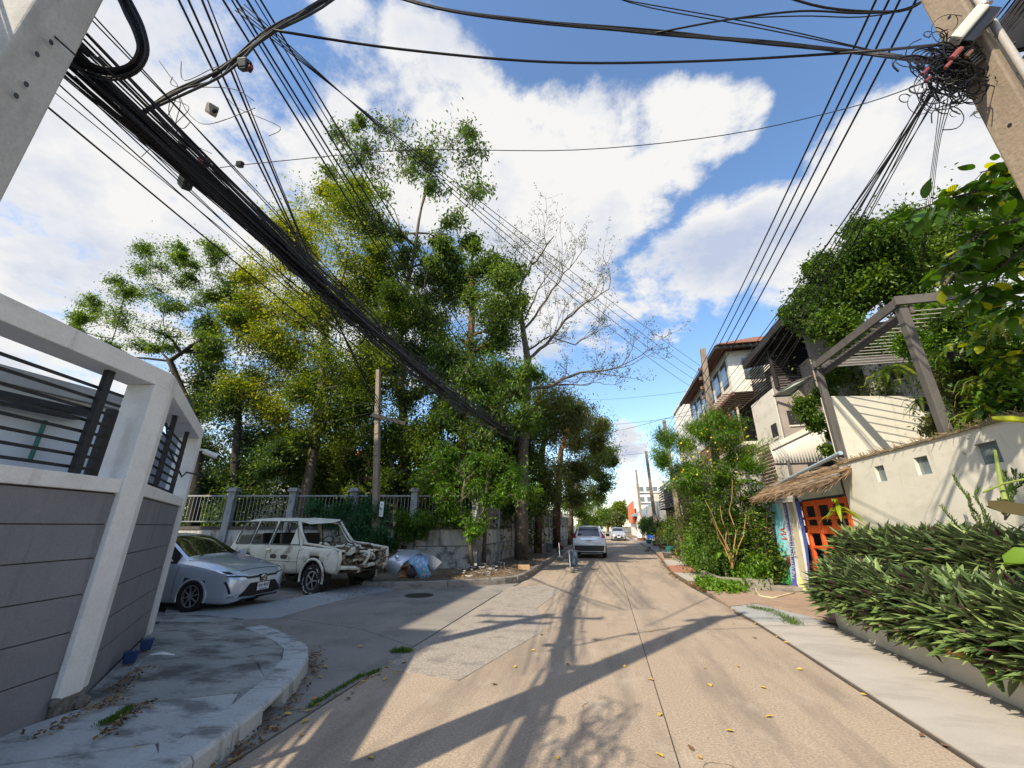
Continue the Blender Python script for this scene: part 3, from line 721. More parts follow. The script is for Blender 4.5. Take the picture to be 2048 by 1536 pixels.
def fence(name, label, base, u, total, bays, pillar_every, zt, solid=False, near_white=()):
    n = Vector((-u.y, u.x))
    F_ = thing(name, label, 'fence', (base.x, base.y, .1))
    def w(mb, s0, s1, o0, o1, z0, z1):
        P = [Vector((*(base + u * s + n * o), z)) for z in (z0, z1) for (s, o) in ((s0, o0), (s1, o0), (s1, o1), (s0, o1))]
        mb.add(P, [(0, 1, 2, 3), (7, 6, 5, 4), (4, 5, 1, 0), (5, 6, 2, 1), (6, 7, 3, 2), (7, 4, 0, 3)] if (u.x * n.y - u.y * n.x) < 0 else [(3, 2, 1, 0), (4, 5, 6, 7), (0, 1, 5, 4), (1, 2, 6, 5), (2, 3, 7, 6), (3, 0, 4, 7)])
    s = 0; k = 0
    while s < total:
        e = min(total, s + pillar_every)
        b = MB(); w(b, s + .15, e - .15, -.05, .05, .92, 1.52); b.build('wall_panel', M_fwall, F_)
        b = MB(); w(b, s + .15, e - .15, -.09, .09, .10, .90); b.build('wall_base', M_fwall2, F_)
        b = MB(); w(b, s + .15, e - .15, -.075, .075, .90, .93); w(b, s + .15, e - .15, -.08, .08, 1.52, 1.64); b.build('coping', M_coping, F_)
        b = MB(); w(b, s - .13, s + .13, -.13, .13, .05, zt + .16); b.build('pillar', M_fpil, F_, bevel=.015)
        b = MB(); w(b, s - .19, s + .19, -.19, .19, zt + .163, zt + .24); w(b, s - .15, s + .15, -.15, .15, zt + .24, zt + .31); b.build('pillar_cap', M_fpil, F_)
        if not solid:
            b = MB(); w(b, s + .13, e - .13, -.02, .02, zt - .03, zt + .03); b.build('rail', M_fbar, F_)
            b = MB(); w(b, s + .13, e - .13, -.02, .02, 1.80, 1.84); b.build('rail', M_fbar, F_)
            q = s + .25
            proto = None
            while q < e - .15:
                if proto is None:
                    bb = MB(); bb.box((0, 0, 0), (.016, .016, zt - .03 - 1.84)); proto = bb.mesh('bar', M_fbar)
                p = base + u * q
                obj_of('bar', proto, F_, loc=(p.x - F_.location.x, p.y - F_.location.y, (zt - .03 + 1.84) / 2 - F_.location.z)); q += .145
        else:
            q = s + .15; j = 0
            while q < e - .15:
                b = MB(); w(b, q, min(q + .24, e - .15), -.012 + .01 * (j % 2), .012 + .01 * (j % 2), 1.66, zt - .05 + random.uniform(-.03, .03)); b.build('metal_sheet', M_sheet, F_); q += .245; j += 1
        s = e; k += 1
    return F_
M_sheet = pm('weathered corrugated sheet', (.20, .185, .16), rough=.75, var=.25, scale=3, stain=(.07, .055, .045), stain_scale=(5, 5, 1), stain_amt=.8, fine=.1)
fence('garden_fence', 'mildewed white garden wall topped with pale vertical bars behind the cars', FC, FU, 12.6, 5, 2.45, 2.80)
fence('roadside_fence', 'stained garden wall topped with grey metal sheets beside the street trees', FC + Vector((0.02, .36)), Vector((.003, 1)).normalized(), 51, 10, 3.0, 2.80, solid=True)

# ================================================================== VEHICLES
from mathutils.bvhtree import BVHTree
def paint(name, col, metal=.45, rough=.28, coat=1.0, dirt=None):
    m = pm(name, col, rough=rough, var=.05, scale=2, bump=.02, bscale=300, metal=metal, spec=.5, coat=coat, fine=.02, stain=dirt, stain_scale=(3, 3, 3), stain_amt=.25)
    return m
M_tyre = pm('tyre rubber', (.018, .018, .018), rough=.85, var=.3, scale=20, bump=.3)
M_rim = pm('alloy rim', (.5, .51, .53), rough=.35, metal=.8, var=.05, bump=0)
M_rimdark = pm('dark rim recess', (.03, .03, .032), rough=.5, metal=.3, bump=0)
M_trim = pm('black car trim', (.012, .012, .013), rough=.4, var=.2, bump=.05, fine=0)
M_glass = glassmat('tinted car glass', (.012, .016, .016), .04)
M_chrome = pm('chrome', (.75, .76, .78), rough=.12, metal=1.0, var=.02, bump=0, fine=0)
M_lens = pm('clear lamp lens', (.68, .72, .76), rough=.08, metal=.5, var=.3, scale=30, bump=.1, coat=1)
M_red = pm('red lamp lens', (.35, .012, .015), rough=.12, var=.2, scale=20, bump=0, coat=1)
M_plate = pm('number plate white', (.72, .73, .72), rough=.5, var=.03, bump=0, fine=0)
M_ink = pm('black lettering', (.01, .01, .012), rough=.5, var=0, bump=0, fine=0)

def interp(st, n):
    xs = [s[0] for s in st]; out = []
    for i in range(n):
        x = xs[0] + (xs[-1] - xs[0]) * i / (n - 1)
        for k in range(len(st) - 1):
            if (x - xs[k]) * (x - xs[k + 1]) <= 1e-9: break
        a, b = st[k], st[k + 1]; t = (x - a[0]) / (b[0] - a[0]); p = st[max(0, k - 1)]; q = st[min(len(st) - 1, k + 2)]
        row = [x]
        for c in range(1, len(a)):
            h = b[0] - a[0]
            m0 = (b[c] - p[c]) / (b[0] - p[0]) if p is not a else (b[c] - a[c]) / h
            m1 = (q[c] - a[c]) / (q[0] - a[0]) if q is not b else (b[c] - a[c]) / h
            # limit overshoot
            sl = (b[c] - a[c]) / h
            if sl == 0: m0 = m1 = 0
            else:
                m0 = max(min(m0 / sl, 2.2), 0) * sl; m1 = max(min(m1 / sl, 2.2), 0) * sl
            t2, t3 = t * t, t * t * t
            row.append((2 * t3 - 3 * t2 + 1) * a[c] + (t3 - 2 * t2 + t) * h * m0 + (-2 * t3 + 3 * t2) * b[c] + (t3 - t2) * h * m1)
        out.append(row)
    return out
def section(w, zs, zb, zt, wr, crown=.02, tumble=.0):
    h = zb - zs
    P = [(0, zs), (w * .88, zs), (w * .965, zs + .05), (w * .985, zs + h * .22), (w * 1.0, zs + h * .45), (w * .998, zs + h * .68), (w * .975, zs + h * .90), (w * .945, zb)]
    x0, z0 = w * .945, zb; x1, z1 = wr, zt - min(.06, (zt - zb) * .4)
    for k in range(1, 5):
        t = k / 5; P.append((x0 + (x1 - x0) * t - .02 * 0, z0 + (z1 - z0) * t))
    P += [(x1, z1), (x1 - .045, zt - min(.025, (zt - zb) * .15)), (x1 * .80, zt), (x1 * .45, zt + crown * .8), (0, zt + crown)]
    return P
def make_shell(stations, n, cls, crown=.02, nose=True):
    """returns dict class -> MB (local coordinates, x forward), and a bvh of the whole"""
    rows = []; 
    for r in interp(stations, n):
        P = section(*r[1:], crown=crown)
        ring = [Vector((r[0], y, z)) for y, z in P] + [Vector((r[0], -y, z)) for y, z in reversed(P[1:-1])]
        rows.append(ring)
    m = len(rows[0]); K = (m + 2) // 2
    allv = [p for r in rows for p in r]; F = {}
    bf = []
    for i in range(n - 1):
        for j in range(m):
            f = (i * m + j, i * m + (j + 1) % m, (i + 1) * m + (j + 1) % m, (i + 1) * m + j)
            f = f[::-1]
            bf.append(f)
            c = (rows[i][j] + rows[i][(j + 1) % m] + rows[i + 1][j] + rows[i + 1][(j + 1) % m]) / 4
            jj = j if j < K - 1 else m - 1 - j
            k = cls(c, jj)
            if k == 'side_window': k += ('+' if c.y > 0 else '-') + ('f' if c.x > -.28 else 'm' if c.x > -1.1 else 'r')
            if k: F.setdefault(k, []).append(f)
    caps = [tuple(range(m)), tuple((n - 1) * m + j for j in reversed(range(m)))]
    bf += caps
    F.setdefault('body', []).extend(caps if nose else caps[1:])
    bvh = BVHTree.FromPolygons([tuple(v) for v in allv], bf)
    out = {}
    for k, fs in F.items():
        used = {}; b = MB()
        for f in fs:
            for a in f:
                if a not in used: used[a] = len(used)
        b.v = [None] * len(used)
        for a, i_ in used.items(): b.v[i_] = tuple(allv[a])
        b.f = [tuple(used[a] for a in f) for f in fs]; b.m = [0] * len(fs)
        out[k] = b
    return out, bvh
def patch(bvh, corners, dirv, nu=8, nv=4, off=.006, mb=None):
    """corners: 4 (a,b) in the plane seen along dirv; projected on the body. dirv '+x','-x' (looking at nose / tail) , '+y','-y'"""
    b = mb or MB(); rows = []
    A, B, C, D = corners; last = None
    for i in range(nu + 1):
        r = []
        for j in range(nv + 1):
            u, v = i / nu, j / nv
            a = (A[0] * (1 - u) + B[0] * u) * (1 - v) + (D[0] * (1 - u) + C[0] * u) * v
            z = (A[1] * (1 - u) + B[1] * u) * (1 - v) + (D[1] * (1 - u) + C[1] * u) * v
            if dirv[1] == 'x': o = Vector((5 if dirv[0] == '+' else -5, a, z)); d = Vector((-1 if dirv[0] == '+' else 1, 0, 0))
            elif dirv[1] == 'y': o = Vector((a, 5 if dirv[0] == '+' else -5, z)); d = Vector((0, -1 if dirv[0] == '+' else 1, 0))
            else: o = Vector((a, z, 5)); d = Vector((0, 0, -1))
            h = bvh.ray_cast(o, d)
            if h[0] is None: p = last if last is not None else o
            else:
                nn = h[1] if h[1].dot(d) < 0 else -h[1]; p = h[0] + nn * off
            last = p; r.append(p)
        rows.append(r)
    b.grid(rows); return b
def make_wheel(parent, x, y, r, side, w=.20, spokes=7, flat=0.0, rimr=.64, twist=.25, label=None):
    b = MB(); prof = []
    n = 28; rows = []
    pr = [(rimr * r, -w * .42), (r * .80, -w * .5), (r * .95, -w * .47), (r, -w * .36), (r, 0), (r, w * .36), (r * .95, w * .47), (r * .80, w * .5), (rimr * r, w * .42)]
    vs = []
    for q, t in pr:
        for k in range(n):
            a = 2 * PI * k / n; X = q * math.cos(a); Z = q * math.sin(a)
            if flat and Z < -r + flat: 
                Z = -r + flat + (Z + r - flat) * .1; 
                t2 = t * 1.22
            else: t2 = t
            vs.append((x + X, y + t2, r + Z - flat * .95))
    k_ = len(pr); fs = [(i * n + j, i * n + (j + 1) % n, (i + 1) * n + (j + 1) % n, (i + 1) * n + j) for i in range(k_ - 1) for j in range(n)]
    b.add(vs, fs); tyre = b.build('wheel', M_tyre, parent, local=True, smooth=True, label=label)
    zc = r - flat * .95
    b = MB(); yo = y + side * w * .36; R = rimr * r
    b.cur = 1; b.lathe([(0, 0), (R * .98, 0)], (x, y + side * w * .18, zc), 24, R=Matrix.Rotation(-side * PI / 2, 3, 'X'))
    b.cur = 0
    b.lathe([(R * 1.0, -.01), (R * 1.02, .012), (R * .93, .014), (R * .90, -.03)], (x, yo, zc), 28, R=Matrix.Rotation(-side * PI / 2, 3, 'X'), cap=False)
    for k in range(spokes):
        a = 2 * PI * k / spokes
        p0 = Vector((x + math.cos(a) * R * .12, yo + side * .008, zc + math.sin(a) * R * .12)); p1 = Vector((x + math.cos(a + twist) * R * .95, yo, zc + math.sin(a + twist) * R * .95))
        b.beam(p0, p1, R * .13, .02, up=(0, 1, 0))
    b.lathe([(0, .018), (R * .14, .016), (R * .17, 0)], (x, yo, zc), 14, R=Matrix.Rotation(-side * PI / 2, 3, 'X'))
    b.build('rim', [M_rim, M_rimdark], tyre, local=True)
    return tyre
def arch(parent, x, y, r, side, mat, wl=.05, inner=.30, r_in=None):
    b = MB(); n = 22
    ring = []
    for k in range(n + 1):
        a = -.25 + (PI + .5) * k / n
        ca, sa = math.cos(a), math.sin(a)
        ring.append([Vector((x + ca * (r + wl), y - side * .012, r * .93 + sa * (r + wl))), Vector((x + ca * (r + wl * .6), y + side * .008, r * .93 + sa * (r + wl * .6))), Vector((x + ca * r, y + side * .006, r * .93 + sa * r)), Vector((x + ca * r, y - side * .03, r * .93 + sa * r))])
    b.grid(ring); b.build('wheel_arch', mat, parent, local=True, smooth=True)
    b = MB(); ring = []
    for k in range(n + 1):
        a = -.3 + (PI + .6) * k / n
        ring.append([Vector((x + math.cos(a) * r, y - side * .02, r * .93 + math.sin(a) * r)), Vector((x + math.cos(a) * r, y - side * inner, r * .93 + math.sin(a) * r))])
    b.grid(ring); b.add([r_[1] for r_ in ring], [tuple(range(len(ring)))]); b.build('wheel_well', M_trim, parent, local=True)

def in_arch(c, wheels, r):
    return any((c.x - wx) ** 2 + (c.z - r * .93) ** 2 < (r + .025) ** 2 for wx in wheels)

def emblem_mesh(parent, loc, s, mat):
    """three interlocked ovals on the nose"""
    b = MB(); x, y, z = loc
    def oval(a, c, dz, t=.006):
        b.tube([(x, y + a * math.cos(u), z + dz + c * math.sin(u)) for u in [2 * PI * k / 22 for k in range(23)]], t, 5, cap=False)
    oval(s, s * .66, 0, .007); oval(s * .34, s * .62, 0); oval(s * .62, s * .26, s * .30)
    b.build('emblem', mat, parent, local=True)

def sedan(name, label, loc, rz, col, full=True, plate=None, grp=None):
    C_ = thing(name, label, 'car', loc, rz, grp)
    st = [(2.21, .52, .26, .50, .56, .42), (2.13, .70, .20, .64, .70, .55), (1.98, .80, .17, .73, .80, .64), (1.65, .855, .17, .80, .90, .72), (1.25, .865, .17, .86, .97, .74), (.98, .865, .17, .89, 1.015, .74),
          (.12, .865, .17, .925, 1.44, .59), (-.35, .865, .17, .94, 1.475, .59), (-1.0, .865, .17, .96, 1.44, .57), (-1.75, .855, .18, .985, 1.13, .66), (-2.08, .83, .20, .95, 1.06, .66), (-2.2, .74, .26, .72, .86, .58)]
    M_p = paint('car paint ' + name + str(round(col[0], 2)), col)
    wr = .315; wh = (1.32, -1.24)
    def cls(c, j):
        if 1 <= j <= 5 and in_arch(c, wh, wr): return None
        if j == 0: return 'under'
        sidew = 7 <= j <= 11
        if sidew and -1.55 < c.x < .80 and not (-.30 < c.x < -.20) and not (-1.10 < c.x < -1.04):
            if j <= 11 - (0 if -.95 < c.x < .1 else 0): return 'side_window'
        if j >= 13 and .16 < c.x < .93: return 'windscreen'
        if j >= 13 and -1.68 < c.x < -1.08: return 'rear_window'
        return 'body'
    parts, bvh = make_shell(st, 72, cls)
    body = parts['body'].build('body', M_p, C_, local=True, smooth=True)
    parts['under'].build('underbody', M_trim, C_, local=True)
    for k in [q for q in parts if q not in ('body', 'under')]: parts[k].build(k.split('+')[0].split('-')[0], M_glass, C_, local=True, smooth=True)
    for wx in wh:
        for s in (1, -1):
            make_wheel(C_, wx, s * .77, wr, s, spokes=8)
            arch(C_, wx, s * .862, wr, s, M_p)
    # nose
    def P(nm, corners, mat, off=.008, nu=10, nv=5, d='+x', par=C_): return patch(bvh, corners, d, nu, nv, off).build(nm, mat, par, local=True, smooth=True)
    for s in (1, -1):
        b = patch(bvh, [(s * .40, .655), (s * .78, .690), (s * .815, .80), (s * .54, .750)], '+x', 10, 4, .010)
        hl = b.build('headlight', M_lens, C_, local=True, smooth=True)
        patch(bvh, [(s * .69, .70), (s * .76, .718), (s * .785, .765), (s * .71, .745)], '+x', 5, 3, .016).build('dark_reflector', M_trim, hl, local=True)
        patch(bvh, [(s * .55, .680), (s * .65, .698), (s * .665, .733), (s * .585, .716)], '+x', 5, 3, .016).build('projector', M_plw, hl, local=True)
        P('light_surround', [(s * .40, .638), (s * .77, .668), (s * .78, .688), (s * .44, .658)], M_trim, .010)
        P('fog_light_recess', [(s * .715, .36), (s * .745, .36), (s * .80, .58), (s * .78, .58)], M_trim, .009, 3, 6)
        P('fog_light', [(s * .60, .285), (s * .655, .29), (s * .655, .345), (s * .60, .34)], M_lens, .016, 4, 4)
        P('bumper_lip', [(s * .10, .222), (s * .74, .27), (s * .76, .315), (s * .12, .252)], M_chrome, .013, 10, 2)
    P('upper_grille', [(-.47, .645), (.47, .645), (.42, .605), (-.42, .605)], M_trim, .010)
    P('upper_grille', [(-.12, .66), (.12, .66), (.10, .53), (-.10, .53)], M_trim, .011)
    g = P('lower_grille', [(-.36, .52), (.36, .52), (.62, .27), (-.62, .27)], M_trim, .009, 14, 6)
    for k in range(6):
        z = .49 - k * .038; wv = .38 + (.52 - z) * 1.0
        patch(bvh, [(-wv, z), (wv, z), (wv, z - .012), (-wv, z - .012)], '+x', 14, 1, .016).build('slat', M_rimdark, g, local=True)
    nose = max((Vector(v).x for v in parts['body'].v))
    if full:
        emblem_mesh(C_, (nose + .012, 0, .60), .075, M_chrome)
        b = MB(); b.box((nose + .028, 0, .43), (.012, .34, .15)); pl = b.build('number_plate', M_plate, C_, local=True)
        t = text_mesh(plate, .095, M_ink, .001)
        t.transform(Matrix.Translation((nose + .036, 0, .448)) @ Matrix.Rotation(PI / 2, 4, 'Z') @ Matrix.Rotation(PI / 2, 4, 'X') @ Matrix.Scale(.78, 4, (1, 0, 0)))
        obj_of('lettering', t, pl)
        t = text_mesh('กรุงเทพมหานคร', .034, M_ink, .001)
        t.transform(Matrix.Translation((nose + .036, 0, .376)) @ Matrix.Rotation(PI / 2, 4, 'Z') @ Matrix.Rotation(PI / 2, 4, 'X'))
        obj_of('lettering', t, pl)
        # panel gaps and door furniture
        for s in (1, -1):
            d = '+y' if s > 0 else '-y'
            for xx in (.86, -.25, -1.02):
                P('door_gap', [(xx, .22), (xx + .009, .22), (xx + .03, .90), (xx + .021, .90)], M_trim, .004, 1, 8, d)
            for xx in (-.10, -.95):
                P('door_handle', [(xx, .80), (xx + .16, .80), (xx + .16, .825), (xx, .825)], M_chrome, .02, 4, 1, d)
            b = MB(); b.tube([(.72, s * .86, .96), (.70, s * .97, 1.0)], [.02, .03], 6); b.box((.67, s * 1.0, 1.03), (.10, .20, .13)); b.build('door_mirror', M_p, C_, local=True, bevel=.02)
        # bonnet shut lines
        for s in (1, -1):
            patch(bvh, [(2.05, s * .52), (.98, s * .74), (.98, s * .748), (2.05, s * .528)], '+z', 12, 1, .004).build('bonnet_gap', M_trim, C_, local=True)
        patch(bvh, [(2.05, -.52), (2.05, .52), (2.062, .52), (2.062, -.52)], '+z', 12, 1, .004).build('bonnet_gap', M_trim, C_, local=True)
        for s in (-1, 1):
            b = MB(); b.beam((.98, s * .5, 1.035), (.72, s * -.05, 1.155), .02, .012); b.build('wiper', M_trim, C_, local=True)
    else:
        b = MB(); b.box((nose + .02, 0, .43), (.012, .40, .12)); b.build('number_plate', M_plate, C_, local=True)
        for s in (1, -1):
            b = MB(); b.box((.67, s * .99, 1.03), (.10, .18, .13)); b.build('door_mirror', M_p, C_, local=True, bevel=.02)
    return C_

# silver sedan, nose towards the street
sedan('sedan', 'silver-blue sedan parked nose out beside the corner wall', (-9.62, 8.23, 0), math.radians(3), (.60, .67, .76), plate='6กร 4650')

def suv():
    C_ = thing('suv', 'white SUV seen from behind, parked on the left of the street', 'car', (-.96, 26.0, 0), PI / 2)
    st = [(2.25, .55, .40, .75, .82, .5), (2.1, .80, .30, .88, .96, .68), (1.5, .90, .26, 1.0, 1.08, .76), (.95, .91, .26, 1.06, 1.13, .76), (.2, .91, .26, 1.08, 1.60, .66), (-.4, .91, .26, 1.09, 1.66, .65), (-1.5, .905, .26, 1.12, 1.63, .63),
          (-1.95, .90, .27, 1.13, 1.56, .60), (-2.14, .89, .28, 1.12, 1.27, .70), (-2.22, .87, .30, .98, 1.05, .72), (-2.27, .84, .34, .80, .84, .66)]
    M_p = paint('white car paint', (.72, .74, .76), metal=0, rough=.3); wh = (1.40, -1.22); wr = .35
    def cls(c, j):
        if 1 <= j <= 5 and in_arch(c, wh, wr): return None
        if j == 0: return 'under'
        if 7 <= j <= 11 and -1.9 < c.x < .85 and not (-.35 < c.x < -.25) and not (-1.25 < c.x < -1.17): return 'side_window'
        if j >= 13 and .25 < c.x < .92: return 'windscreen'
        return 'body'
    parts, bvh = make_shell(st, 64, cls)
    parts['body'].build('body', M_p, C_, local=True, smooth=True); parts['under'].build('underbody', M_trim, C_, local=True)
    for k in [q for q in parts if q not in ('body', 'under')]: parts[k].build(k.split('+')[0].split('-')[0], M_glass, C_, local=True, smooth=True)
    for wx in wh:
        for s in (1, -1):
            make_wheel(C_, wx, s * .79, wr, s, spokes=5); arch(C_, wx, s * .905, wr, s, M_trim)
    def P(nm, c, m, off=.01, nu=8, nv=5): return patch(bvh, c, '-x', nu, nv, off).build(nm, m, C_, local=True, smooth=True)
    P('rear_window', [(-.60, 1.12), (.60, 1.12), (.52, 1.52), (-.52, 1.52)], M_glass)
    for s in (1, -1):
        P('tail_light', [(s * .66, 1.02), (s * .87, 1.05), (s * .80, 1.20), (s * .70, 1.16)], M_red, .014)
        P('tail_light', [(s * .70, 1.16), (s * .80, 1.20), (s * .66, 1.50), (s * .61, 1.50)], M_red, .014)
        P('reflector', [(s * .60, .50), (s * .76, .50), (s * .76, .53), (s * .60, .53)], M_red, .03)
    P('bumper', [(-.84, .38), (.84, .38), (.86, .66), (-.86, .66)], M_trim, .02, 12, 6)
    P('chrome_strip', [(-.42, .97), (.42, .97), (.42, 1.0), (-.42, 1.0)], M_chrome, .02)
    b = MB(); b.box((-2.27, 0, .90), (.02, .36, .15)); pl = b.build('number_plate', M_plate, C_, local=True)
    t = text_mesh('ฆข 8650', .09, M_ink, .001); t.transform(Matrix.Translation((-2.283, 0, .91)) @ Matrix.Rotation(-PI / 2, 4, 'Z') @ Matrix.Rotation(PI / 2, 4, 'X') @ Matrix.Scale(.75, 4, (1, 0, 0))); obj_of('lettering', t, pl)
    for s in (1, -1):
        b = MB(); b.box((.78, s * 1.02, 1.14), (.10, .22, .16)); b.build('door_mirror', M_trim, C_, local=True, bevel=.03)
    b = MB(); b.box((-1.95, 0, 1.62), (.25, 1.0, .03)); b.build('spoiler', M_p, C_, local=True, bevel=.01)
suv()
sedan('sedan', 'small silver sedan coming up the far end of the street', (1.38, 54.2, 0), -PI / 2, (.45, .47, .50), full=False)

def wreck():
    C_ = thing('estate_car_wreck', 'stripped cream estate car wreck without glass or bonnet', 'car wreck', (-8.72, 11.30, 0), math.radians(-15))
    st = [(2.35, .84, .55, 1.02, 1.06, .78), (2.2, .90, .50, 1.07, 1.12, .80), (1.5, .92, .48, 1.12, 1.17, .80), (.95, .92, .46, 1.14, 1.20, .80), (.38, .92, .44, 1.15, 1.78, .70), (0, .92, .44, 1.15, 1.84, .70), (-1.2, .92, .44, 1.15, 1.86, .70), (-1.95, .92, .45, 1.15, 1.84, .69),
          (-2.28, .91, .46, 1.14, 1.35, .80), (-2.36, .88, .50, 1.10, 1.16, .80)]
    M_p = pm('faded cream paint', (.72, .69, .56), rough=.6, var=.08, scale=3, bump=.25, bscale=20, stain=(.20, .13, .07), stain_scale=(2.2, 2.2, 3.5), stain_amt=.8, stain_lo=.56, stain_hi=.66, fine=.08)
    M_rust = pm('rusty metal', (.11, .075, .05), rough=.9, var=.5, scale=9, bump=.6, bscale=30, stain=(.45, .40, .30), stain_scale=(7, 7, 7), stain_amt=.8, stain_lo=.5, stain_hi=.58, fine=.3)
    wh = (1.52, -1.38); wr = .42
    def cls(c, j):
        if 1 <= j <= 6 and in_arch(c, wh, wr + .02): return None
        if j == 0: return 'under'
        if 7 <= j <= 11 and c.x > -2.22:
            if c.x > .86: return None if c.x < 2.25 else 'body'
            for a, b_ in ((-2.10, -1.42), (-1.33, -.52), (-.43, .44)):
                if a < c.x < b_ and j < 12: return None
            return 'body'
        if j >= 12 and c.x > .98: return None
        if j >= 13 and .42 < c.x <= .98: return None
        if j >= 13 and c.x < -1.98 and c.x > -2.26: return None
        return 'body'
    parts, bvh = make_shell(st, 84, cls, crown=.03, nose=False)
    b = parts['body']; rr = random.Random(5)
    # crumple the front wings and the roof's front edge
    nv = []
    for v in b.v:
        v = Vector(v)
        if v.x > 1.9: v += Vector((rr.uniform(-.06, .05), rr.uniform(-.03, .03), rr.uniform(-.05, .04))) * min(1, (v.x - 1.9) * 2)
        if .1 < v.x < .6 and v.z > 1.6: v.z += rr.uniform(-.02, .03)
        v += Vector(noise.noise_vector(v * 3.0)) * .012
        nv.append(tuple(v))
    b.v = nv
    body = b.build('body', M_p, C_, local=True, smooth=True)
    so = body.modifiers.new('thickness', 'SOLIDIFY'); so.thickness = .035; so.offset = -1
    parts['under'].build('floor_pan', M_rust, C_, local=True)
    # window frames
    for s in (1, -1):
        b = MB()
        for a, c in ((-2.10, -1.42), (-1.33, -.52), (-.43, .46)):
            b.tube([(a, s * .873, 1.17), (a + .03, s * .705, 1.77), (c - (.12 if c > 0 else 0), s * .705, 1.77), (c + (.36 if c > 0 else 0), s * .872, 1.17), (a, s * .873, 1.17)], .016, 5, cap=False)
        b.build('window_frame', M_trim if s > 0 else pm('dull trim', (.10, .095, .08), rough=.7), C_, local=True)
    for s in (1, -1):   # windscreen pillars, bent
        b = MB(); b.tube([(.98, s * .80, 1.20), (.72, s * .77, 1.45), (.46, s * .71, 1.76)], [.045, .035, .04], 6); b.build('screen_pillar', M_p, C_, local=True, smooth=True)
    b = MB(); b.grid([[(.30, -.7, 1.82), (.30, 0, 1.88), (.30, .7, 1.82)], [(.52, -.66, 1.76), (.62, .0, 1.80), (.56, .6, 1.84)], [(.62, -.5, 1.70), (.80, .1, 1.74), (.72, .45, 1.80)]]); b.build('torn_roof_edge', M_p, C_, local=True)
    # engine bay: dark floor, wing edges, scuttle, debris
    b = MB(); b.box((1.55, 0, .80), (1.35, 1.5, .25)); b.build('engine_bay', M_rust, C_, local=True)
    b = MB(); b.box((.93, 0, 1.13), (.22, 1.6, .08)); b.build('scuttle', M_rust, C_, local=True)
    b = MB(); b.box((2.15, 0, .78), (.10, 1.45, .42)); b.build('radiator_support', M_trim, C_, local=True)
    for k in range(80):
        b = MB(); a = Vector((rr.uniform(.95, 2.42), rr.uniform(-.75, .75), rr.uniform(.90, 1.16))) if k < 46 else Vector((rr.uniform(2.25, 2.5), rr.uniform(-.7, .7), rr.uniform(.5, 1.1))); e = a + Vector((rr.uniform(-.3, .3), rr.uniform(-.3, .3), rr.uniform(-.08, .12)))
        m = rr.choice((M_p, M_rust, M_rust, M_trim))
        if k % 3: b.tube(wiggle(a, e, 3, .12, rr), rr.uniform(.012, .035), 5)
        else: b.box(a, (rr.uniform(.08, .28), rr.uniform(.08, .25), rr.uniform(.04, .12)), R=Matrix.Rotation(rr.uniform(0, 3), 3, 'Z') @ Matrix.Rotation(rr.uniform(-.5, .5), 3, 'X'))
        b.build('engine_part', m, C_, local=True)
    for s in (1, -1):
        b = MB(); b.tube([(2.36, s * .84, .60), (2.40, s * .82, .85), (2.36, s * .83, 1.08)], .04, 6); b.tube([(2.36, s * .84, 1.06), (1.6, s * .80, 1.15), (.95, s * .82, 1.2)], .035, 6); b.build('wing_edge', M_p, C_, local=True, smooth=True)
        b = MB(); b.lathe([(.11, 0), (.10, -.04), (.05, -.08), (0, -.08)], (2.38, s * .60, .86), 14, R=Matrix.Rotation(PI / 2, 3, 'Y')); b.tube([(2.39, s * .60 + .15 * math.cos(u), .86 + .13 * math.sin(u)) for u in [2 * PI * k / 12 for k in range(13)]], .02, 5, cap=False); b.build('headlight_hole', M_rust, C_, local=True)
    b = MB(); b.tube([(2.40, -.8, .66), (2.46, -.3, .62), (2.42, .3, .68), (2.36, .8, .62)], .05, 6); b.tube([(2.40, -.8, 1.05), (2.44, 0, 1.0), (2.38, .8, 1.08)], .03, 6); b.build('front_panel', M_p, C_, local=True)
    b = MB(); b.tube([(2.42, .1, 1.05), (2.50, .0, .85), (2.46, -.12, .66)], .045, 5); b.build('latch_panel', M_p, C_, local=True)
    # doors: gaps, handle, black marks where the mouldings were
    for s in (-1, 1):
        d = '-y' if s < 0 else '+y'
        for xx in (.88, -.48, -1.38):
            patch(bvh, [(xx, .50), (xx + .014, .50), (xx + .014, 1.14), (xx, 1.14)], d, 1, 6, .006).build('door_gap', M_trim, C_, local=True)
        patch(bvh, [(-2.2, .74), (.9, .74), (.9, .752), (-2.2, .752)], d, 12, 1, .006).build('crease', M_rust, C_, local=True)
        for x0 in (-.28, .18):
            bb = MB(); n = 14; rows = []
            for i in range(n + 1):
                xx = x0 + .28 * i / n; hh = .055 * math.sqrt(max(.05, 1 - (2 * i / n - 1) ** 4))
                rows.append([(xx, s * .930, .86 - hh), (xx, s * .930, .86 + hh)])
            bb.grid(rows); bb.build('black_smear', M_ink, C_, local=True)
        bb = MB(); bb.box((-.38, s * .935, 1.03), (.15, .03, .055)); bb.build('door_handle', M_chrome, C_, local=True, bevel=.01)
    # inside
    for x0, y0 in ((-.05, -.38), (-.05, .38), (-1.0, 0)):
        b = MB(); wdt = .5 if y0 else 1.2; b.box((x0, y0, .85), (.5, wdt, .25)); b.box((x0 - .28, y0, 1.15), (.14, wdt, .6), R=Matrix.Rotation(-.2, 3, 'Y')); b.build('seat', M_trim, C_, local=True, bevel=.03)
    b = MB(); b.box((.62, 0, 1.08), (.3, 1.4, .16)); b.build('dashboard', M_trim, C_, local=True)
    b = MB(); b.tube([(.38 + .05 * math.sin(u), .38 + .19 * math.cos(u), 1.2 + .17 * math.sin(u)) for u in [2 * PI * k / 16 for k in range(17)]], .014, 5, cap=False); b.tube([(.38, .38, 1.2), (.62, .38, 1.08)], .02, 5); b.build('steering_wheel', M_trim, C_, local=True)
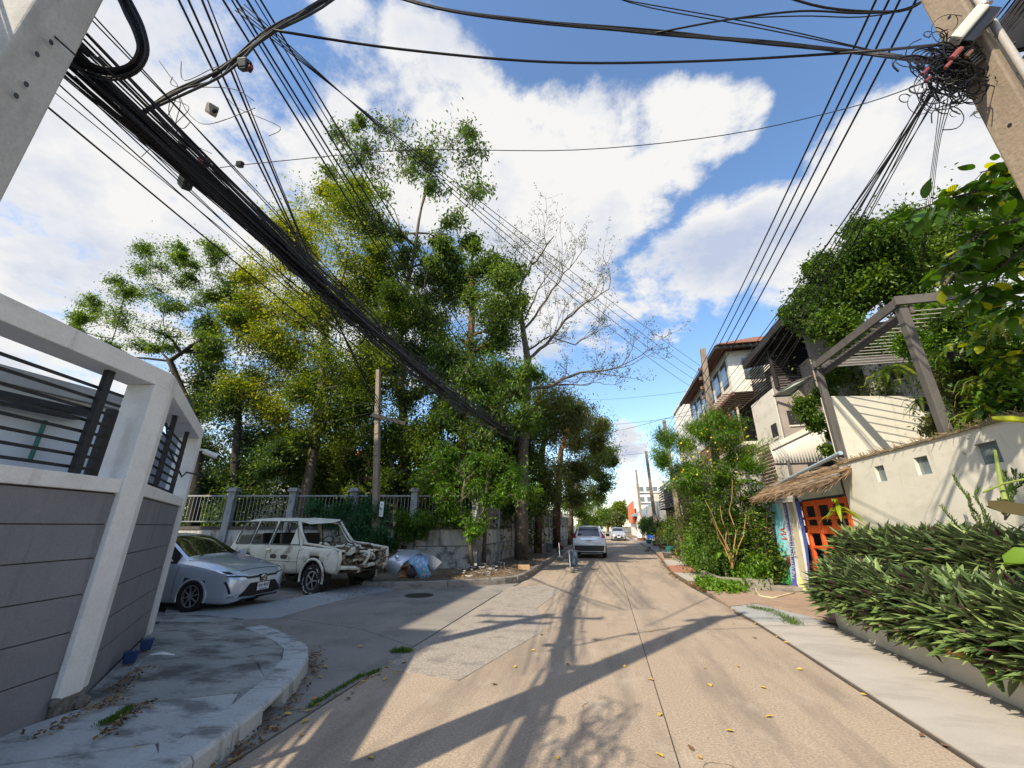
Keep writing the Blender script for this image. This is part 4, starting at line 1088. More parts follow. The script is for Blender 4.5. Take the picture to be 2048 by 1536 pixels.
    for wx in wh:
        for s in (1, -1):
            make_wheel(C_, wx, s * .77, .395, s, w=.27, spokes=5, flat=.07, rimr=.56, twist=0, label='flat tyre with worn whitish sidewall' if wx > 0 and s < 0 else None)
            arch(C_, wx, s * .93, wr, s, M_p, wl=.06)
    # whitish scuffs on the flat tyre
    b = MB()
    for k in range(16):
        a = rr.uniform(0, 2 * PI); q = rr.uniform(.27, .33)
        p = Vector((wh[0] + q * math.cos(a), -.907, .33 + q * math.sin(a))); t = Vector((-math.sin(a), 0, math.cos(a)))
        b.beam(p, p + t * rr.uniform(.03, .10), .012, .004, up=(0, 1, 0))
    b.build('sidewall_scuff', M_plate, C_, local=True)
wreck()

# loose body parts and pots behind the pole
M_sil = paint('dusty silver panel', (.45, .49, .55), metal=.5, rough=.4)
c0 = atZ(800, 1160, .19)
def P2(px, py, dy=0): return atY(px, py, c0.y + dy)
bp = MB(); rows = []
for i in range(9):
    t = i / 8
    top = P2(798 + 45 * t, 1103 - 2 * math.sin(t * PI), .35 + .15 * t); 
    rows.append([P2(767 + 26 * t * .9, 1133 + 20 * t, .0), P2(778 + 30 * t, 1118 + 8 * t, .10), top])
bp.grid(rows)
so = bp.build('loose_car_wing', M_sil, None, smooth=True, label='loose silver car body panel with a lamp leaning on the kerb', cat='car part'); m = so.modifiers.new('t', 'SOLIDIFY'); m.thickness = .02
bp = MB(); p = P2(794, 1114, .05); bp.lathe([(0, .03), (.05, .02), (.07, 0)], p, 14, R=Matrix.Rotation(PI / 2, 3, 'X')); o = bp.build('lamp_unit', M_lens, so, smooth=True)
bp = MB(); p = atZ(808, 1153, .16); y0 = p.y
bp.lathe([(.0, .0), (.17, 0), (.17, .02), (.11, .03), (.10, .10), (.12, .28), (.15, .30), (.15, .33), (.13, .33), (.10, .12), (0, .12)], (p.x, p.y, .15), 20)
bp.build('clay_pot', pm('terracotta', (.36, .17, .08), rough=.8, var=.2, scale=6, stain=(.2, .12, .08), fine=.15), None, smooth=True, label='orange terracotta pot on a saucer beside the loose car panels', cat='pot')
bp = MB(); p = atZ(823, 1155, .16)
bp.lathe([(0, 0), (.10, .01), (.17, .09), (.18, .16), (.13, .25), (.06, .29), (.06, .33), (.10, .36), (.09, .37), (.045, .33), (.045, .28), (0, .25)], (p.x, p.y, .15), 20)
bp.build('clay_jar', pm('dark clay', (.075, .06, .055), rough=.6, var=.2, scale=6), None, smooth=True, label='round dark clay jar between the terracotta pot and the blue cover', cat='jar')
bp = MB(); rows = []
for i in range(9):
    a = i / 8; rows.append([P2(840 + 22 * a + 6 * math.sin(a * 3), 1158 - 8 * a, .0), P2(829 + 26 * a, 1134 - 8 * math.sin(a * PI), .0), P2(812 + 44 * a, 1122 - 13 * math.sin(a * PI * .8) + 4 * a, .22)])
bp.grid(rows)
M_floral = pm('blue floral cloth', (.12, .34, .52), rough=.6, var=.3, scale=16, bump=.3, stain=(.50, .45, .55), stain_scale=(14, 14, 14), stain_amt=1, stain_lo=.5, stain_hi=.55, fine=.3)
o = bp.build('windscreen_cover', M_floral, None, smooth=True, label='blue and violet patterned cover draped over the loose car parts', cat='cover'); m = o.modifiers.new('t', 'SOLIDIFY'); m.thickness = .01
bp = MB(); bp.grid([[P2(842, 1104, .55), P2(842, 1112, .5)], [P2(868, 1112, .5), P2(862, 1140, .2)], [P2(884, 1124, .4), P2(868, 1142, .15)]]); o = bp.build('loose_bonnet', paint('grey panel', (.12, .13, .14), metal=.3, rough=.5), None, label='dark grey bonnet panel lying behind the patterned cover', cat='car part'); m = o.modifiers.new('t', 'SOLIDIFY'); m.thickness = .02
bp = MB(); bp.beam(P2(796, 1100, .5), P2(832, 1101, .6), .22, .02); bp.build('plywood_board', pm('grey plywood', (.38, .33, .28), rough=.85), None, label='thin pale board lying on top of the loose car panels', cat='board')

# ================================================================== TREES
M_bark = pm('grey brown bark', (.13, .105, .08), rough=.95, var=.35, scale=6, bump=1, bscale=25, stain=(.05, .04, .03), stain_scale=(8, 8, 1.5), stain_amt=.7, fine=.25)
M_barkred = pm('reddish flaking bark', (.17, .085, .05), rough=.95, var=.4, scale=5, bump=1, bscale=25, stain=(.025, .02, .016), stain_scale=(3, 3, 1.2), stain_amt=.95, stain_lo=.48, stain_hi=.58, fine=.3)
M_barkpale = pm('pale dry bark', (.25, .21, .17), rough=.95, var=.3, scale=6, bump=1, bscale=25, fine=.2)
M_barkdark = pm('dark bark', (.045, .038, .03), rough=.95, var=.3, scale=6, bump=.8, fine=.2)
L_yel = leafmat('yellow-green leaves', (.035, .07, .014), (.12, .185, .022), (.38, .39, .035), .45)
L_grn = leafmat('mid green leaves', (.022, .055, .012), (.075, .15, .022), (.20, .30, .04), .42)
L_drk = leafmat('dark green leaves', (.018, .042, .012), (.055, .11, .022), (.18, .26, .045), .4)
L_bri = leafmat('bright green leaves', (.04, .10, .012), (.11, .24, .022), (.26, .40, .04), .42)
L_blu = leafmat('blue-green feathery leaves', (.012, .045, .02), (.028, .10, .04), (.07, .19, .06), .35)
L_oli = leafmat('olive leaves', (.035, .045, .018), (.09, .11, .03), (.19, .22, .05), .4)
L_fan = leafmat('fan palm leaves', (.014, .045, .008), (.045, .11, .015), (.22, .32, .04), .32, rough=.35)
L_big = leafmat('broad glossy leaves', (.02, .06, .008), (.07, .16, .015), (.42, .46, .02), .40, rough=.35)

def at_px(px, py, Y, dy=0.0): return atY(px, py, Y + dy)
def clumps(spec, Y, seed, jit=1.2, k=1.0, dup=True, flat=1.0):
    rnd = random.Random(seed); out = []
    if dup: spec = list(spec) + [(s[0] + rnd.uniform(-1.05, 1.05) * s[2], s[1] + rnd.uniform(-.8, .9) * s[2], s[2] * rnd.uniform(.5, .8)) for s in spec]
    for s in spec:
        px, py, r = s[:3]; yy = Y + rnd.uniform(-jit, jit) + (s[3] if len(s) > 3 else 0)
        d = yy / ray(px, py).y
        c, R = px_clump(px, py, d, r * k, r * k * flat); out.append((c, R))
    return out
def trunk_px(pts, Y, ground=True):
    out = []
    for i, (px, py, r) in enumerate(pts):
        p = atY(px, py, Y)
        if i == 0 and ground: p.z = .1
        out.append((p, r))
    return out

grow_tree('tall_tree', 'tall thin-crowned tree standing higher than all others behind the fence', 'tree',
    trunk_px([(822, 1085, .30), (816, 980, .26), (808, 850, .22), (798, 720, .19), (806, 610, .15), (826, 520, .11), (838, 440, .08), (850, 380, .05)], 18.5),
    clumps([(740, 290, 42), (790, 262, 45), (840, 300, 45), (905, 285, 45), (935, 330, 40), (950, 385, 32), (700, 325, 35), (755, 350, 40), (880, 375, 35), (915, 440, 28), (850, 330, 40), (655, 350, 30), (925, 262, 26), (720, 235, 16), (690, 275, 28), (800, 320, 35), (820, 600, 34), (780, 690, 34), (840, 560, 24), (760, 560, 26), (830, 500, 24), (858, 520, 24), (790, 460, 24), (880, 480, 22), (840, 640, 30), (800, 530, 26)], 18.5, 1, 1.5),
    L_drk, 11, M_bark, leaves_per=190, lsize=(.20, .34), lwidth=.36, droop=.9, twigs=12, limb_r=.09, tonebias=.12)
grow_tree('golden_tree', 'broad yellow-green leafy tree leaning behind the garden fence', 'tree',
    trunk_px([(604, 1040, .26), (614, 975, .24), (628, 900, .22), (640, 800, .2), (652, 680, .16), (650, 560, .10)], 16.4),
    clumps([(575, 470, 50), (628, 432, 55), (690, 425, 58), (740, 450, 50), (600, 530, 62), (695, 520, 66), (770, 520, 45), (530, 555, 48), (545, 630, 60), (640, 640, 66), (735, 625, 60), (500, 690, 52), (575, 730, 60), (665, 740, 60), (745, 730, 50), (470, 780, 45), (545, 820, 52), (640, 830, 52), (482, 620, 40), (720, 810, 45), (580, 880, 40), (800, 590, 36), (780, 640, 40), (800, 700, 34), (720, 380, 24), (660, 385, 22), (600, 600, 50), (510, 610, 40), (600, 790, 46)], 16.6, 2, 1.8, flat=.8),
    L_yel, 12, M_bark, leaves_per=1750, lsize=(.10, .19), lwidth=.5, twigs=12, spread=1.25, tonebias=-.08,
    tone_of=lambda P: np.clip((-P[:, 0] - 11.5) * .06, -.15, .25) + np.clip((P[:, 2] - 6) * .01, -.1, .1))
grow_tree('spreading_tree', 'airy flat-topped tree at the far left behind the corner wall', 'tree',
    trunk_px([(402, 1050, .24), (395, 900, .2), (372, 800, .17), (340, 722, .14), (385, 690, .09)], 14.6),
    clumps([(300, 530, 38), (348, 515, 36), (420, 510, 34), (448, 560, 36), (250, 590, 40), (195, 630, 34), (328, 585, 42), (395, 600, 38), (255, 655, 36), (158, 632, 20), (320, 665, 40), (455, 635, 30), (140, 660, 16), (215, 690, 26), (370, 560, 34), (290, 500, 22), (360, 495, 20), (420, 492, 22), (440, 600, 30), (230, 560, 24), (180, 610, 22), (480, 600, 24), (410, 680, 34), (290, 700, 26), (440, 690, 34)], 14.8, 3, 1.4, flat=.62),
    L_grn, 13, M_barkdark, leaves_per=480, lsize=(.10, .17), lwidth=.42, twigs=12, droop=.35, tonebias=.14, spread=1.1)
grow_tree('shade_tree', 'dark dense tree in shade behind the left garden fence', 'tree',
    trunk_px([(470, 1050, .2), (468, 950, .19), (476, 850, .15), (480, 780, .1)], 16.0),
    clumps([(425, 740, 42), (440, 820, 52), (505, 880, 52), (415, 900, 52), (590, 930, 40), (440, 975, 40), (385, 830, 36), (390, 960, 36), (520, 960, 34), (415, 660, 30)], 16.2, 4, 1.2),
    L_drk, 14, M_barkdark, leaves_per=1700, lsize=(.10, .2), lwidth=.48, twigs=9, spread=1.3, tonebias=.0)
grow_tree('understory_tree', 'loose mixed green tree behind the pole with the number sign', 'tree',
    trunk_px([(800, 1050, .12), (790, 950, .11), (770, 880, .09)], 17.2),
    clumps([(690, 900, 50), (735, 850, 45), (790, 900, 45), (690, 965, 36), (780, 975, 40), (845, 930, 42), (850, 860, 42), (640, 910, 40), (850, 990, 36), (815, 800, 34)], 17.4, 5, 1.0),
    L_yel, 15, M_bark, leaves_per=1300, lsize=(.10, .18), lwidth=.48, twigs=9, spread=1.2, tonebias=-.22)
grow_tree('vine_covered_tree', 'dense dark tree wrapped in vines with a pointed top', 'tree',
    trunk_px([(908, 1080, .28), (912, 980, .27), (928, 850, .25), (936, 740, .22), (944, 640, .18), (944, 520, .10)], 18.8),
    clumps([(940, 485, 17), (900, 515, 24), (868, 545, 32), (962, 540, 40), (1003, 560, 36), (895, 600, 48), (980, 625, 48), (872, 680, 44), (955, 700, 50), (1005, 680, 36), (868, 770, 40), (940, 780, 50), (1000, 760, 42), (1025, 540, 26), (920, 560, 36), (850, 600, 34), (860, 660, 34), (1030, 620, 28), (835, 720, 34), (905, 850, 42), (975, 860, 42), (838, 640, 26)], 18.8, 6, 1.4),
    L_drk, 16, M_barkred, leaves_per=1350, lsize=(.12, .22), lwidth=.5, twigs=11, spread=1.15, droop=.6, tonebias=.14)
def feather_tree(name, label, Y, trunk, cl, leaf, seed, n, **k):
    return grow_tree(name, label, 'tree', trunk_px(trunk, Y), clumps(cl, Y, seed, .6), leaf, seed, M_bark, leaves_per=n, **k)
feather_tree('street_tree', 'bright green young tree with drooping leaflets over the garden corner', 16.8, [(968, 1118, .09), (972, 1000, .08), (980, 900, .07), (985, 820, .05)],
    [(950, 745, 34), (1005, 745, 38), (1030, 785, 34), (1000, 815, 38), (945, 800, 34), (900, 790, 30), (1050, 740, 20), (880, 840, 30), (1045, 850, 34), (960, 870, 36)], L_grn, 21, 330, lsize=(.16, .30), lwidth=.30, twigs=10, droop=.7, tonebias=.0)
feather_tree('street_tree', 'low bushy tree with light green leaves in front of the stained wall', 15.4, [(946, 1140, .09), (940, 1080, .07), (920, 1020, .06), (930, 960, .04)],
    [(870, 930, 36), (920, 945, 38), (975, 930, 40), (1030, 945, 34), (890, 990, 34), (950, 985, 30), (1055, 985, 24), (1010, 985, 26), (850, 960, 26), (905, 1030, 26), (955, 1050, 22), (880, 900, 30)], L_bri, 22, 330, lsize=(.11, .22), lwidth=.34, twigs=10, droop=.3, tonebias=-.15)
feather_tree('feathery_shrub', 'blue-green feathery shrub leaning over the stripped estate car', 14.0, [(775, 1100, .05), (760, 1060, .04), (730, 1040, .03)],
    [(700, 1015, 28), (662, 1040, 26), (738, 1050, 30), (625, 1020, 20), (760, 1020, 22), (700, 1060, 26), (735, 1090, 26), (760, 1075, 24)], L_blu, 23, 900, lsize=(.08, .15), lwidth=.3, twigs=10, droop=.2, tonebias=.1)
feather_tree('wall_shrub', 'small leafy shrub against the stained wall beside the number pole', 15.0, [(798, 1120, .05), (800, 1090, .04)],
    [(800, 1040, 26), (820, 1070, 26), (795, 1085, 20), (845, 1040, 20)], L_bri, 24, 500, lsize=(.09, .15), lwidth=.45, twigs=8, tonebias=-.2)

# nearly bare tree
def twig_tree(name, label, Y, trunk, limbs, seed, bark, leaf, nleaf):
    rnd = random.Random(seed); tr = trunk_px(trunk, Y); base = tr[0][0]
    t = thing(name, label, 'tree', tuple(base))
    b = MB(); b.tube([p for p, r in tr], [r for p, r in tr], 8); b.build('trunk', bark, t, smooth=True)
    b = MB(); tips = []
    def sub(p, d, L, r, lev):
        path = [p]; q = p.copy(); dd = d.copy()
        for k in range(4):
            dd = (dd + Vector((rnd.uniform(-.35, .35), rnd.uniform(-.35, .35), rnd.uniform(-.25, .35)))).normalized(); q = q + dd * L / 4; path.append(q.copy())
        b.tube(path, [r, r * .8, r * .6, r * .45, r * .3], 4 if lev < 2 else 3, cap=False)
        if lev < 3:
            for k in range(4 if lev < 2 else 3):
                i = rnd.choice((1, 2, 3, 4)); nd = (dd + Vector((rnd.uniform(-.9, .9), rnd.uniform(-.9, .9), rnd.uniform(-.5, .8)))).normalized()
                sub(path[i], nd, L * rnd.uniform(.5, .7), r * .5, lev + 1)
        else: tips.append(path[-1]); tips.append(path[2])
    for pts, r in limbs:
        P = [atY(x, y, Y + rnd.uniform(-.5, .5) * (i > 0)) for i, (x, y) in enumerate(pts)]
        sm = []
        for a, c in zip(P, P[1:]): sm += wiggle(a, c, 3, .05, rnd)[:-1]
        sm.append(P[-1]); n = len(sm)
        b.tube(sm, [r * (1 - .75 * i / (n - 1)) for i in range(n)], 6, cap=False)
        for i in range(2, n):
            if rnd.random() < .75:
                d0 = (sm[i] - sm[i - 1]).normalized(); nd = (d0 + Vector((rnd.uniform(-.9, .9), rnd.uniform(-.9, .9), rnd.uniform(-.3, .9)))).normalized()
                sub(sm[i], nd, rnd.uniform(1.0, 2.4), max(r * .32, .022), 1)
    b.build('branches', bark, t, smooth=True)
    rng = np.random.default_rng(seed); idx = rng.integers(0, len(tips), nleaf); P = np.array([tuple(x) for x in tips])[idx] + rng.normal(size=(nleaf, 3)) * .08
    leaf_object('crown', P, nrm(rand_dirs(nleaf, rng) + [0, 0, .5]), rand_dirs(nleaf, rng), rng.uniform(.07, .15, nleaf), .05, rng.uniform(.1, .7, nleaf), leaf, t)
twig_tree('bare_tree', 'nearly bare tree with twisting pale branches reaching over the street', 20.5,
    [(1043, 1112, .36), (1043, 1040, .33), (1046, 900, .28), (1052, 800, .24), (1057, 730, .20), (1046, 660, .15), (1040, 610, .12)],
    [([(1040, 610), (1042, 570), (1062, 530), (1088, 500), (1108, 472)], .10), ([(1046, 660), (1080, 615), (1118, 565), (1152, 520)], .08), ([(1055, 720), (1092, 690), (1130, 640), (1172, 605), (1218, 578)], .10),
     ([(1057, 780), (1105, 770), (1160, 745), (1215, 740), (1262, 722)], .10), ([(1105, 770), (1160, 770), (1200, 765)], .05), ([(1040, 610), (1022, 560), (1030, 505), (1052, 482)], .07), ([(1057, 700), (1100, 672), (1150, 690), (1192, 660)], .06), ([(1050, 640), (1075, 580), (1120, 500)], .06)],
    31, M_bark, L_oli, 5200)

# row of trees further along the left side of the street
row = [('olive-green tree nearest the white SUV with bare brown stems', [(1075, 1098, .25), (1078, 1000, .22), (1085, 900, .18), (1095, 830, .1)], 25.5, [(1085, 790, 34), (1120, 800, 36), (1070, 850, 36), (1110, 870, 40), (1060, 920, 34), (1100, 950, 36), (1145, 850, 30), (1050, 870, 26), (1080, 1010, 30)], L_oli, 1300),
       ('brown-trunked street tree just behind the white SUV', [(1112, 1085, .3), (1114, 1000, .28), (1122, 900, .2), (1135, 850, .1)], 31, [(1140, 815, 30), (1170, 840, 32), (1150, 890, 36), (1190, 880, 26), (1130, 940, 34), (1175, 940, 30), (1150, 990, 26)], L_oli, 1300),
       ('dark green tree hanging lowest over the street beyond the SUV', [(1140, 1078, .25), (1142, 1020, .2), (1160, 940, .12)], 37, [(1200, 870, 24), (1215, 905, 22), (1185, 925, 30), (1210, 950, 20), (1165, 975, 28), (1225, 925, 12), (1195, 990, 20), (1130, 1010, 26)], L_drk, 1500),
       ('rounded green tree at the far end of the left tree row', [(1165, 1070, .25), (1168, 1030, .2), (1175, 1000, .1)], 55, [(1180, 1010, 22), (1200, 1000, 18), (1165, 1030, 20), (1205, 1030, 14), (1150, 1010, 20), (1190, 1045, 14)], L_grn, 1300)]
for i, (lab, tr, Y, cl, lf, n) in enumerate(row):
    grow_tree('street_tree', lab, 'tree', trunk_px(tr, Y), clumps(cl, Y, 40 + i, 1.5), lf, 50 + i, (M_barkred if i < 2 else M_bark), leaves_per=n, lsize=(.12, .24), lwidth=.42, twigs=10, spread=1.2, droop=.6, tonebias=.15, group='street trees along the left kerb')
for i, (px, py, Y, r, lab, lf) in enumerate([(1216, 1040, 120, 14, 'pale yellow-green tree at the end of the street, left one', L_yel), (1240, 1025, 125, 18, 'tall sparse yellowish tree closing the end of the street', L_yel), (1228, 1040, 110, 12, 'low olive tree between the yellow trees at the end of the street', L_oli), (1180, 1050, 90, 14, 'green tree half hidden behind the white SUV roof line', L_grn)]):
    tr = [(px, 1064, .4), (px, py, .2)]
    grow_tree('distant_tree', lab, 'tree', trunk_px(tr, Y), clumps([(px, py, r), (px - r * .8, py + r * .3, r * .8), (px + r * .8, py + r * .2, r * .8), (px, py - r * .6, r * .6)], Y, 60 + i, 2), lf, 70 + i, M_barkpale, leaves_per=1100, lsize=(.35, .6), lwidth=.6, twigs=8, spread=1.1, tonebias=.1)

# dense greenery deeper in the garden, one shrub after another
rr = random.Random(77)
for i in range(13):
    x = -26 + i * 1.75 + rr.uniform(-.4, .4); y = 20.5 + rr.uniform(-1, 2.5); h = rr.uniform(3.2, 5.5)
    if x > -6.5: y += 5
    grow_tree('garden_shrub', 'dense shrub deep in the garden behind the fence', 'shrub', [(Vector((x, y, .05)), .12), (Vector((x, y, h * .6)), .07)], [(Vector((x + rr.uniform(-.6, .6), y, h * q)), Vector((1.5, 1.2, 1.0))) for q in (.25, .5, .8, 1.0)], rr.choice((L_drk, L_drk, L_grn)), 90 + i, M_barkdark,
        group='shrubs deep in the fenced garden', leaves_per=900, lsize=(.16, .30), lwidth=.5, twigs=6, spread=1.6)
for i in range(9):
    y = 19 + i * 3.4; x = -7.0 + rr.uniform(-.6, .6); h = rr.uniform(3.0, 4.6)
    grow_tree('garden_shrub', 'tall shrub crowding behind the roadside sheet metal fence', 'shrub', [(Vector((x, y, .05)), .12), (Vector((x, y, h * .6)), .07)], [(Vector((x + rr.uniform(-.4, .4), y, h * q)), Vector((1.3, 1.5, .9))) for q in (.3, .6, .9, 1.1)], rr.choice((L_drk, L_grn, L_oli)), 120 + i, M_barkdark,
        group='shrubs behind the roadside fence', leaves_per=700, lsize=(.16, .30), lwidth=.5, twigs=6, spread=1.6)

grow_tree('garden_tree', 'big dark green tree filling the gaps behind the golden tree', 'tree', trunk_px([(700, 1040, .2), (705, 900, .17), (700, 760, .12)], 19.5),
    clumps([(500, 800, 50), (560, 760, 55), (640, 700, 60), (700, 620, 55), (760, 560, 45), (770, 680, 55), (700, 760, 60), (600, 860, 55), (760, 800, 55), (520, 900, 50), (680, 880, 50), (800, 760, 40), (620, 600, 46), (820, 880, 45)], 19.8, 7, 1.0), L_drk, 17, M_barkdark, leaves_per=1100, lsize=(.12, .22), lwidth=.5, twigs=9, spread=1.5, tonebias=.05)
grow_tree('garden_tree', 'dark leafy tree behind the vine-covered tree above the garden corner', 'tree', trunk_px([(1000, 1060, .2), (1000, 900, .15), (1000, 800, .1)], 21.5),
    clumps([(1000, 860, 50), (1030, 780, 40), (960, 900, 50), (1040, 920, 46), (890, 900, 44), (1000, 970, 44), (1060, 860, 36), (930, 830, 44), (1040, 1010, 34), (880, 720, 34)], 21.8, 8, .8), L_grn, 18, M_barkdark, leaves_per=1000, lsize=(.12, .22), lwidth=.5, twigs=9, spread=1.5, tonebias=-.12)

# white garden house with an orange roof glimpsed between the trunks
M_orange_roof = pm('orange roof tiles', (.42, .13, .05), rough=.8, var=.2, scale=2, fine=.15)
GH = thing('garden_house', 'white house with an orange tiled roof glimpsed behind the garden trees', 'house', (-19, 27, 0))
b = MB(); b.prism([(-26, 24.5), (-14, 24.5), (-14, 32), (-26, 32)], 0, 5.2); b.build('wall', M_housew, GH)
b = MB(); b.add([(-26.8, 23.8, 5.1), (-13.2, 23.8, 5.1), (-13.2, 32.8, 5.1), (-26.8, 32.8, 5.1), (-22, 28, 7.2), (-18, 28, 7.2)], [(0, 1, 5, 4), (1, 2, 5), (2, 3, 4, 5), (3, 0, 4), (3, 2, 1, 0)]); b.build('roof', M_orange_roof, GH)
for xx in (-24, -20.5, -17, -15):
    b = MB(); b.box((xx, 24.47, 3.4), (1.0, .06, 1.2)); b.build('window', glassmat('house glass', (.03, .035, .04)), GH)
b = MB(); b.add([(-14.5, 20.5, 4.0), (-10.5, 20.5, 4.0), (-11.5, 23, 5.0), (-13.5, 23, 5.0), (-14.5, 25, 4.0), (-10.5, 25, 4.0)], [(0, 1, 2, 3), (3, 2, 5, 4), (0, 3, 4), (1, 5, 2)]); 
GP = thing('garden_pavilion', 'small pavilion with an orange-red roof behind the leaning trunk', 'pavilion', (-12.5, 22.5, 0)); b.build('roof', M_orange_roof, GP)
b = MB(); b.prism([(-14.2, 20.9), (-10.9, 20.9), (-10.9, 24.6), (-14.2, 24.6)], 0, 3.99); b.build('wall', pm('garden grey wall', (.30, .30, .28)), GP)

# debris and small things on the verge
rr = random.Random(8)
b = MB()
for k in range(60):
    p = atZ(rr.gauss(965, 26), rr.gauss(1138, 7), .15); p.z = .14 + abs(rr.gauss(0, .09))
    a = rr.uniform(0, 6.28); b.grid([[p + Vector((math.cos(a + q + w) * rr.uniform(.05, .16), math.sin(a + q + w) * rr.uniform(.05, .16), rr.uniform(0, .08))) for q in (0, 1.5)] for w in (0, .8, 3)])
b.build('rubbish_heap', pm('grey plastic rags', (.34, .34, .33), rough=.7, var=.5, scale=7, fine=.1), None, label='heap of crumpled grey plastic and twigs at the foot of the bushy tree', cat='rubbish heap', kind='stuff')
b = MB()
for k in range(70):
    p = atZ(rr.gauss(1000, 45), rr.gauss(1134, 9), .15); b.tube(wiggle(p, p + Vector((rr.uniform(-.5, .5), rr.uniform(-.5, .5), rr.uniform(.02, .25))), 3, .1, rr), .008, 3)
b.build('dead_twigs', M_barkpale, None, label='dry fallen twigs scattered on the soil of the verge', cat='twigs', kind='stuff')
p = atZ(1048, 1140, .15); b = MB(); b.box((p.x, p.y, .24), (.42, .22, .16), rz=.2); b.build('tan_block', pm('tan box', (.42, .28, .15), rough=.8), None, label='tan brick-like block on the verge below the dark trunk', cat='block', bevel=.01)
for i, (px, py, h, lab) in enumerate(((1141, 1146, .85, 'nearer'), (1120, 1122, .8, 'farther'))):
    q = atZ(px, py, 0.0 if i == 0 else .19); T = thing('post_in_pot', lab + ' slim pale post standing in a concrete foot by the left kerb', 'post', tuple(q), 0, 'posts in concrete feet by the left kerb')
    b = MB(); b.lathe([(.13, 0), (.17, .10), (.16, .17), (.10, .20), (0, .20)], q, 14); b.build('foot', M_kerb, T)
    b = MB(); b.tube([q + Vector((0, 0, .18)), q + Vector((-.02, 0, h - .05))], .013, 7); b.build('pole', M_plw, T)
q = atZ(1146, 1133, 0); T = thing('grey_bin', 'grey-blue square bin standing on the road by the left kerb', 'bin', tuple(q))
b = MB(); b.box((q.x, q.y + .15, .30), (.36, .32, .58), taper=1.12); b.build('bin_body', pm('grey blue plastic', (.10, .14, .18), rough=.5), T, bevel=.02)
b = MB(); b.box((q.x, q.y + .15, .61), (.43, .38, .04)); b.build('rim', pm('grey blue plastic', (.10, .14, .18)), T, bevel=.01)
for px, py, c, lab in ((1099, 1103, (.40, .45, .48), 'pale grey bucket on the verge beside the tree trunk'), (1124, 1100, (.40, .10, .08), 'red and white paint tin on the far kerb'), (1118, 1106, (.10, .30, .22), 'small green bottle on the verge')):
    q = atZ(px, py, .15); b = MB(); s = 1.6 if 'bucket' in lab else .9
    b.lathe([(0, 0), (.11 * s, 0), (.14 * s, .3 * s), (.15 * s, .3 * s), (.15 * s, .32 * s), (.12 * s, .31 * s), (.10 * s, .05), (0, .05)], q, 14); b.build('bucket' if s > 1 else 'tin', pm('bucket paint ' + lab[:6], c, rough=.5), None, label=lab, cat='bucket' if s > 1 else 'tin', smooth=True)

# slender pipes / stakes by the verge
for px, y in ((985, 1118), (1065, 1100)):
    q = atZ(px, y, .15); b = MB(); b.tube([q, q + Vector((0.05, 0, 3.2))], .035, 7)
    b.build('pipe', M_plw, None, label=('white upright pipe against the stained garden wall', 'thin white pipe beside the dark trunk on the verge')[px > 1000], cat='pipe')

# ================================================================== RIGHT SIDE
M_cream = pm('cream painted wall', (.66, .64, .56), rough=.85, var=.05, scale=1.4, bump=.25, bscale=50, stain=(.40, .38, .31), stain_scale=(1.5, 1.5, 4), stain_amt=.35, stain_lo=.52, stain_hi=.7, fine=.05, extra=((.30, .29, .22), (5, 5, .8), .58, .74, .55))
M_pgray = pm('weathered grey timber', (.10, .093, .088), rough=.8, var=.25, scale=4, bump=.4, stain=(.06, .055, .05), stain_scale=(6, 6, 2), stain_amt=.5, fine=.15)
M_gblock = pm('glass block', (.16, .20, .21), rough=.25, var=.3, scale=10, bump=.2, spec=.7)
M_rod = pm('pale rods', (.34, .32, .30), rough=.7, var=.2, bump=.1)
M_straw = pm('dry straw', (.26, .18, .10), rough=.95, var=.4, scale=12, bump=.4, fine=.3)

# planter wall and beds beside the pavement
PW = thing('planter', 'low curved pale planter wall full of green and purple lance leaves', 'planter', (3.9, 4, 0))
out = [(3.68, -4), (3.68, 8.2), (3.74, 8.85), (3.92, 9.3), (4.25, 9.55), (4.98, 9.6)]
inn = inset(out, -.12)
b = MB(); b.prism(out + inn[::-1], .0, .36); b.build('rim_wall', M_cream, PW)
b = MB(); b.prism(inn + [(4.98, -4)], .0, .30); b.build('soil', M_dirt, PW)
b = MB(); b.prism([(4.30, -4), (4.30, 8.6), (4.6, 9.1), (4.98, 9.1), (4.98, -4)], .0, .78); b.build('raised_bed', M_cream, PW)

# cream garden wall with three small glass-block windows
WW = thing('garden_wall', 'tall cream garden wall with small glass block windows above the purple hedge', 'wall', (5.1, 4, 0))
x0, x1 = 5.0, 5.2
wins = [(6.38, 6.72), (7.60, 7.90), (8.68, 8.95)]
def seg(y0, y1, z0, z1, nm='wall', m=M_cream):
    b = MB(); b.box(((x0 + x1) / 2, (y0 + y1) / 2, (z0 + z1) / 2), (x1 - x0, y1 - y0, z1 - z0)); return b.build(nm, m, WW)
seg(-6, 10.12, 0, 2.42); 
yy = -6
for a, c in wins:
    seg(yy, a, 2.42, 2.70); b = MB(); b.box((5.07, (a + c) / 2, 2.56), (.04, c - a, .28)); b.build('glass_block', M_gblock, WW); yy = c
seg(yy, 10.12, 2.42, 2.70); seg(-6, 10.12, 2.70, 2.90)
b = MB(); b.box((5.10, 2.06, 2.918), (.26, 16.2, .035)); b.build('ledge', pm('mossy ledge', (.22, .18, .11), rough=.95, var=.4, scale=9, fine=.3), WW)
b = MB(); b.box((5.6, 2.5, 2.80), (.78, 15, .12)); b.build('terrace_floor', M_conc, WW)
rr = random.Random(4)
b = MB()
for k in range(420):
    y = rr.uniform(3.0, 10.1); p = Vector((5.0 + rr.uniform(-.03, .12), y, 2.935)); b.tube([p, p + Vector((rr.uniform(-.12, .02), rr.uniform(-.08, .08), rr.uniform(-.07, .09)))], .006, 3)
b.build('dry_roots', M_straw, WW, kind='stuff')

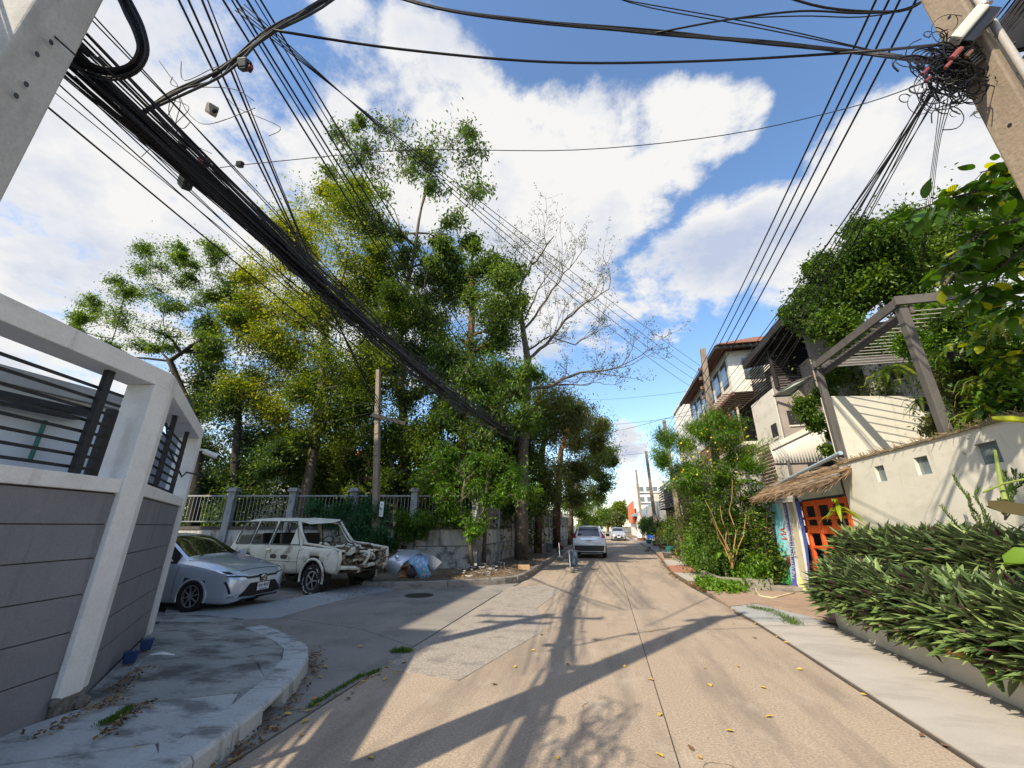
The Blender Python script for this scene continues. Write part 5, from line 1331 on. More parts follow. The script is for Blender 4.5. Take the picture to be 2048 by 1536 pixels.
# terrace parapet facing the camera
TP = thing('terrace_parapet', 'cream terrace parapet striped by pergola shadows above the garden wall', 'wall', (6, 10.4, 2.9))
a = Vector((5.12, 10.15)); c = Vector((8.6, 10.9)); n_ = Vector((-(c - a).normalized().y, (c - a).normalized().x))
b = MB(); P = [(a.x, a.y), (c.x, c.y), (c.x + n_.x * .15, c.y + n_.y * .15), (a.x + n_.x * .15, a.y + n_.y * .15)]; b.prism(P, 2.93, 4.42); b.build('wall', M_cream, TP)
b = MB(); b.prism([(p[0], p[1]) for p in P], 4.424, 4.46); b.build('coping', M_cream, TP)

# pergola
PG = thing('pergola', 'grey timber pergola with pale rods carrying ferns above the cream wall', 'pergola', (5.1, 8.6, 2.9))
Q1 = Vector((5.0, 10.02)); Q2 = Vector((5.0, 7.17)); zt = 5.08
for q in (Q1, Q2, Vector((8.2, 7.17)), Vector((8.2, 10.02))):
    b = MB(); b.box((q.x + .06, q.y, (2.936 + zt) / 2), (.12, .13, zt - 2.936)); b.build('post', M_pgray, PG, bevel=.008)
for xo in (0, .16):
    b = MB(); b.beam((5.0 + xo, 7.1, zt + .08 - xo * .9), (5.0 + xo, 10.1, zt + .08 - xo * .9), .05, .15); b.build('beam', M_pgray, PG)
for y in (7.17, 10.02):
    b = MB(); b.beam((4.94, y - .09, zt + .09), (9.0, y - .09, zt + .09), .05, .15); b.build('beam', M_pgray, PG)
k = 0
y = 7.3
while y < 10:
    b = MB(); b.tube([(5.05, y, zt - .02), (9, y + .05, zt - .02)], .011, 5); b.build('rod', M_rod, PG); y += .17
y = 9
while y < 7.1:
    b = MB(); b.tube([(5.05, y, zt - .02), (9, y + .05, zt - .02)], .011, 5); b.build('rod', M_rod, PG); y += .22

# lance-leaf hedge (two tiers)
def lance_mesh(L, W, m):
    mb = MB(); n = 4; rows = []
    for i in range(n + 1):
        t = i / n; w = W * math.sin(PI * min(1, .12 + t * .88)) * .5 + .001; z = -.10 * L * t * t; x = L * t
        rows.append([(x, w, z + w * .5), (x, 0, z), (x, -w, z + w * .5)])
    mb.grid(rows); return mb.mesh('leaf', m, smooth=True)
L_lance = leafmat('lance leaf green', (.055, .095, .035), (.12, .20, .06), (.27, .36, .12), .28, rough=.4, back=(.12, .15, .075))
L_lanceb = leafmat('purple lance leaf', (.06, .018, .035), (.085, .03, .05), (.12, .07, .06), .2, rough=.4, back=(.10, .03, .06))
lance = []
for k in range(9):
    me = lance_mesh(.26 * rr.uniform(.7, 1.2), .068 * rr.uniform(.8, 1.15), L_lanceb if k == 2 else L_lance); at = me.attributes.new('tone', 'FLOAT', 'POINT'); v = rr.uniform(.05, 1.0); at.data.foreach_set('value', [v] * len(me.vertices)); lance.append(me)
def hedge(name, label, pos_fn, nplants, nleaf, seed, near_y):
    rnd = random.Random(seed); T = thing(name, label, 'hedge', tuple(pos_fn(rnd, .5)[0]))
    allL = []
    for i in range(nplants):
        c, up = pos_fn(rnd, None)
        for k in range(nleaf):
            az = rnd.uniform(0, 2 * PI); el = rnd.uniform(-.35, 1.0)
            d = (Vector((math.cos(az) * math.cos(el), math.sin(az) * math.cos(el), math.sin(el))) * .85 + up * .6).normalized()
            allL.append((c + d * .04, d, rnd.random(), rnd.choice(lance)))
    # nearest ones as separate leaves, the rest joined
    allL.sort(key=lambda q: (q[0] - Vector((0, 0, 1.65))).length + (0.6 if q[1].dot(Vector((-.6, -.6, .5))) < .2 else 0))
    inv = wm(T).inverted()
    for c, d, t, me in allL[:290]:
        o = obj_of('leaf', me, T, loc=inv @ c); o.rotation_euler = (Matrix.Rotation(rnd.uniform(-.5, .5), 3, d) @ d.to_track_quat('X', 'Z').to_matrix()).to_euler()
    rest = allL[290:]
    vs = []; fs = []; tn = []; mi = []
    for c, d, t, me in rest:
        mi += [1 if me.materials[0] is L_lanceb else 0] * len(me.polygons)
        R = Matrix.Rotation(rnd.uniform(-.5, .5), 3, d) @ d.to_track_quat('X', 'Z').to_matrix(); n0 = len(vs); s = rnd.uniform(.8, 1.15)
        vs += [inv @ (c + R @ (v.co * s)) for v in me.vertices]; fs += [tuple(n0 + i for i in p.vertices) for p in me.polygons]; tn += [t] * len(me.vertices)
    m2 = bpy.data.meshes.new('foliage'); m2.from_pydata([tuple(v) for v in vs], [], fs); m2.materials.append(L_lance); m2.materials.append(L_lanceb); m2.polygons.foreach_set('material_index', mi); m2.attributes.new('tone', 'FLOAT', 'POINT').data.foreach_set('value', tn); m2.polygons.foreach_set('use_smooth', [True] * len(fs))
    obj_of('foliage', m2, T, kind='stuff')
    return T
def lower(rnd, t):
    y = rnd.uniform(2.0, 9.45)
    a = rnd.uniform(-.25, 1.0)   # around the front face of the mound
    th = a * PI / 2
    X0 = 3.98 if y < 8.9 else 4.25
    c = Vector((X0 - .42 * math.cos(th) + max(0, y - 8.7) * .25, y, .52 + .40 * math.sin(th) + rnd.uniform(-.05, .05)))
    if y > 9: c.y = 9 + (y - 9) * .9
    return c, Vector((-math.cos(th), -.15 + max(0, (y - 8.9)) * 1.2, math.sin(th)))
def upper(rnd, t):
    y = rnd.uniform(2.4, 9.5); th = rnd.uniform(-.15, 1.0) * PI / 2
    c = Vector((4.72 - .40 * math.cos(th), y, 1.05 + .36 * math.sin(th) + rnd.uniform(-.05, .05)))
    return c, Vector((-math.cos(th), -.1, math.sin(th)))
hedge('lance_leaf_hedge', 'lower front row of green lance leaves with purple undersides spilling over the planter rim', lower, 620, 9, 5, 0)
hedge('lance_leaf_hedge', 'upper back row of dark lance leaves along the foot of the cream wall', upper, 480, 9, 6, 0)
# a few withered leaves lying on the hedge
M_wither = pm('withered leaf', (.50, .30, .08), rough=.8, var=.3, scale=20, fine=.1)
for px, py, X in ((1862, 1245, 3.5), (1905, 1310, 3.45), (1925, 1320, 3.45)):
    q = atX(px, py, X); b = MB(); s = .09
    b.grid([[q + Vector((0, -s, .02)), q + Vector((0, -s * .5, s))], [q + Vector((-.03, 0, .0)), q + Vector((.01, 0, s * 1.1))], [q + Vector((0, s, -.03)), q + Vector((0, s, s * .5))]])
    b.build('withered_leaf', M_wither, None, smooth=True, label='yellowed withered leaf caught on the lower lance leaf hedge', cat='leaf', group='withered leaves caught on the hedge')

# orange lattice gate
M_or = pm('orange paint', (.72, .12, .025), rough=.5, var=.08, scale=3, bump=.1, stain=(.3, .12, .06), stain_amt=.3, stain_scale=(6, 6, 6), fine=.04)
GT = thing('gate', 'bright orange lattice gate beside the hanging banner', 'gate', (5.05, 11.9, 0))
def gbox(y0, y1, z0, z1, nm, x=5.04, w=.06):
    b = MB(); b.box((x, (y0 + y1) / 2, (z0 + z1) / 2), (w, y1 - y0, z1 - z0)); b.build(nm, M_or, GT, bevel=.004)
for y in (10.25, 10.95, 11.62, 12.28, 13.0, 13.9): gbox(y - .055, y + .055, .12, 2.25, 'stile', w=.07)
for z0, z1 in ((2.12, 2.24), (1.80, 1.86), (1.48, 1.66), (1.13, 1.19), (.60, .80), (.14, .26)): gbox(10.2, 13.95, z0, z1, 'rail', x=5.035, w=.045)
b = MB(); b.box((4.995, 11.1, .70), (.01, .42, .20)); s1 = b.build('gate_sticker', pm('blue sticker', (.10, .10, .45), rough=.5), GT)
b = MB(); b.box((4.988, 11.04, .68), (.006, .26, .12)); b.build('red_mark', pm('red print', (.65, .05, .04), rough=.5, bump=0), s1)
# dark panel standing for the shaded space behind the gate
b = MB(); b.box((5.9, 12.2, 1.5), (.1, 4.2, 3.0)); b.build('shade_backdrop', pm('shaded green-grey wall', (.10, .11, .09)), None, label='dark backdrop panel for the shaded yard behind the orange gate', cat='wall')
# banner
def banner():
    T = thing('banner', 'tall faded blue, white and beige printed banner hanging on the gate', 'banner', (4.9, 13.1, .1))
    cols = [('teal', (.18, .52, .60), 0, .20), ('sky', (.32, .66, .74), .20, .34), ('white', (.72, .74, .74), .34, .42), ('blue', (.08, .12, .45), .42, .58), ('pale', (.60, .60, .56), .58, .66), ('beige', (.46, .42, .30), .66, .80), ('white', (.66, .66, .62), .80, .87), ('blue', (.09, .11, .42), .87, 1.0)]
    def S(u, v, off=0):    # u: 0 far edge .. 1 near edge; v: 0 top .. 1 bottom
        y = 14.1 - 1.88 * u - .12 * v * (1 - u); z = 2.27 - (2.13 + .05 * u) * v
        x = 4.93 - .035 * math.sin(u * 11 + v * 2.5) * (0.4 + v) - .16 * v * v
        return Vector((x - off, y, z))
    cloth = None
    for nm, c, u0, u1 in cols:
        mb = MB(); mb.grid([[S(u0 + (u1 - u0) * i / 4, j / 24) for j in range(25)] for i in range(5)])
        o = mb.build('printed_stripe', pm('banner ' + nm, c, rough=.6, var=.12, scale=5, bump=.1, fine=.03), T if cloth is None else cloth, smooth=True)
        if cloth is None: cloth = o
    # text wrapped on the cloth: characters run upwards
    def wrap(txt, size, u, v, mat, sx=1.0, off=.012):
        me = text_mesh(txt, size, mat, .0, align='LEFT')
        for vt in me.vertices:
            a, h = vt.co.x * sx, vt.co.y
            vt.co = wm(cloth).inverted() @ S(min(1, max(0, u + h / 1.6)), v - a / 2.2, off)
        obj_of('lettering', me, cloth)
    wh = pm('banner white print', (.80, .80, .80), rough=.6, var=0, bump=0, fine=0); bl = pm('banner dark print', (.10, .08, .10), rough=.6, var=0, bump=0, fine=0); rd_ = pm('banner red print', (.70, .06, .04), rough=.6, var=.05, bump=0, fine=0)
    wrap('บริษัท ทีปไปฟอ', .24, .50, .90, wh, .85); wrap('เนอเรชั่น จำกัด', .17, .48, .42, wh, .9)
    wrap('จำหน่ายประตูรั้ว', .15, .63, .66, bl, .9); wrap('โทร 02 9', .07, .93, .30, wh, 1)
    wrap('NV', .40, .24, .46, rd_, .62); wrap('ประตู', .16, .40, .55, rd_, .5)
    # green bottom, red roof drawing, violet triangle
    def poly(pts, c, nm):
        mb = MB(); n = 8
        A, B, C_, D = pts
        mb.grid([[S((A[0] * (1 - i / n) + B[0] * i / n) * (1 - j / n) + (D[0] * (1 - i / n) + C_[0] * i / n) * j / n, (A[1] * (1 - i / n) + B[1] * i / n) * (1 - j / n) + (D[1] * (1 - i / n) + C_[1] * i / n) * j / n, .008) for j in range(n + 1)] for i in range(n + 1)])
        mb.build(nm, pm('banner ' + nm, c, rough=.6, bump=0, fine=0), cloth, smooth=True)
    poly([(0.0, .84), (.20, .86), (.42, 1.0), (0, 1.0)], (.06, .36, .12), 'green_field')
    poly([(.18, .68), (.34, .66), (.34, .76), (.22, .78)], (.45, .14, .08), 'printed_roof')
    poly([(.42, .93), (.60, .95), (.62, 1.0), (.42, .99)], (.14, .10, .38), 'violet_wedge')
    poly([(.60, .88), (.68, .86), (.76, 1.0), (.62, 1.0)], (.70, .66, .25), 'yellow_flash')
banner()
# thatched gate roof with frame
TR = thing('thatched_roof', 'small brown thatched roof over the orange gate', 'roof', (5.2, 12, 2.5))
for y in (10.3, 14.4):
    b = MB(); b.tube([(5.1, y, 0.04), (5.1, y, 2.75)], .05, 8); b.build('post', M_rod if y > 12 else M_pgray, TR)
for a, c, nm in (((4.72, 14.4, 2.48), (4.76, 9.7, 2.66), 'eave_pole'), ((5.4, 14.4, 2.96), (5.4, 9.7, 2.98), 'ridge_pole')):
    b = MB(); b.tube([a, c], .03, 6); b.build(nm, M_rod, TR)
b = MB(); b.add([(4.72, 14.4, 2.54), (4.76, 9.7, 2.72), (5.5, 9.7, 3.02), (5.5, 14.4, 2.99), (4.72, 14.4, 2.50), (4.76, 9.7, 2.68), (5.5, 9.7, 2.98), (5.5, 14.4, 2.95)], [(0, 1, 2, 3), (7, 6, 5, 4), (0, 4, 5, 1), (2, 6, 7, 3), (1, 5, 6, 2), (0, 3, 7, 4)]); b.build('roof_mat', M_straw, TR)
b = MB(); rr = random.Random(21)
for k in range(2900):
    y = rr.uniform(9.65, 14.5); t = rr.random() ** 2.6; x = 4.74 + t * .7; z = 2.50 + t * .48 + (15 - y) * .012
    p = Vector((x, y, z + rr.uniform(0, .03))); d = Vector((-1, rr.uniform(-.6, .6), rr.uniform(-1.1, -.1))).normalized(); L = rr.uniform(.14, .42); w = Vector((0, .012, .004))
    b.add([p - w, p + w, p + d * L + w * .4, p + d * L - w * .4], [(0, 1, 2, 3)])
b.build('thatch', leafmat('thatch straws', (.10, .065, .04), (.26, .17, .10), (.48, .36, .22), .15), TR, kind='stuff')
me = TR.children[-1].data; me.attributes.new('tone', 'FLOAT', 'POINT').data.foreach_set('value', np.repeat(np.random.default_rng(2).uniform(0, 1, len(me.vertices) // 4), 4).astype(np.float32))
b = MB(); b.tube([(5.2, 15.2, 2.75), (5.0, 9.9, 3.12)], .045, 8); b.build('pvc_pipe', pm('pale blue pipe', (.33, .42, .48), rough=.5), None, label='pale blue plastic pipe lying on the thatched roof', cat='pipe')
# yellow folded parasol
YP = thing('parasol', 'small pale yellow parasol half folded beside the thatched gate roof', 'parasol', (4.6, 14.9, .1))
ap = Vector((4.05, 15.2, 1.75)); b = MB(); rows = [[ap] * 2, ]
n = 8; rim = [Vector((4.75 + .62 * math.cos(2 * PI * k / n) * .55, 14.9 + .3 * math.sin(2 * PI * k / n), 1.75 + .62 * math.sin(2 * PI * k / n))) for k in range(n)]
b.add([ap] + rim, [(0, k + 1, (k + 1) % n + 1) for k in range(n)]); o = b.build('canopy', pm('yellow fabric', (.62, .47, .18), rough=.7, var=.1, bump=.1), YP)
b = MB(); b.tube([ap, (5.0, 14.85, 1.75)], .015, 6); b.tube([(3.4, 15.4, 1.55), (4.9, 14.9, 2.3)], .018, 6); b.build('pole', M_rod, YP)

# ---------------------------------------------------------------- houses along the right
M_taupe = pm('taupe render', (.33, .285, .265), rough=.85, var=.06, scale=1.5, bump=.2, stain=(.22, .19, .18), stain_amt=.4, stain_scale=(1, 1, 3), fine=.04)
M_wht = pm('warm white render', (.68, .65, .58), rough=.85, var=.05, scale=1.5, bump=.2, stain=(.42, .38, .32), stain_amt=.45, stain_scale=(1.4, 1.4, 3), stain_lo=.52, stain_hi=.68, fine=.04)
M_dkwood = pm('black stained wood', (.028, .024, .022), rough=.7, var=.4, scale=5, bump=.3, fine=.15)
M_dkgray = pm('interior shade and dark trim', (.022, .022, .024), rough=.9)  # near-black for shade in carport, loggia, balcony and rooms; also dark roof parts
M_brown = pm('brown timber', (.18, .10, .06), rough=.8, var=.3, scale=6, fine=.15)
HA = thing('louvred_house', 'taupe and white modern house with dark timber louvres under the eave', 'house', (9, 16, 0))
b = MB(); b.prism([(6.5, 16.2), (9.5, 16.2), (9.5, 18.6), (6.5, 18.6)], 0, 6.55); b.build('street_wing', M_wht, HA)
b = MB(); b.prism([(6.52, 16.05), (7.45, 16.05), (7.45, 16.19), (6.52, 16.19)], 3.0, 7.0); b.build('taupe_face', M_taupe, HA)
b = MB(); b.prism([(7.46, 15.2), (9.8, 15.2), (9.8, 16.19), (7.46, 16.19)], 0, 7.3); b.build('taupe_wing', M_taupe, HA)
b = MB(); b.prism([(7.0, 14.2), (10.5, 14.2), (10.5, 15.19), (8.2, 15.19)], 5.4, 8.0); b.build('upper_block', M_taupe, HA)
b = MB(); b.prism([(7.6, 12.6), (7.85, 12.6), (7.85, 12.85), (7.6, 12.85)], 0, 6.6); b.build('white_column', M_wht, HA)
for (x, y, z, ax) in ((6.49, 16.75, 5.05, 'x'), (6.95, 16.04, 5.35, 'y')):
    b = MB(); b.box((x, y, z), (.03, .5, .5) if ax == 'x' else (.42, .03, .55), R=Matrix.Rotation(.0, 3, 'X')); b.build('window', M_dkgray, HA)
    b = MB()
    if ax == 'x': b.add([(x - .03, y - .3, z - .3), (x - .03, y + .3, z - .3), (x - .03, y + .25, z - .25), (x - .03, y - .25, z - .25)], [(0, 1, 2, 3)])
    else: b.add([(x - .26, y - .03, z - .32), (x + .26, y - .03, z - .32), (x + .21, y - .03, z - .27), (x - .21, y - .03, z - .27)], [(0, 1, 2, 3)])
    b.build('window_sill', M_wht, HA)
# dark core, near-black for the shade in the loggia, and the louvres
b = MB(); b.prism([(7.2, 13.4), (10, 13.4), (10, 18.6), (7.2, 18.6)], 6.56, 8.0) if False else b.prism([(7.3, 16.2), (10, 16.2), (10, 18.6), (7.3, 18.6)], 6.56, 8.05); b.build('loggia_shade', M_dkgray, HA)
for k in range(15):
    z = 6.62 + k * .1; b = MB(); b.box((6.62, 17.3, z), (.04, 2.0, .035)); b.build('louvre', M_dkwood, HA)
    b = MB(); b.box((7.35, 15.9 + .02, z), (1.5, .04, .035)); b.build('louvre', M_dkwood, HA)
for k in range(18):
    b = MB(); b.box((6.55 + k * .11, 15.3, 8.12 + k * .012), (.035, 5.4, .04)); b.build('eave_slat', M_dkwood, HA)
for a, c in (((6.36, 18.1, 8.22), (6.36, 11.8, 8.22)), ((6.36, 18.1, 8.22), (10, 18.1, 8.8)), ((6.36, 14.8, 8.08), (9, 14.8, 8.3))):
    b = MB(); b.beam(a, c, .10, .26); b.build('eave_beam', M_dkwood, HA)
b = MB(); b.add([(6.3, 18.2, 8.36), (6.3, 11.7, 8.36), (10, 11.7, 9.1), (10, 18.2, 9.1)], [(0, 1, 2, 3)]); b.build('roof_sheet', M_dkgray, HA)
b = MB(); b.box((6.6, 16.0, 7.3), (.12, .12, 1.6)); b.build('corner_post', M_dkwood, HA)
# small glass canopy
CA = MB(); 
ca = thing('glass_canopy', 'small greenish glass canopy jutting from the taupe house', 'canopy', (6.6, 14.6, 6))
b = MB(); q = [Vector((6.35, 15.9, 5.65)), Vector((7.0, 15.6, 5.80)), Vector((7.6, 13.1, 6.35)), Vector((6.7, 13.3, 6.4))]
q = [atX(1548, 792, 6.35), atX(1588, 788, 6.6), atX(1622, 762, 6.9), atX(1625, 748, 6.5), ]
q = [atY(1547, 793, 15.9), atY(1580, 791, 15.7), atY(1625, 751, 14.6), atY(1588, 765, 15.2)]
b.add(q, [(0, 1, 2, 3)]); b.build('pane', pm('greenish glass pane', (.35, .42, .38), rough=.3, var=.1, bump=0), ca)
b = MB(); [b.beam(q[i], q[(i + 1) % 4], .05, .06) for i in range(4)]; b.beam(q[0].lerp(q[3], .5), q[1].lerp(q[2], .5), .04, .05); b.build('frame', M_pgray, ca)
# corrugated carport roof
CR = thing('carport', 'corrugated pale sheet roof over a dark carport beside the taupe house', 'carport', (6.3, 15, 0))
B0, B1 = atZ(1550, 925, 3.62), atZ(1684, 921, 3.62); T0 = atY(1540, 896, 14.9); _n = (B1 - B0).cross(T0 - B0); _r = ray(1660, 838); T1 = Vector((0, 0, CAM_H)) + _r * ((B0 - Vector((0, 0, CAM_H))).dot(_n) / _r.dot(_n))
b = MB(); rows = []; n = 132
for i in range(n + 1):
    u = i / n; t = T0.lerp(T1, u); e = B0.lerp(B1, u); w = .030 * math.sin(u * 22 * 2 * PI)
    rows.append([t + Vector((0, 0, w)), t.lerp(e, .5) + Vector((0, 0, w)), e + Vector((0, 0, w))])
b.grid(rows); o = b.build('roof_sheet', M_wht, CR, smooth=True); mo = o.modifiers.new('t', 'SOLIDIFY'); mo.thickness = .008
b = MB(); b.beam(T0, T1, .10, .16); b.build('ridge_flashing', M_wht, CR)
b = MB(); b.prism([(6.2, 14.1), (9.5, 14.1), (9.5, 14.2), (6.2, 14.2)], 0, 3.5); b.build('carport_shade', M_dkgray, CR)  # dark panel added for the shade under the carport roof
for xx in (5.6, 7.0): b = MB(); b.tube([(xx, 14.0, 0), (xx, 14.0, 3.55)], .04, 7); b.build('post', M_pgray, CR)
b = MB(); b.beam(B0 - Vector((0, 0, .06)), B1 - Vector((0, 0, .06)), .05, .06); b.build('purlin', M_dkgray, CR)

# older house with a projecting white window storey and tiled roof
M_tile = pm('brown roof tiles', (.23, .10, .065), rough=.85, var=.3, scale=4, fine=.2)
HB = thing('balcony_house', 'older house with a white windowed upper storey above a dark laundry balcony', 'house', (8, 22, 0))
b = MB(); b.prism([(6.4, 18.7), (12, 18.7), (12, 27.5), (6.4, 27.5)], 0, 5.0); b.build('lower_wall', M_wht, HB)
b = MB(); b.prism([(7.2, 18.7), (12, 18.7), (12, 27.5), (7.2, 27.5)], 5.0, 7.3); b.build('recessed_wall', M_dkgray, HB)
b = MB(); b.prism([(6.0, 18.9), (12, 18.9), (12, 27.6), (6.0, 27.6)], 7.32, 9.3); b.build('upper_wall', M_wht, HB)
for k in range(6):
    y = 19.6 + k * 1.35; b = MB(); b.box((5.985, y, 8.35), (.05, .85, 1.15)); f = b.build('window', M_pgray, HB)
    b = MB(); b.box((5.955, y, 8.35), (.02, .72, 1.0)); b.build('pane', glassmat('grey pane', (.08, .10, .11), .1), f)
for k in range(2):
    b = MB(); b.box((7.0 + k * 1.4, 18.88, 8.4), (.8, .05, 1.0)); b.build('window', glassmat('grey pane'), HB)
for k in range(24): 
    b = MB(); b.box((6.35, 19.1 + k * .35, 7.28), (1.5, .05, .05)); b.build('soffit_slat', M_brown, HB)
b = MB(); b.beam((5.98, 18.85, 7.25), (5.98, 27.6, 7.25), .08, .16); b.build('timber_edge', M_brown, HB)
b = MB(); b.beam((5.5, 18.4, 9.35), (5.5, 28, 9.35), .12, .18); b.build('eave_beam', M_dkwood, HB)
b = MB(); b.beam((5.5, 18.4, 9.35), (12.5, 18.4, 9.35), .12, .18); b.build('eave_beam', M_pgray, HB)
b = MB(); b.add([(5.45, 18.3, 9.40), (12.6, 18.3, 9.40), (12.6, 28, 9.40), (5.45, 28, 9.40), (8.6, 21.5, 11.0), (8.6, 25, 11.0), (12.6, 21.5, 11)], [(0, 1, 6, 4), (3, 0, 4, 5), (2, 3, 5), (1, 2, 3, 0)]); b.build('roof', M_tile, HB)
for k in range(46):     # tile courses facing the camera
    u = k % 23; r_ = k // 23
for r_ in range(9):
    z = 9.46 + r_ * .17; y = 18.32 + r_ * .34; xs = 5.5 + r_ * .33
    xx = xs
    while xx < 9.5:
        b = MB(); b.box((xx + .13, y, z), (.24, .40, .03), R=Matrix.Rotation(.46, 3, 'X')); b.build('roof_tile', M_tile, HB); xx += .27
# balcony: slab, railing, laundry
b = MB(); b.prism([(6.0, 18.72), (7.2, 18.72), (7.2, 27.5), (6.0, 27.5)], 4.9, 5.05); b.build('balcony_slab', M_wht, HB)
for k in range(40):
    b = MB(); b.box((6.05, 18.9 + k * .21, 5.5), (.03, .06, .85)); b.build('baluster', M_brown, HB)
b = MB(); b.beam((6.05, 18.8, 5.95), (6.05, 27.4, 5.95), .06, .05); b.build('handrail', M_brown, HB)
for y, c, w, lab in ((19.9, (.10, .16, .28), .4, 'dark blue garment hanging on the laundry balcony'), (20.5, (.45, .06, .08), .3, 'red garment hanging on the laundry balcony'), (19.3, (.45, .38, .30), .35, 'beige garment hanging on the laundry balcony'), (21.3, (.30, .36, .46), .4, 'pale blue garment hanging on the laundry balcony')):
    q = Vector((6.15, y, 6.7)); b = MB(); b.grid([[q + Vector((.04 * math.sin(i * 2), (i / 4 - .5) * w, -j * .25)) for j in range(4)] for i in range(5)])
    b.build('laundry', pm('cloth ' + lab[:8], c), None, label=lab, cat='clothes', group='laundry on the balcony')
b = MB(); b.tube([(6.15, 18.8, 6.72), (6.15, 22.5, 6.70)], .006, 4); b.build('laundry_line', M_rod, HB)
for k in range(16):
    b = MB(); b.box((6.36, 17.9 + .02, 2.7 + k * .13), (.03, 1.4, .05), R=Matrix.Rotation(0, 3, 'X')); b.build('louvre', M_brown, HB)
# plain white block beyond
HC = thing('white_block', 'plain white windowless building behind the grey power pole', 'building', (10, 33, 0))
b = MB(); b.prism([(6.8, 28.6), (14, 28.6), (14, 38), (6.8, 38)], 0, 11.2); b.build('wall', pm('bright white wall', (.76, .75, .73), rough=.8, var=.04, fine=.02), HC)
b = MB(); b.prism([(6.7, 28.5), (14.1, 28.5), (14.1, 38.1), (6.7, 38.1)], 11.2, 11.35); b.build('coping', M_wht, HC)
# dark slatted shophouse
HD = thing('slatted_shophouse', 'low dark shophouse with black horizontal slats above a deep porch', 'building', (7, 34, 0))
b = MB(); b.prism([(5.6, 28.4), (6.75, 28.4), (6.75, 42), (5.6, 42)], 0, 4.9); b.build('wall', M_dkgray, HD)
for k in range(9):
    b = MB(); b.box((4.95, 34.5, 3.25 + k * .2), (.06, 11.6, .07)); b.build('slat', M_dkwood, HD)
    b = MB(); b.box((5.3, 28.75, 3.25 + k * .2), (.75, .06, .07)); b.build('slat', M_dkwood, HD)
b = MB(); b.prism([(4.9, 28.7), (5.59, 28.7), (5.59, 40.3), (4.9, 40.3)], 3.0, 3.12); b.build('porch_roof', M_dkwood, HD)
b = MB(); b.tube([(4.98, 29.6, .1), (4.98, 29.6, 3.0)], .07, 8); b.build('white_post', M_wht, HD)
# grey block, sign, then the orange fronted shop and the far apartment house
HE = thing('grey_house', 'low grey house with a pale name board beyond the dark shophouse', 'house', (7, 48, 0))
b = MB(); b.prism([(5.2, 42.5), (11, 42.5), (11, 58), (5.2, 58)], 0, 4.0); b.build('wall', pm('light grey wall', (.38, .38, .37)), HE)
b = MB(); b.box((5.9, 42.42, 4.25), (2.6, .1, .7)); sb = b.build('name_board', M_wht, HE)
t = text_mesh('SOUL', .5, M_pgray, .004); t.transform(Matrix.Translation((6.0, 42.36, 4.25)) @ Matrix.Rotation(PI / 2, 4, 'X')); obj_of('lettering', t, sb, loc=tuple(-Vector(HE.location)))
for o in [o for o in HE.children if o.name.startswith('name')]: pass
HF = thing('corner_shop', 'shop with an orange front panel and a slate blue awning at the far right kerb', 'shop', (6, 70, 0))
b = MB(); b.prism([(4.6, 62), (12, 62), (12, 84), (4.6, 84)], 0, 4.2); b.build('wall', M_wht, HF)
b = MB(); b.box((4.3, 74, 3.7), (.15, 16, 3.2)); b.build('orange_panel', pm('orange shop panel', (.62, .16, .07)), HF)
b = MB(); b.add([(3.6, 61.5, 3.0), (8.2, 61.5, 5.6), (8.2, 70, 5.6), (3.6, 70, 3.0), (3.6, 61.5, 2.9), (8.2, 61.5, 2.9)], [(0, 1, 2, 3), (0, 4, 5, 1)]); b.build('awning', pm('slate blue awning', (.20, .28, .33), rough=.6), HF)
b = MB(); b.box((4.55, 63.2, 2.55), (.1, 2.2, .3)); b.build('red_band', pm('red band', (.6, .06, .06)), HF)
HG = thing('apartment_block', 'far white six storey apartment block above the street end', 'building', (14, 125, 0))
b = MB(); b.prism([(9.2, 120), (19, 120), (19, 132), (9.2, 132)], 0, 13.2); b.build('wall', pm('apartment white', (.72, .71, .70), fine=.02), HG)
for fl in range(4):
    for k in range(5):
        b = MB(); b.box((10.3 + k * 1.8, 119.96, 3.2 + fl * 2.7), (1.1, .1, 1.2)); b.build('window', glassmat('grey pane'), HG)
    b = MB(); b.box((14.1, 119.9, 2.1 + fl * 2.7), (9.9, .4, .18)); b.build('floor_band', M_pgray, HG)
# A-frame / triangular sign and objects by the shop
AS = thing('triangle_sign', 'white and red triangular sign standing at the far right kerb', 'sign', (4.0, 52, .1))
b = MB(); b.add([(3.45, 52, 1.9), (4.35, 52, 1.9), (3.9, 52, 3.2), (3.45, 52.06, 1.9), (4.35, 52.06, 1.9), (3.9, 52.06, 3.2)], [(0, 1, 2), (5, 4, 3), (0, 3, 4, 1), (1, 4, 5, 2), (2, 5, 3, 0)]); b.build('sign_face', pm('pinkish sign', (.70, .45, .42)), AS)
b = MB(); b.add([(3.62, 51.985, 2.0), (4.18, 51.985, 2.0), (3.9, 51.985, 2.9)], [(0, 1, 2)]); b.build('white_inner', M_plw, AS)
b = MB(); b.box((3.75, 52.1, 1.0), (.5, .1, 1.75)); b.build('stand', M_plw, AS)
b = MB(); b.box((4.75, 51, .55), (.7, .6, .5)); b.build('blue_crate', pm('bright blue plastic', (.03, .12, .5)), None, label='bright blue crate beside the white triangular sign', cat='crate', bevel=.03)
b = MB(); b.box((3.7, 49, .28), (.9, .5, .3)); b.build('wooden_box', M_brown, None, label='small brown box on the kerb before the triangular sign', cat='box')
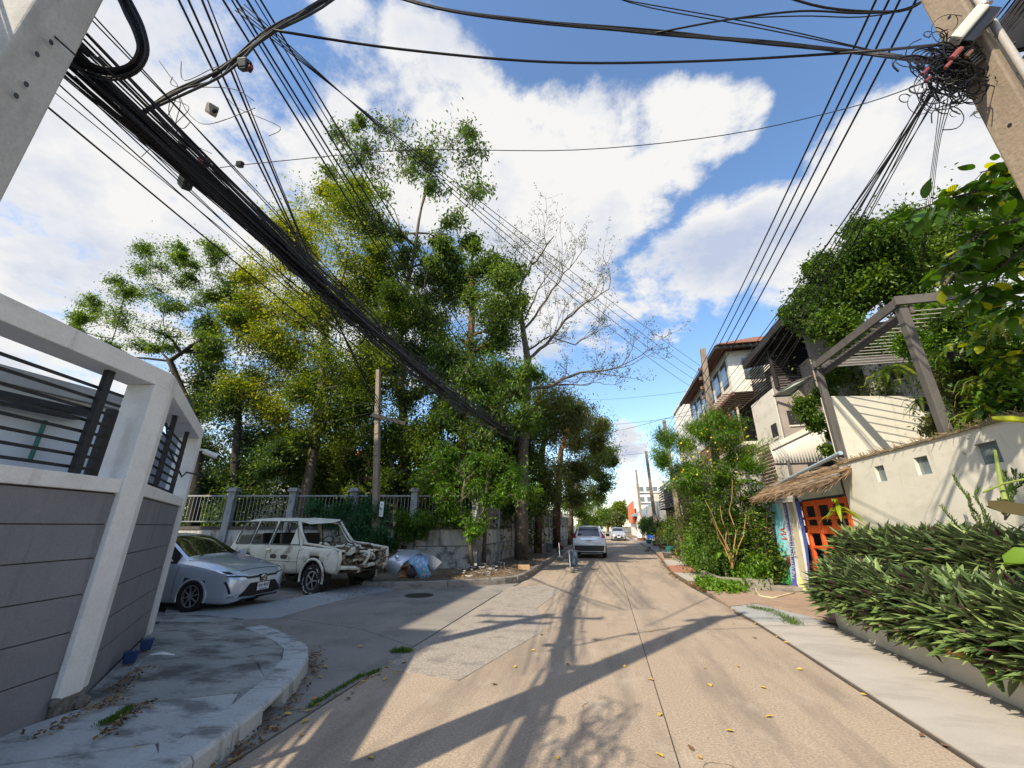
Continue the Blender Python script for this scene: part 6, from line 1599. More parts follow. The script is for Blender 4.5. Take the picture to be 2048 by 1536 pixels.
# white building closing the street and van
EB = thing('end_building', 'low pale building with a brown roof closing the far end of the street', 'building', (-1, 150, 0))
b = MB(); b.prism([(-5, 150), (3.5, 150), (3.5, 160), (-5, 160)], 0, 2.8); b.build('wall', pm('far cream wall', (.6, .56, .48)), EB)
b = MB(); b.prism([(-5.5, 149.5), (4, 149.5), (4, 160), (-5.5, 160)], 2.8, 4.2); b.build('roof', pm('far pinkish roof', (.6, .48, .40)), EB)

# ================================================================== RIGHT SIDE PLANTS
def depth_of(P):
    c, s = math.cos(YAW), math.sin(YAW); fw = -P[0] * s + P[1] * c
    return fw * math.cos(TH) + (P[2] - CAM_H) * math.sin(TH)
grow_tree('shade_tree', 'large dense green tree behind the pergola on the right', 'tree', [(Vector((8.6, 11.6, .1)), .3), (Vector((8.5, 11.4, 4)), .26), (Vector((8.4, 11.0, 7)), .18)],
    clumps([(1612, 635, 30), (1640, 575, 40), (1695, 600, 46), (1690, 530, 46), (1755, 490, 50), (1745, 560, 50), (1820, 460, 46), (1830, 530, 60), (1905, 440, 50), (1905, 530, 60), (1985, 450, 60), (1990, 540, 60), (1820, 590, 40), (1655, 660, 34), (1700, 660, 26), (1640, 530, 22), (1720, 470, 28), (2040, 400, 40), (2080, 480, 60)], 11.2, 201, .9),
    L_grn, 202, M_bark, leaves_per=2600, lsize=(.07, .13), lwidth=.5, twigs=12, spread=1.2, tonebias=-.02, limb_r=.07)
grow_tree('clipped_tree', 'small dense green tree standing before the taupe house canopy', 'tree', [(Vector((6.9, 13.6, .1)), .09), (Vector((6.9, 13.6, 4.4)), .06)],
    clumps([(1622, 800, 24), (1640, 840, 22), (1612, 830, 18), (1648, 790, 20), (1660, 760, 22), (1660, 900, 14), (1668, 870, 14)], 13.2, 203, .3), L_grn, 204, M_bark, leaves_per=1100, lsize=(.06, .10), lwidth=.5, twigs=8, spread=1.0, tonebias=.05)
# broad-leaved creeper branch hanging in from the right, close to the camera
def broad_branch(name, label, cat, spines, n, size, seed, leafmat_, tone=(.1, 1), nsep=120, droop=.6):
    rnd = random.Random(seed); pts = [[atD(*p) for p in s] for s in spines]
    T = thing(name, label, cat, tuple(pts[0][0])); inv = wm(T).inverted()
    protos = []
    for k in range(8):
        mb = MB(); m_ = 5; rows = []
        for i in range(m_ + 1):
            t = i / m_; w = .30 * math.sin(PI * min(1, .05 + t * .93) ** .8) + .002
            rows.append([(t, -w, .10 * w - .12 * t * t), (t, 0, -.12 * t * t + .0), (t, w, .10 * w - .12 * t * t)])
        mb.grid(rows); me = mb.mesh('leaf', leafmat_, smooth=True); me.attributes.new('tone', 'FLOAT', 'POINT').data.foreach_set('value', [rnd.uniform(*tone) if k else 1.0] * len(me.vertices)); protos.append(me)
    b = MB()
    for s in pts: b.tube(s, [.018 * (1 - .6 * i / (len(s) - 1)) for i in range(len(s))], 5)
    allp = []
    for k in range(n):
        s = rnd.choice(pts); i = rnd.randrange(len(s) - 1); p = s[i].lerp(s[i + 1], rnd.random())
        d = Vector((rnd.uniform(-1, 1), rnd.uniform(-1, 1), rnd.uniform(-1.0, .5) - droop * .3)).normalized(); q = p + d * rnd.uniform(.02, .18)
        if rnd.random() < .4: b.tube([p, q], .004, 3)
        allp.append((q, d, size * rnd.uniform(.6, 1.15), rnd.choice(protos)))
    b.build('stems', M_barkdark, T)
    vs = []; fs = []; tn = []
    for k, (q, d, s, me) in enumerate(allp):
        R = Matrix.Rotation(rnd.uniform(-.6, .6), 3, d) @ d.to_track_quat('X', 'Z').to_matrix()
        if k < nsep:
            o = obj_of('leaf', me, T, loc=inv @ q); o.rotation_euler = R.to_euler(); o.scale = (s, s, s)
        else:
            n0 = len(vs); vs += [inv @ (q + R @ (v.co * s)) for v in me.vertices]; fs += [tuple(n0 + i for i in p.vertices) for p in me.polygons]; tn += [me.attributes['tone'].data[0].value] * len(me.vertices)
    if fs:
        m2 = bpy.data.meshes.new('foliage'); m2.from_pydata([tuple(v) for v in vs], [], fs); m2.materials.append(leafmat_); m2.attributes.new('tone', 'FLOAT', 'POINT').data.foreach_set('value', tn); m2.polygons.foreach_set('use_smooth', [True] * len(fs)); obj_of('foliage', m2, T, kind='stuff')
    return T
broad_branch('creeper', 'broad-leaved creeper with yellowing leaves hanging in at the upper right', 'creeper',
    [[(2110, 330, 4.2), (2040, 360, 4.3), (1960, 380, 4.4), (1890, 400, 4.5), (1830, 420, 4.6)], [(2110, 400, 4.2), (2030, 440, 4.3), (1950, 470, 4.4), (1900, 520, 4.5), (1880, 570, 4.5)], [(2120, 470, 4.4), (2040, 500, 4.5), (1980, 560, 4.5), (1930, 600, 4.6)],
     [(2100, 300, 4.6), (2020, 330, 4.7), (1960, 345, 4.8)], [(2110, 560, 4.3), (2060, 590, 4.4), (2010, 620, 4.5)]], 420, .20, 301, L_big, tone=(.0, .62), nsep=260)
broad_branch('creeper', 'leafy green creeper climbing over the right end of the pergola', 'creeper',
    [[(2120, 620, 5.4), (2060, 640, 5.5), (2000, 650, 5.6), (1950, 690, 5.6)], [(2120, 700, 5.4), (2050, 700, 5.5), (1990, 720, 5.6)], [(2120, 780, 5.4), (2050, 770, 5.5), (2000, 790, 5.6), (1960, 815, 5.6)], [(2110, 660, 5.8), (2040, 620, 5.9), (1960, 640, 6)], [(2110, 740, 5.6), (2040, 745, 5.6), (1975, 760, 5.7)]], 520, .15, 302, L_big, tone=(.1, .8), nsep=150)
# ferns
L_fern = leafmat('fern green', (.05, .10, .015), (.14, .22, .025), (.34, .38, .05), .40)
def fern(label, c, n, L, seed, pot=True, cat='fern', name='fern', up=.6):
    rnd = random.Random(seed); T = thing(name, label, cat, tuple(c)); inv = wm(T).inverted()
    for k in range(n):
        az = 2 * PI * k / n + rnd.uniform(-.3, .3); el = rnd.uniform(.1, 1.0) * up + .1; l = L * rnd.uniform(.6, 1.1); h = Vector((math.cos(az), math.sin(az), 0)); side = Vector((-h.y, h.x, 0))
        mb = MB(); P = [c + h * l * t * math.cos(el * (1 - t * .3)) + Vector((0, 0, l * (math.sin(el) * 1.3 * t - (.95 + .3 * rnd.random()) * t * t))) for t in [i / 8 for i in range(9)]]
        mb.tube(P, .003, 3)
        for i in range(30):
            t = .08 + .9 * i / 30; f = t * 8; j = min(7, int(f)); p = P[j].lerp(P[j + 1], f - j); w = l * .13 * math.sin(PI * (.12 + .86 * t)); tg = (P[j + 1] - P[j]).normalized()
            for s in (-1, 1):
                e = p + side * s * w + tg * w * .3 - Vector((0, 0, w * .25)); q = tg * l * .016
                mb.add([p - q, p + q, e], [(0, 1, 2)])
        o = mb.build('frond', L_fern, T); o.data.attributes.new('tone', 'FLOAT', 'POINT').data.foreach_set('value', [min(1, max(0, rnd.gauss(.5, .25)))] * len(o.data.vertices))
    if pot:
        b = MB(); b.lathe([(.08, -.20), (.12, 0), (.13, 0), (.13, .02), (.10, .0), (.0, -.02)], c, 12); b.build('pot', M_trim, T)
    return T
for i, (px, py, X, n, L, lab) in enumerate([(1790, 740, 5.7, 34, .62, 'big yellow-green fern hanging from the pergola between the two front posts'), (1850, 800, 5.5, 22, .42, 'small fern below the big fern beside the second pergola post'), (1905, 700, 5.6, 20, .5, 'fern hanging behind the second pergola post'), (1975, 760, 5.5, 20, .5, 'fern sprawling on the wall top at the right edge'),
    (1960, 830, 5.2, 18, .4, 'pale fern spilling over the cream wall ledge'), (2020, 640, 5.3, 22, .55, 'dark drooping fern high on the right pergola bay')]):
    fern(lab, atX(px, py, X), n, L, 310 + i, pot=i < 4)
# shrubs filling the terrace behind the pergola
for i, (px, py, X, r, lab) in enumerate([(1700, 730, 7.6, 40, 'dark shrub behind the first pergola post'), (1760, 770, 7.8, 36, 'twiggy shrub behind the hanging fern'), (1880, 720, 7.4, 50, 'loose shrub on the terrace behind the second post'), (1940, 800, 6.6, 44, 'low brownish shrub on the terrace ledge'), (2010, 720, 7.0, 55, 'olive shrub at the right edge of the terrace'), (1860, 640, 7.9, 46, 'shrub reaching through the pergola rods'), (1690, 780, 8.0, 34, 'small dark shrub in the corner of the terrace')]):
    c = atX(px, py, X); d = depth_of(c); r_ = r * d / FPX
    grow_tree('terrace_shrub', lab, 'shrub', [(Vector((c.x, c.y, 2.9)), .04), (Vector((c.x, c.y, c.z - r_ * .3)), .03)], [(c, Vector((r_, r_, r_ * .9))), (c + Vector((.1, .1, -r_ * .7)), Vector((r_, r_, r_ * .7)))], (L_drk, L_oli, L_grn, L_oli, L_yel, L_grn, L_drk)[i], 330 + i, M_barkdark, leaves_per=650, lsize=(.06, .13), lwidth=.4, twigs=8, spread=1.6)
# dracaena beside the gate
def strap_plant(name, label, cat, c, stem_h, n, L, W, seed, mat, tone=(.2, 1), stems=1):
    rnd = random.Random(seed); T = thing(name, label, cat, tuple(c)); inv = wm(T).inverted()
    for s in range(stems):
        top = c + Vector((rnd.uniform(-.2, .2) * (s > 0), rnd.uniform(-.3, .3) * (s > 0), stem_h * rnd.uniform(.75, 1)))
        b = MB(); b.tube(wiggle(c, top, 4, .03, rnd), .018, 5); b.build('stem', M_barkpale, T)
        for k in range(n):
            az = rnd.uniform(0, 2 * PI); el = rnd.uniform(-.1, 1.2); l = L * rnd.uniform(.7, 1.1); h = Vector((math.cos(az), math.sin(az), 0)); sd = Vector((-h.y, h.x, 0)); p0 = top - Vector((0, 0, rnd.uniform(0, .25) * min(1, stem_h)))
            rows = []
            for i in range(7):
                t = i / 6; w = W * .5 * math.sin(PI * (.12 + .86 * t)) + .001; q = p0 + h * l * t * math.cos(el) + Vector((0, 0, l * (math.sin(el) * t - .75 * t * t)))
                rows.append([q - sd * w + Vector((0, 0, w * .3)), q, q + sd * w + Vector((0, 0, w * .3))])
            mb = MB(); mb.grid(rows); o = mb.build('leaf', mat, T, smooth=True); o.data.attributes.new('tone', 'FLOAT', 'POINT').data.foreach_set('value', [rnd.uniform(*tone)] * len(o.data.vertices))
    return T
strap_plant('dracaena', 'yellow-green strap-leaved plant standing before the orange gate', 'plant', Vector((4.62, 9.75, .4)), 1.75, 20, .52, .075, 401, L_big, (.45, .9))
for i, (px, py, X, r, lab, lf) in enumerate([(1830, 690, 5.9, 26, 'hanging vine beside the big fern', 1), (1900, 760, 5.9, 36, 'brownish vine tangle behind the second post', 2), (1940, 720, 6.0, 34, 'green vine tangle right of the second post', 0), (1850, 620, 6.6, 30, 'vine draped over the rods at the pergola corner', 1), (1920, 640, 6.2, 46, 'leafy vine mass on the pergola rods beside the second post', 0), (1990, 690, 5.8, 50, 'bright vine mass hanging off the pergola at the right edge', 1), (1960, 870, 5.3, 26, 'trailing weeds over the ledge below the terrace shrubs', 1), (1880, 850, 5.4, 22, 'dry grassy tuft at the foot of the second pergola post', 2), (1750, 700, 7.0, 34, 'vine climbing through the rods near the middle of the pergola', 0), (2030, 800, 5.6, 50, 'green and yellow shrub on the terrace at the right edge', 1)]):
    c = atX(px, py, X); d = depth_of(c); r_ = r * d / FPX
    grow_tree('vine', lab, 'vine', [(c - Vector((0, 0, r_)), .02), (c, .015)], [(c, Vector((r_, r_, r_ * .8))), (c + Vector((.15, -.3, -r_ * .5)), Vector((r_ * .8, r_ * .8, r_ * .6))), (c + Vector((.2, .4, r_ * .2)), Vector((r_ * .8, r_ * .8, r_ * .6)))], (L_grn, L_bri, L_oli)[lf], 360 + i, M_barkdark, leaves_per=750, lsize=(.05, .11), lwidth=.45, twigs=9, spread=1.5)
# thin shrub sprigs against the cream wall, big leaves at the right edge
def sprigs(name, label, base, tips, seed, mat):
    rnd = random.Random(seed); T = thing(name, label, 'shrub', tuple(base)); b = MB(); P = []; D = []
    for tp in tips:
        path = wiggle(base, tp, 6, .05, rnd); b.tube(path, [.008 - .001 * i for i in range(7)], 4)
        for i in range(1, 6):
            for k in range(7):
                q = path[i].lerp(path[i + 1], k / 7)
                for s in (-1, 1): P.append(q); D.append(((path[i + 1] - path[i]).normalized() + Vector((rnd.uniform(-.3, .3), s * .9, rnd.uniform(-.2, .6)))).normalized())
    b.build('stems', M_bark, T)
    n = len(P); leaf_object('leaves', np.array([tuple(p) for p in P]), np.tile([-1., 0, .3], (n, 1)), np.array([tuple(d) for d in D]), .055, .022, np.random.default_rng(seed).uniform(.1, .8, n), mat, T)
sprigs('wall_shrub', 'thin sprays of a small-leaved shrub against the cream wall', atX(1990, 1120, 4.6), [atX(*p, 4.7) for p in ((1908, 950), (1960, 975), (1880, 1010), (1935, 990), (1900, 1060), (1975, 1030), (1925, 1075))], 411, L_grn)
sprigs('wall_shrub', 'upright small-leaved sprays behind the broad leaf at the right edge', atX(2010, 1040, 4.5), [atX(*p, 4.6) for p in ((2010, 945), (2030, 940), (2045, 950), (2022, 960), (2000, 1000))], 412, L_grn)
def big_leaf(label, pts, w, mat, tone, seed=1):
    mb = MB(); rows = []
    n = len(pts)
    for i, p in enumerate(pts):
        t = i / (n - 1); d = (pts[min(n - 1, i + 1)] - pts[max(0, i - 1)]).normalized(); s = d.cross(Vector((-.7, -.4, .6))).normalized(); ww = w * math.sin(PI * (.12 + .8 * t))
        rows.append([p - s * ww + Vector((0, 0, .03)), p - s * ww * .5, p, p + s * ww * .5, p + s * ww + Vector((0, 0, .03))])
    mb.grid(rows); o = mb.build('broad_leaf', mat, None, smooth=True, label=label, cat='leaf'); o.data.attributes.new('tone', 'FLOAT', 'POINT').data.foreach_set('value', [tone] * len(o.data.vertices)); return o
big_leaf('large brownish broad leaf arching in at the right edge above the hedge', [atD(1975, 1012, 3.9), atD(2010, 1020, 3.8), atD(2060, 1028, 3.7), atD(2120, 1040, 3.6)], .075, leafmat('olive broad leaf', (.05, .04, .015), (.07, .055, .02), (.12, .09, .03), .05, rough=.9), .3)
big_leaf('light green rounded leaf resting on the hedge at the right edge', [atD(2008, 1125, 3.7), atD(2040, 1118, 3.6), atD(2100, 1110, 3.5)], .09, L_bri, .7)
b = MB(); b.tube([atD(2100, 950, 3.8), atD(2040, 960, 3.9), atD(2005, 968, 4.0), atD(1965, 985, 4.1)], .010, 6); b.tube([atD(1990, 900, 4.2), atD(2000, 960, 4.1), atD(2010, 1000, 4.0)], [.012, .02, .024], 7)
b.build('green_stalk', pm('green stalk', (.20, .26, .06), rough=.6), None, label='curving green plant stalk in front of the cream wall', cat='stalk')
big_leaf('yellow-green pointed leaf sticking in at the upper end of the cream wall', [atD(1985, 840, 4.0), atD(2030, 842, 3.9), atD(2100, 850, 3.8)], .035, L_big, .95)

# ---- the thicket by the corner planter
KP = thing('corner_planter', 'cracked grey concrete trough under the palm thicket', 'planter', (3.6, 13.6, 0))
def wallseg(a, c, h, w=.09, par=KP, m=M_kerb):
    b = MB(); b.beam((a[0], a[1], h / 2), (c[0], c[1], h / 2), w, h); b.build('trough_wall', m, par, bevel=.01)
wallseg((2.95, 15.3), (3.0, 13.55), .30); wallseg((3.0, 13.5), (4.15, 13.05), .30); wallseg((4.2, 13.1), (4.6, 14.8), .30)
b = MB(); b.prism([(3.0, 15.3), (3.03, 13.6), (4.15, 13.15), (4.6, 14.8), (4.6, 22), (3.3, 22)], 0, .24); b.build('soil', M_dirt, KP)
b = MB(); b.box((4.55, 12.95, .10), (.9, .34, .14), rz=-.1); b.build('low_slab', M_kerb, None, label='low cracked concrete block beside the banner', cat='block', bevel=.01)
b = MB(); q = [atZ(*p, .06) for p in ((1590, 1185), (1545, 1196), (1520, 1192), (1512, 1180), (1515, 1170), (1560, 1166))]
pp = []
for i in range(len(q) - 1):
    for k in range(4): pp.append(q[i].lerp(q[i + 1], k / 4))
b.tube(pp + [q[-1]], .02, 6); b.build('garden_hose', pm('cream hose', (.55, .48, .32), rough=.5), None, smooth=True, label='cream garden hose looped on the ground beside the banner', cat='hose')

grow_tree('oleander', 'tall oleander with fine pale leaves and yellow flowers over the right verge', 'tree', [(Vector((3.9, 16.4, .1)), .06), (Vector((3.9, 16.4, 2.0)), .05), (Vector((3.8, 16.4, 3.4)), .03)],
    clumps([(1330, 875, 24), (1372, 890, 30), (1420, 870, 32), (1462, 890, 34), (1500, 905, 30), (1350, 940, 26), (1400, 940, 32), (1450, 945, 32), (1322, 915, 16), (1470, 850, 24), (1430, 842, 20), (1390, 860, 22), (1515, 935, 22), (1380, 985, 26)], 16.2, 421, .8, k=1.1),
    L_bri, 422, M_barkpale, leaves_per=900, lsize=(.12, .20), lwidth=.13, twigs=10, spread=1.2, droop=.1, tonebias=-.08, limb_r=.03)
b = MB(); rr = random.Random(5); fl = leafmat('yellow petals', (.6, .42, .02), (.65, .5, .03), (.7, .6, .06), .3)
P = np.array([tuple(atY(rr.uniform(1340, 1520), rr.uniform(850, 960), rr.uniform(15.2, 16.6))) for k in range(150)]); leaf_object('oleander_flowers', P, rand_dirs(150), rand_dirs(150), .09, .07, np.full(150, .5), fl, None, label='scattered yellow flowers in the fine-leaved oleander', cat='flowers', kind='stuff')
def fan_palm(label, c, n, seed, h0, h1, spread=.5, R=.34):
    rnd = random.Random(seed); T = thing('fan_palm', label, 'palm', tuple(c)); b = MB(); P = []; D = []; N_ = []; LL = []
    for k in range(n):
        base = c + Vector((rnd.gauss(0, spread * .35), rnd.gauss(0, spread * .35), 0)); top = base + Vector((rnd.gauss(0, spread * .6), rnd.gauss(0, spread * .6), rnd.uniform(h0, h1)))
        b.tube([base, base.lerp(top, .6) + Vector((0, 0, .1)), top], .008, 4, cap=False)
        out = (top - c); out.z = 0; out = (out.normalized() if out.length > .05 else Vector((1, 0, 0))) ; ax = (out * .8 + Vector((rnd.uniform(-.5, .5), rnd.uniform(-.5, .5), rnd.uniform(-.1, .7)))).normalized(); s = ax.cross(Vector((0, 0, 1))).normalized(); u = s.cross(ax)
        m = rnd.randint(8, 12)
        for j in range(m):
            a = -1.9 + 3.8 * j / (m - 1); d = (ax * math.cos(a) * .9 + s * math.sin(a) + u * rnd.uniform(-.05, .25) + Vector((0, 0, -.15))).normalized(); P.append(top); D.append(d); N_.append(u); LL.append(R * rnd.uniform(.75, 1.1))
    b.build('stems', M_bark, T)
    n_ = len(P); leaf_object('fronds', np.array([tuple(p) for p in P]), np.array([tuple(p) for p in N_]), np.array([tuple(p) for p in D]), LL, .06, np.clip(np.random.default_rng(seed).normal(.6, .25, n_), 0, 1), L_fan, T, curl=.12)
for i, (x, y, h0, h1, n, lab) in enumerate([(3.7, 14.2, .4, 1.5, 26, 'fan palm clump with arching green fingers at the front of the thicket'), (4.3, 14.3, .5, 1.9, 30, 'dark fan palm clump immediately left of the banner'), (4.4, 15.2, 1.4, 3.2, 34, 'tall dark fan palm behind the thatched roof end'), (3.6, 15.4, .6, 1.8, 26, 'fan palm clump in the middle of the thicket'), (4.7, 16.4, 1.8, 3.6, 26, 'tallest fan palm beneath the carport roof'), (3.5, 17.0, .5, 1.6, 20, 'fan palm clump near the leaning grey pole')]):
    fan_palm(lab, Vector((x, y, .2)), n, 430 + i, h0, h1)
for i, (x, y, h, lf, lab) in enumerate([(3.3, 15.2, 2.4, L_grn, 'tall leafy shrub screening the white house wall'), (3.6, 17.4, 3.0, L_drk, 'tall dark shrub beneath the oleander crown'), (4.4, 16.9, 3.4, L_grn, 'tallest shrub between the oleander and the carport'), (4.0, 15.0, 2.6, L_drk, 'dark upright shrub in the heart of the thicket'), (4.6, 15.0, 3.0, L_grn, 'green upright shrub behind the thatch end'), (3.2, 18.6, 2.4, L_oli, 'olive shrub beside the red paving'), (3.15, 14.3, 1.1, L_grn, 'dense leafy shrub at the street corner of the trough'), (3.7, 14.9, 1.7, L_drk, 'dense dark shrub between the fan palms'), (4.2, 14.4, 1.3, L_grn, 'green shrub beside the far edge of the banner'), (3.0, 15.8, 1.2, L_bri, 'bright leafy shrub leaning over the kerb'), (3.9, 16.2, 2.3, L_drk, 'tall dark shrub under the oleander'), (4.6, 15.4, 2.2, L_drk, 'dark shrub behind the yellow parasol'), (3.35, 15.0, .8, L_bri, 'bright low shrub at the left corner of the planter'), (3.3, 16.6, 1.5, L_grn, 'leafy shrub beside the street behind the planter'), (3.5, 18.4, 1.9, L_grn, 'dark leafy shrub in front of the leaning grey pole'), (4.3, 17.6, 2.4, L_drk, 'dark bush deep in the thicket'), (4.6, 14.0, .8, L_yel, 'low yellowish shrub at the foot of the banner'), (3.9, 13.6, .5, L_bri, 'light green seedlings filling the planter front'), (4.8, 19.5, 2.6, L_drk, 'dark bush against the white house wall'), (4.2, 15.5, 1.6, L_oli, 'brownish shrub behind the middle palms')]):
    c = Vector((x, y, .15))
    grow_tree('verge_shrub', lab, 'shrub', [(c, .03), (c + Vector((0, 0, h * .5)), .02)], [(c + Vector((0, 0, h * .35)), Vector((.55, .55, h * .4))), (c + Vector((0.1, 0.1, h * .8)), Vector((.5, .5, h * .35)))], lf, 450 + i, M_bark, leaves_per=900, lsize=(.07, .14), lwidth=.42, twigs=8, spread=1.2)
# pale leafless coppice stems
b = MB(); rr = random.Random(9); T = thing('coppiced_shrub', 'cut-back shrub with tan forked bare stems rising from the thicket', 'shrub', (3.55, 13.9, .2))
for tp in ((1410, 1000), (1440, 1010), (1465, 960), (1492, 1030), (1425, 1040)):
    b.tube(wiggle(Vector((3.45, 13.7, .5)), atY(*tp, 13.7), 5, .04, rr), [.018, .016, .014, .011, .009, .006], 5)
b.build('stems', pm('tan bark', (.36, .21, .09), rough=.9), T)
strap_plant('broad_leaf_plant', 'light green large-leaved plant in front of the fan palms', 'plant', Vector((3.3, 13.9, .25)), .75, 12, .42, .12, 402, L_bri, (.4, .9))
# ground cover by the trough
n = 2600; rng = np.random.default_rng(12); P = np.stack([rng.normal(2.95, .25, n), rng.normal(13.35, .45, n), rng.uniform(.02, .22, n)], 1); P[:, 0] = np.clip(P[:, 0], 2.45, 3.9)
leaf_object('ground_cover', P, nrm(rand_dirs(n) * .5 + [0, 0, 1]), nrm(rand_dirs(n) + [0, 0, .3]), rng.uniform(.07, .13, n), .07, rng.normal(.55, .2, n), L_bri, None, kind='stuff', label='low bright green weeds along the trough and gutter', cat='weeds')
# potted plants down the right verge
for i, (px, py, h, lf, lab) in enumerate([(1352, 1112, 1.1, L_grn, 'leafy potted plant beside the leaning grey pole'), (1340, 1105, 1.3, L_yel, 'yellow-green croton bush before the slatted shophouse'), (1325, 1098, 1.4, L_grn, 'bushy green plant in a black tub'), (1312, 1092, 1.6, L_grn, 'tall dark green bush past the black tub'), (1298, 1088, 1.6, L_drk, 'dark bush at the foot of the second pole'), (1286, 1083, 1.7, L_grn, 'green bush nearest the corner shop')]):
    c = atZ(px, py, .12); T = grow_tree('potted_plant', lab, 'plant', [(c + Vector((0, 0, .3)), .03), (c + Vector((0, 0, .3 + h * .4)), .02)], [(c + Vector((0, 0, .3 + h * .6)), Vector((.65, .9, h * .5))), (c + Vector((.3, .5, .3 + h * .9)), Vector((.5, .8, h * .35)))], lf, 470 + i, M_bark, leaves_per=800, lsize=(.10, .2), lwidth=.4, twigs=8, spread=1.2)
    b = MB(); b.lathe([(.18, 0), (.26, .32), (.28, .32), (.28, .36), (.22, .34), (0, .30)], c, 14); b.build('pot', pm(('black tub', 'teal tub', 'terracotta tub')[i % 3], ((.02, .02, .02), (.03, .25, .22), (.25, .12, .07))[i % 3], rough=.6), T)
for px, py, c_, lab in ((1328, 1095, (.02, .36, .32), 'turquoise bucket among the potted plants'), (1336, 1117, (.25, .25, .26), 'grey metal basin on the verge near the kerb'), (1372, 1117, (.04, .25, .45), 'small blue bowl at the foot of the leaning pole')):
    q = atZ(px, py, .12); s = 1 if 'bowl' not in lab else .6; b = MB(); b.lathe([(0, 0), (.17 * s, 0), (.24 * s, .26 * s), (.26 * s, .27 * s), (.22 * s, .25 * s), (.15 * s, .03), (0, .03)], q, 16)
    b.build('bucket', pm('bucket ' + lab[:5], c_, rough=.45), None, smooth=True, label=lab, cat='bucket')
for k in range(9):
    rr = random.Random(600 + k); q = atZ(rr.uniform(1290, 1330), rr.uniform(1088, 1104), .12); b = MB(); b.lathe([(0, -.05), (.12, 0), (.14, .08), (.08, .16), (0, .18)], q, 7, R=Matrix.Rotation(rr.uniform(-.4, .4), 3, 'X')); b.build('rubble_stone', M_kerb, None, label='pale rubble stone on the far right verge', cat='stone', group='rubble stones on the far right verge')

# ================================================================== POLES
M_pole = pm('concrete pole', (.24, .195, .145), rough=.9, var=.12, scale=2, bump=.6, bscale=35, stain=(.14, .115, .09), stain_scale=(5, 5, 1), stain_amt=.6, fine=.15)
M_polegray = pm('grey concrete pole', (.40, .40, .39), rough=.85, var=.12, scale=2, bump=.4, bscale=45, stain=(.24, .24, .23), stain_scale=(4, 4, 1.2), stain_amt=.6, fine=.10)
M_cab = pm('black cable', (.007, .007, .009), rough=.55, var=.3, scale=10, bump=0, fine=0)
M_cer = pm('dull insulator', (.14, .09, .07), rough=.4)
def pole(label, base, top, w0, w1, rz, mat, group=None, arms=(), holes=True, name='power_pole'):
    T = thing(name, label, 'pole', tuple(base), 0, group); base = Vector(base); top = Vector(top); b = MB()
    ca, sa = math.cos(rz), math.sin(rz)
    def ring(c, w): return [c + Vector((ca * x - sa * y, sa * x + ca * y, 0)) for x, y in ((-w / 2, -w / 2), (w / 2, -w / 2), (w / 2, w / 2), (-w / 2, w / 2))]
    b.add(ring(base, w0) + ring(top, w1), [(3, 2, 1, 0), (4, 5, 6, 7), (0, 1, 5, 4), (1, 2, 6, 5), (2, 3, 7, 6), (3, 0, 4, 7)]); b.build('shaft', mat, T, bevel=.012)
    if holes:
        b = MB()
        for k in range(18):
            z = 1.5 + k * .42
            if z > (top - base).length - .3: break
            t = z / (top.z - base.z); c = base.lerp(top, t); w = (w0 + (w1 - w0) * t) / 2 + .001
            for a in (0, PI / 2, PI, -PI / 2):
                n = Vector((math.cos(rz + a), math.sin(rz + a), 0)); s = Vector((-n.y, n.x, 0)); q = c + n * w
                b.add([q + s * .014 * math.cos(u) + Vector((0, 0, .018 * math.sin(u))) for u in [2 * PI * i / 8 for i in range(8)]], [tuple(range(8))])
        b.build('bolt_holes', M_trim, T, kind='stuff')
    for z, L, ang in arms:
        c = base.lerp(top, z / (top.z - base.z)); d = Vector((math.cos(ang), math.sin(ang), 0)); b = MB(); b.beam(c - d * L / 2, c + d * L / 2, .09, .10); b.build('crossarm', mat, T)
        for k in (-.46, -.2, .2, .46):
            b = MB(); b.lathe([(.03, 0), (.05, .04), (.03, .07), (.05, .10), (.02, .14), (0, .14)], c + d * L * k + Vector((0, 0, .05)), 8); b.build('insulator', M_cer, T)
    return T
LP = Vector((-3.25, .94, .1))
pole('grey square concrete pole looming at the upper left corner', LP, (-3.25, .94, 9.0), .34, .22, math.radians(19), M_polegray, arms=((8.8, 1.5, .6),), holes=False)
T = bpy.data.objects['power_pole']
b = MB()
for px, py in ((98, 84), (48, 168), (28, 191), (70, 108)):
    r = ray(px, py); n = Vector((math.cos(math.radians(19)), math.sin(math.radians(19)), 0)); n = -Vector((-math.sin(math.radians(19)), math.cos(math.radians(19)), 0)) if False else n
    for nn in (n,):
        q0 = LP + nn * .155; t = (q0 - Vector((0, 0, CAM_H))).dot(nn) / r.dot(nn); P_ = Vector((0, 0, CAM_H)) + r * t; t2 = 1 - (P_.z / 9.0) * .35
        P_ = P_ + nn * .012 ; s = Vector((-nn.y, nn.x, 0))
        b.add([P_ + s * .014 * math.cos(u) + Vector((0, 0, .018 * math.sin(u))) for u in [2 * PI * i / 10 for i in range(10)]], [tuple(range(10))])
b.build('bolt_holes', M_trim, T, kind='stuff')
pole('second concrete pole with a crossarm standing behind the low white house, beyond the left edge', (-6.45, .45, 0), (-6.45, .45, 9.0), .26, .2, 0, M_polegray, arms=((8.7, 2.4, .1), (8.1, 1.2, .1)), holes=False)
RP = Vector((3.26, 2.98, .03))
R1 = pole('big brown concrete pole wrapped in a cable tangle at the upper right', RP, (3.26, 2.98, 9.4), .26, .18, math.radians(20), M_pole, arms=((8.9, 1.6, .1), (7.0, 1.0, .1)))
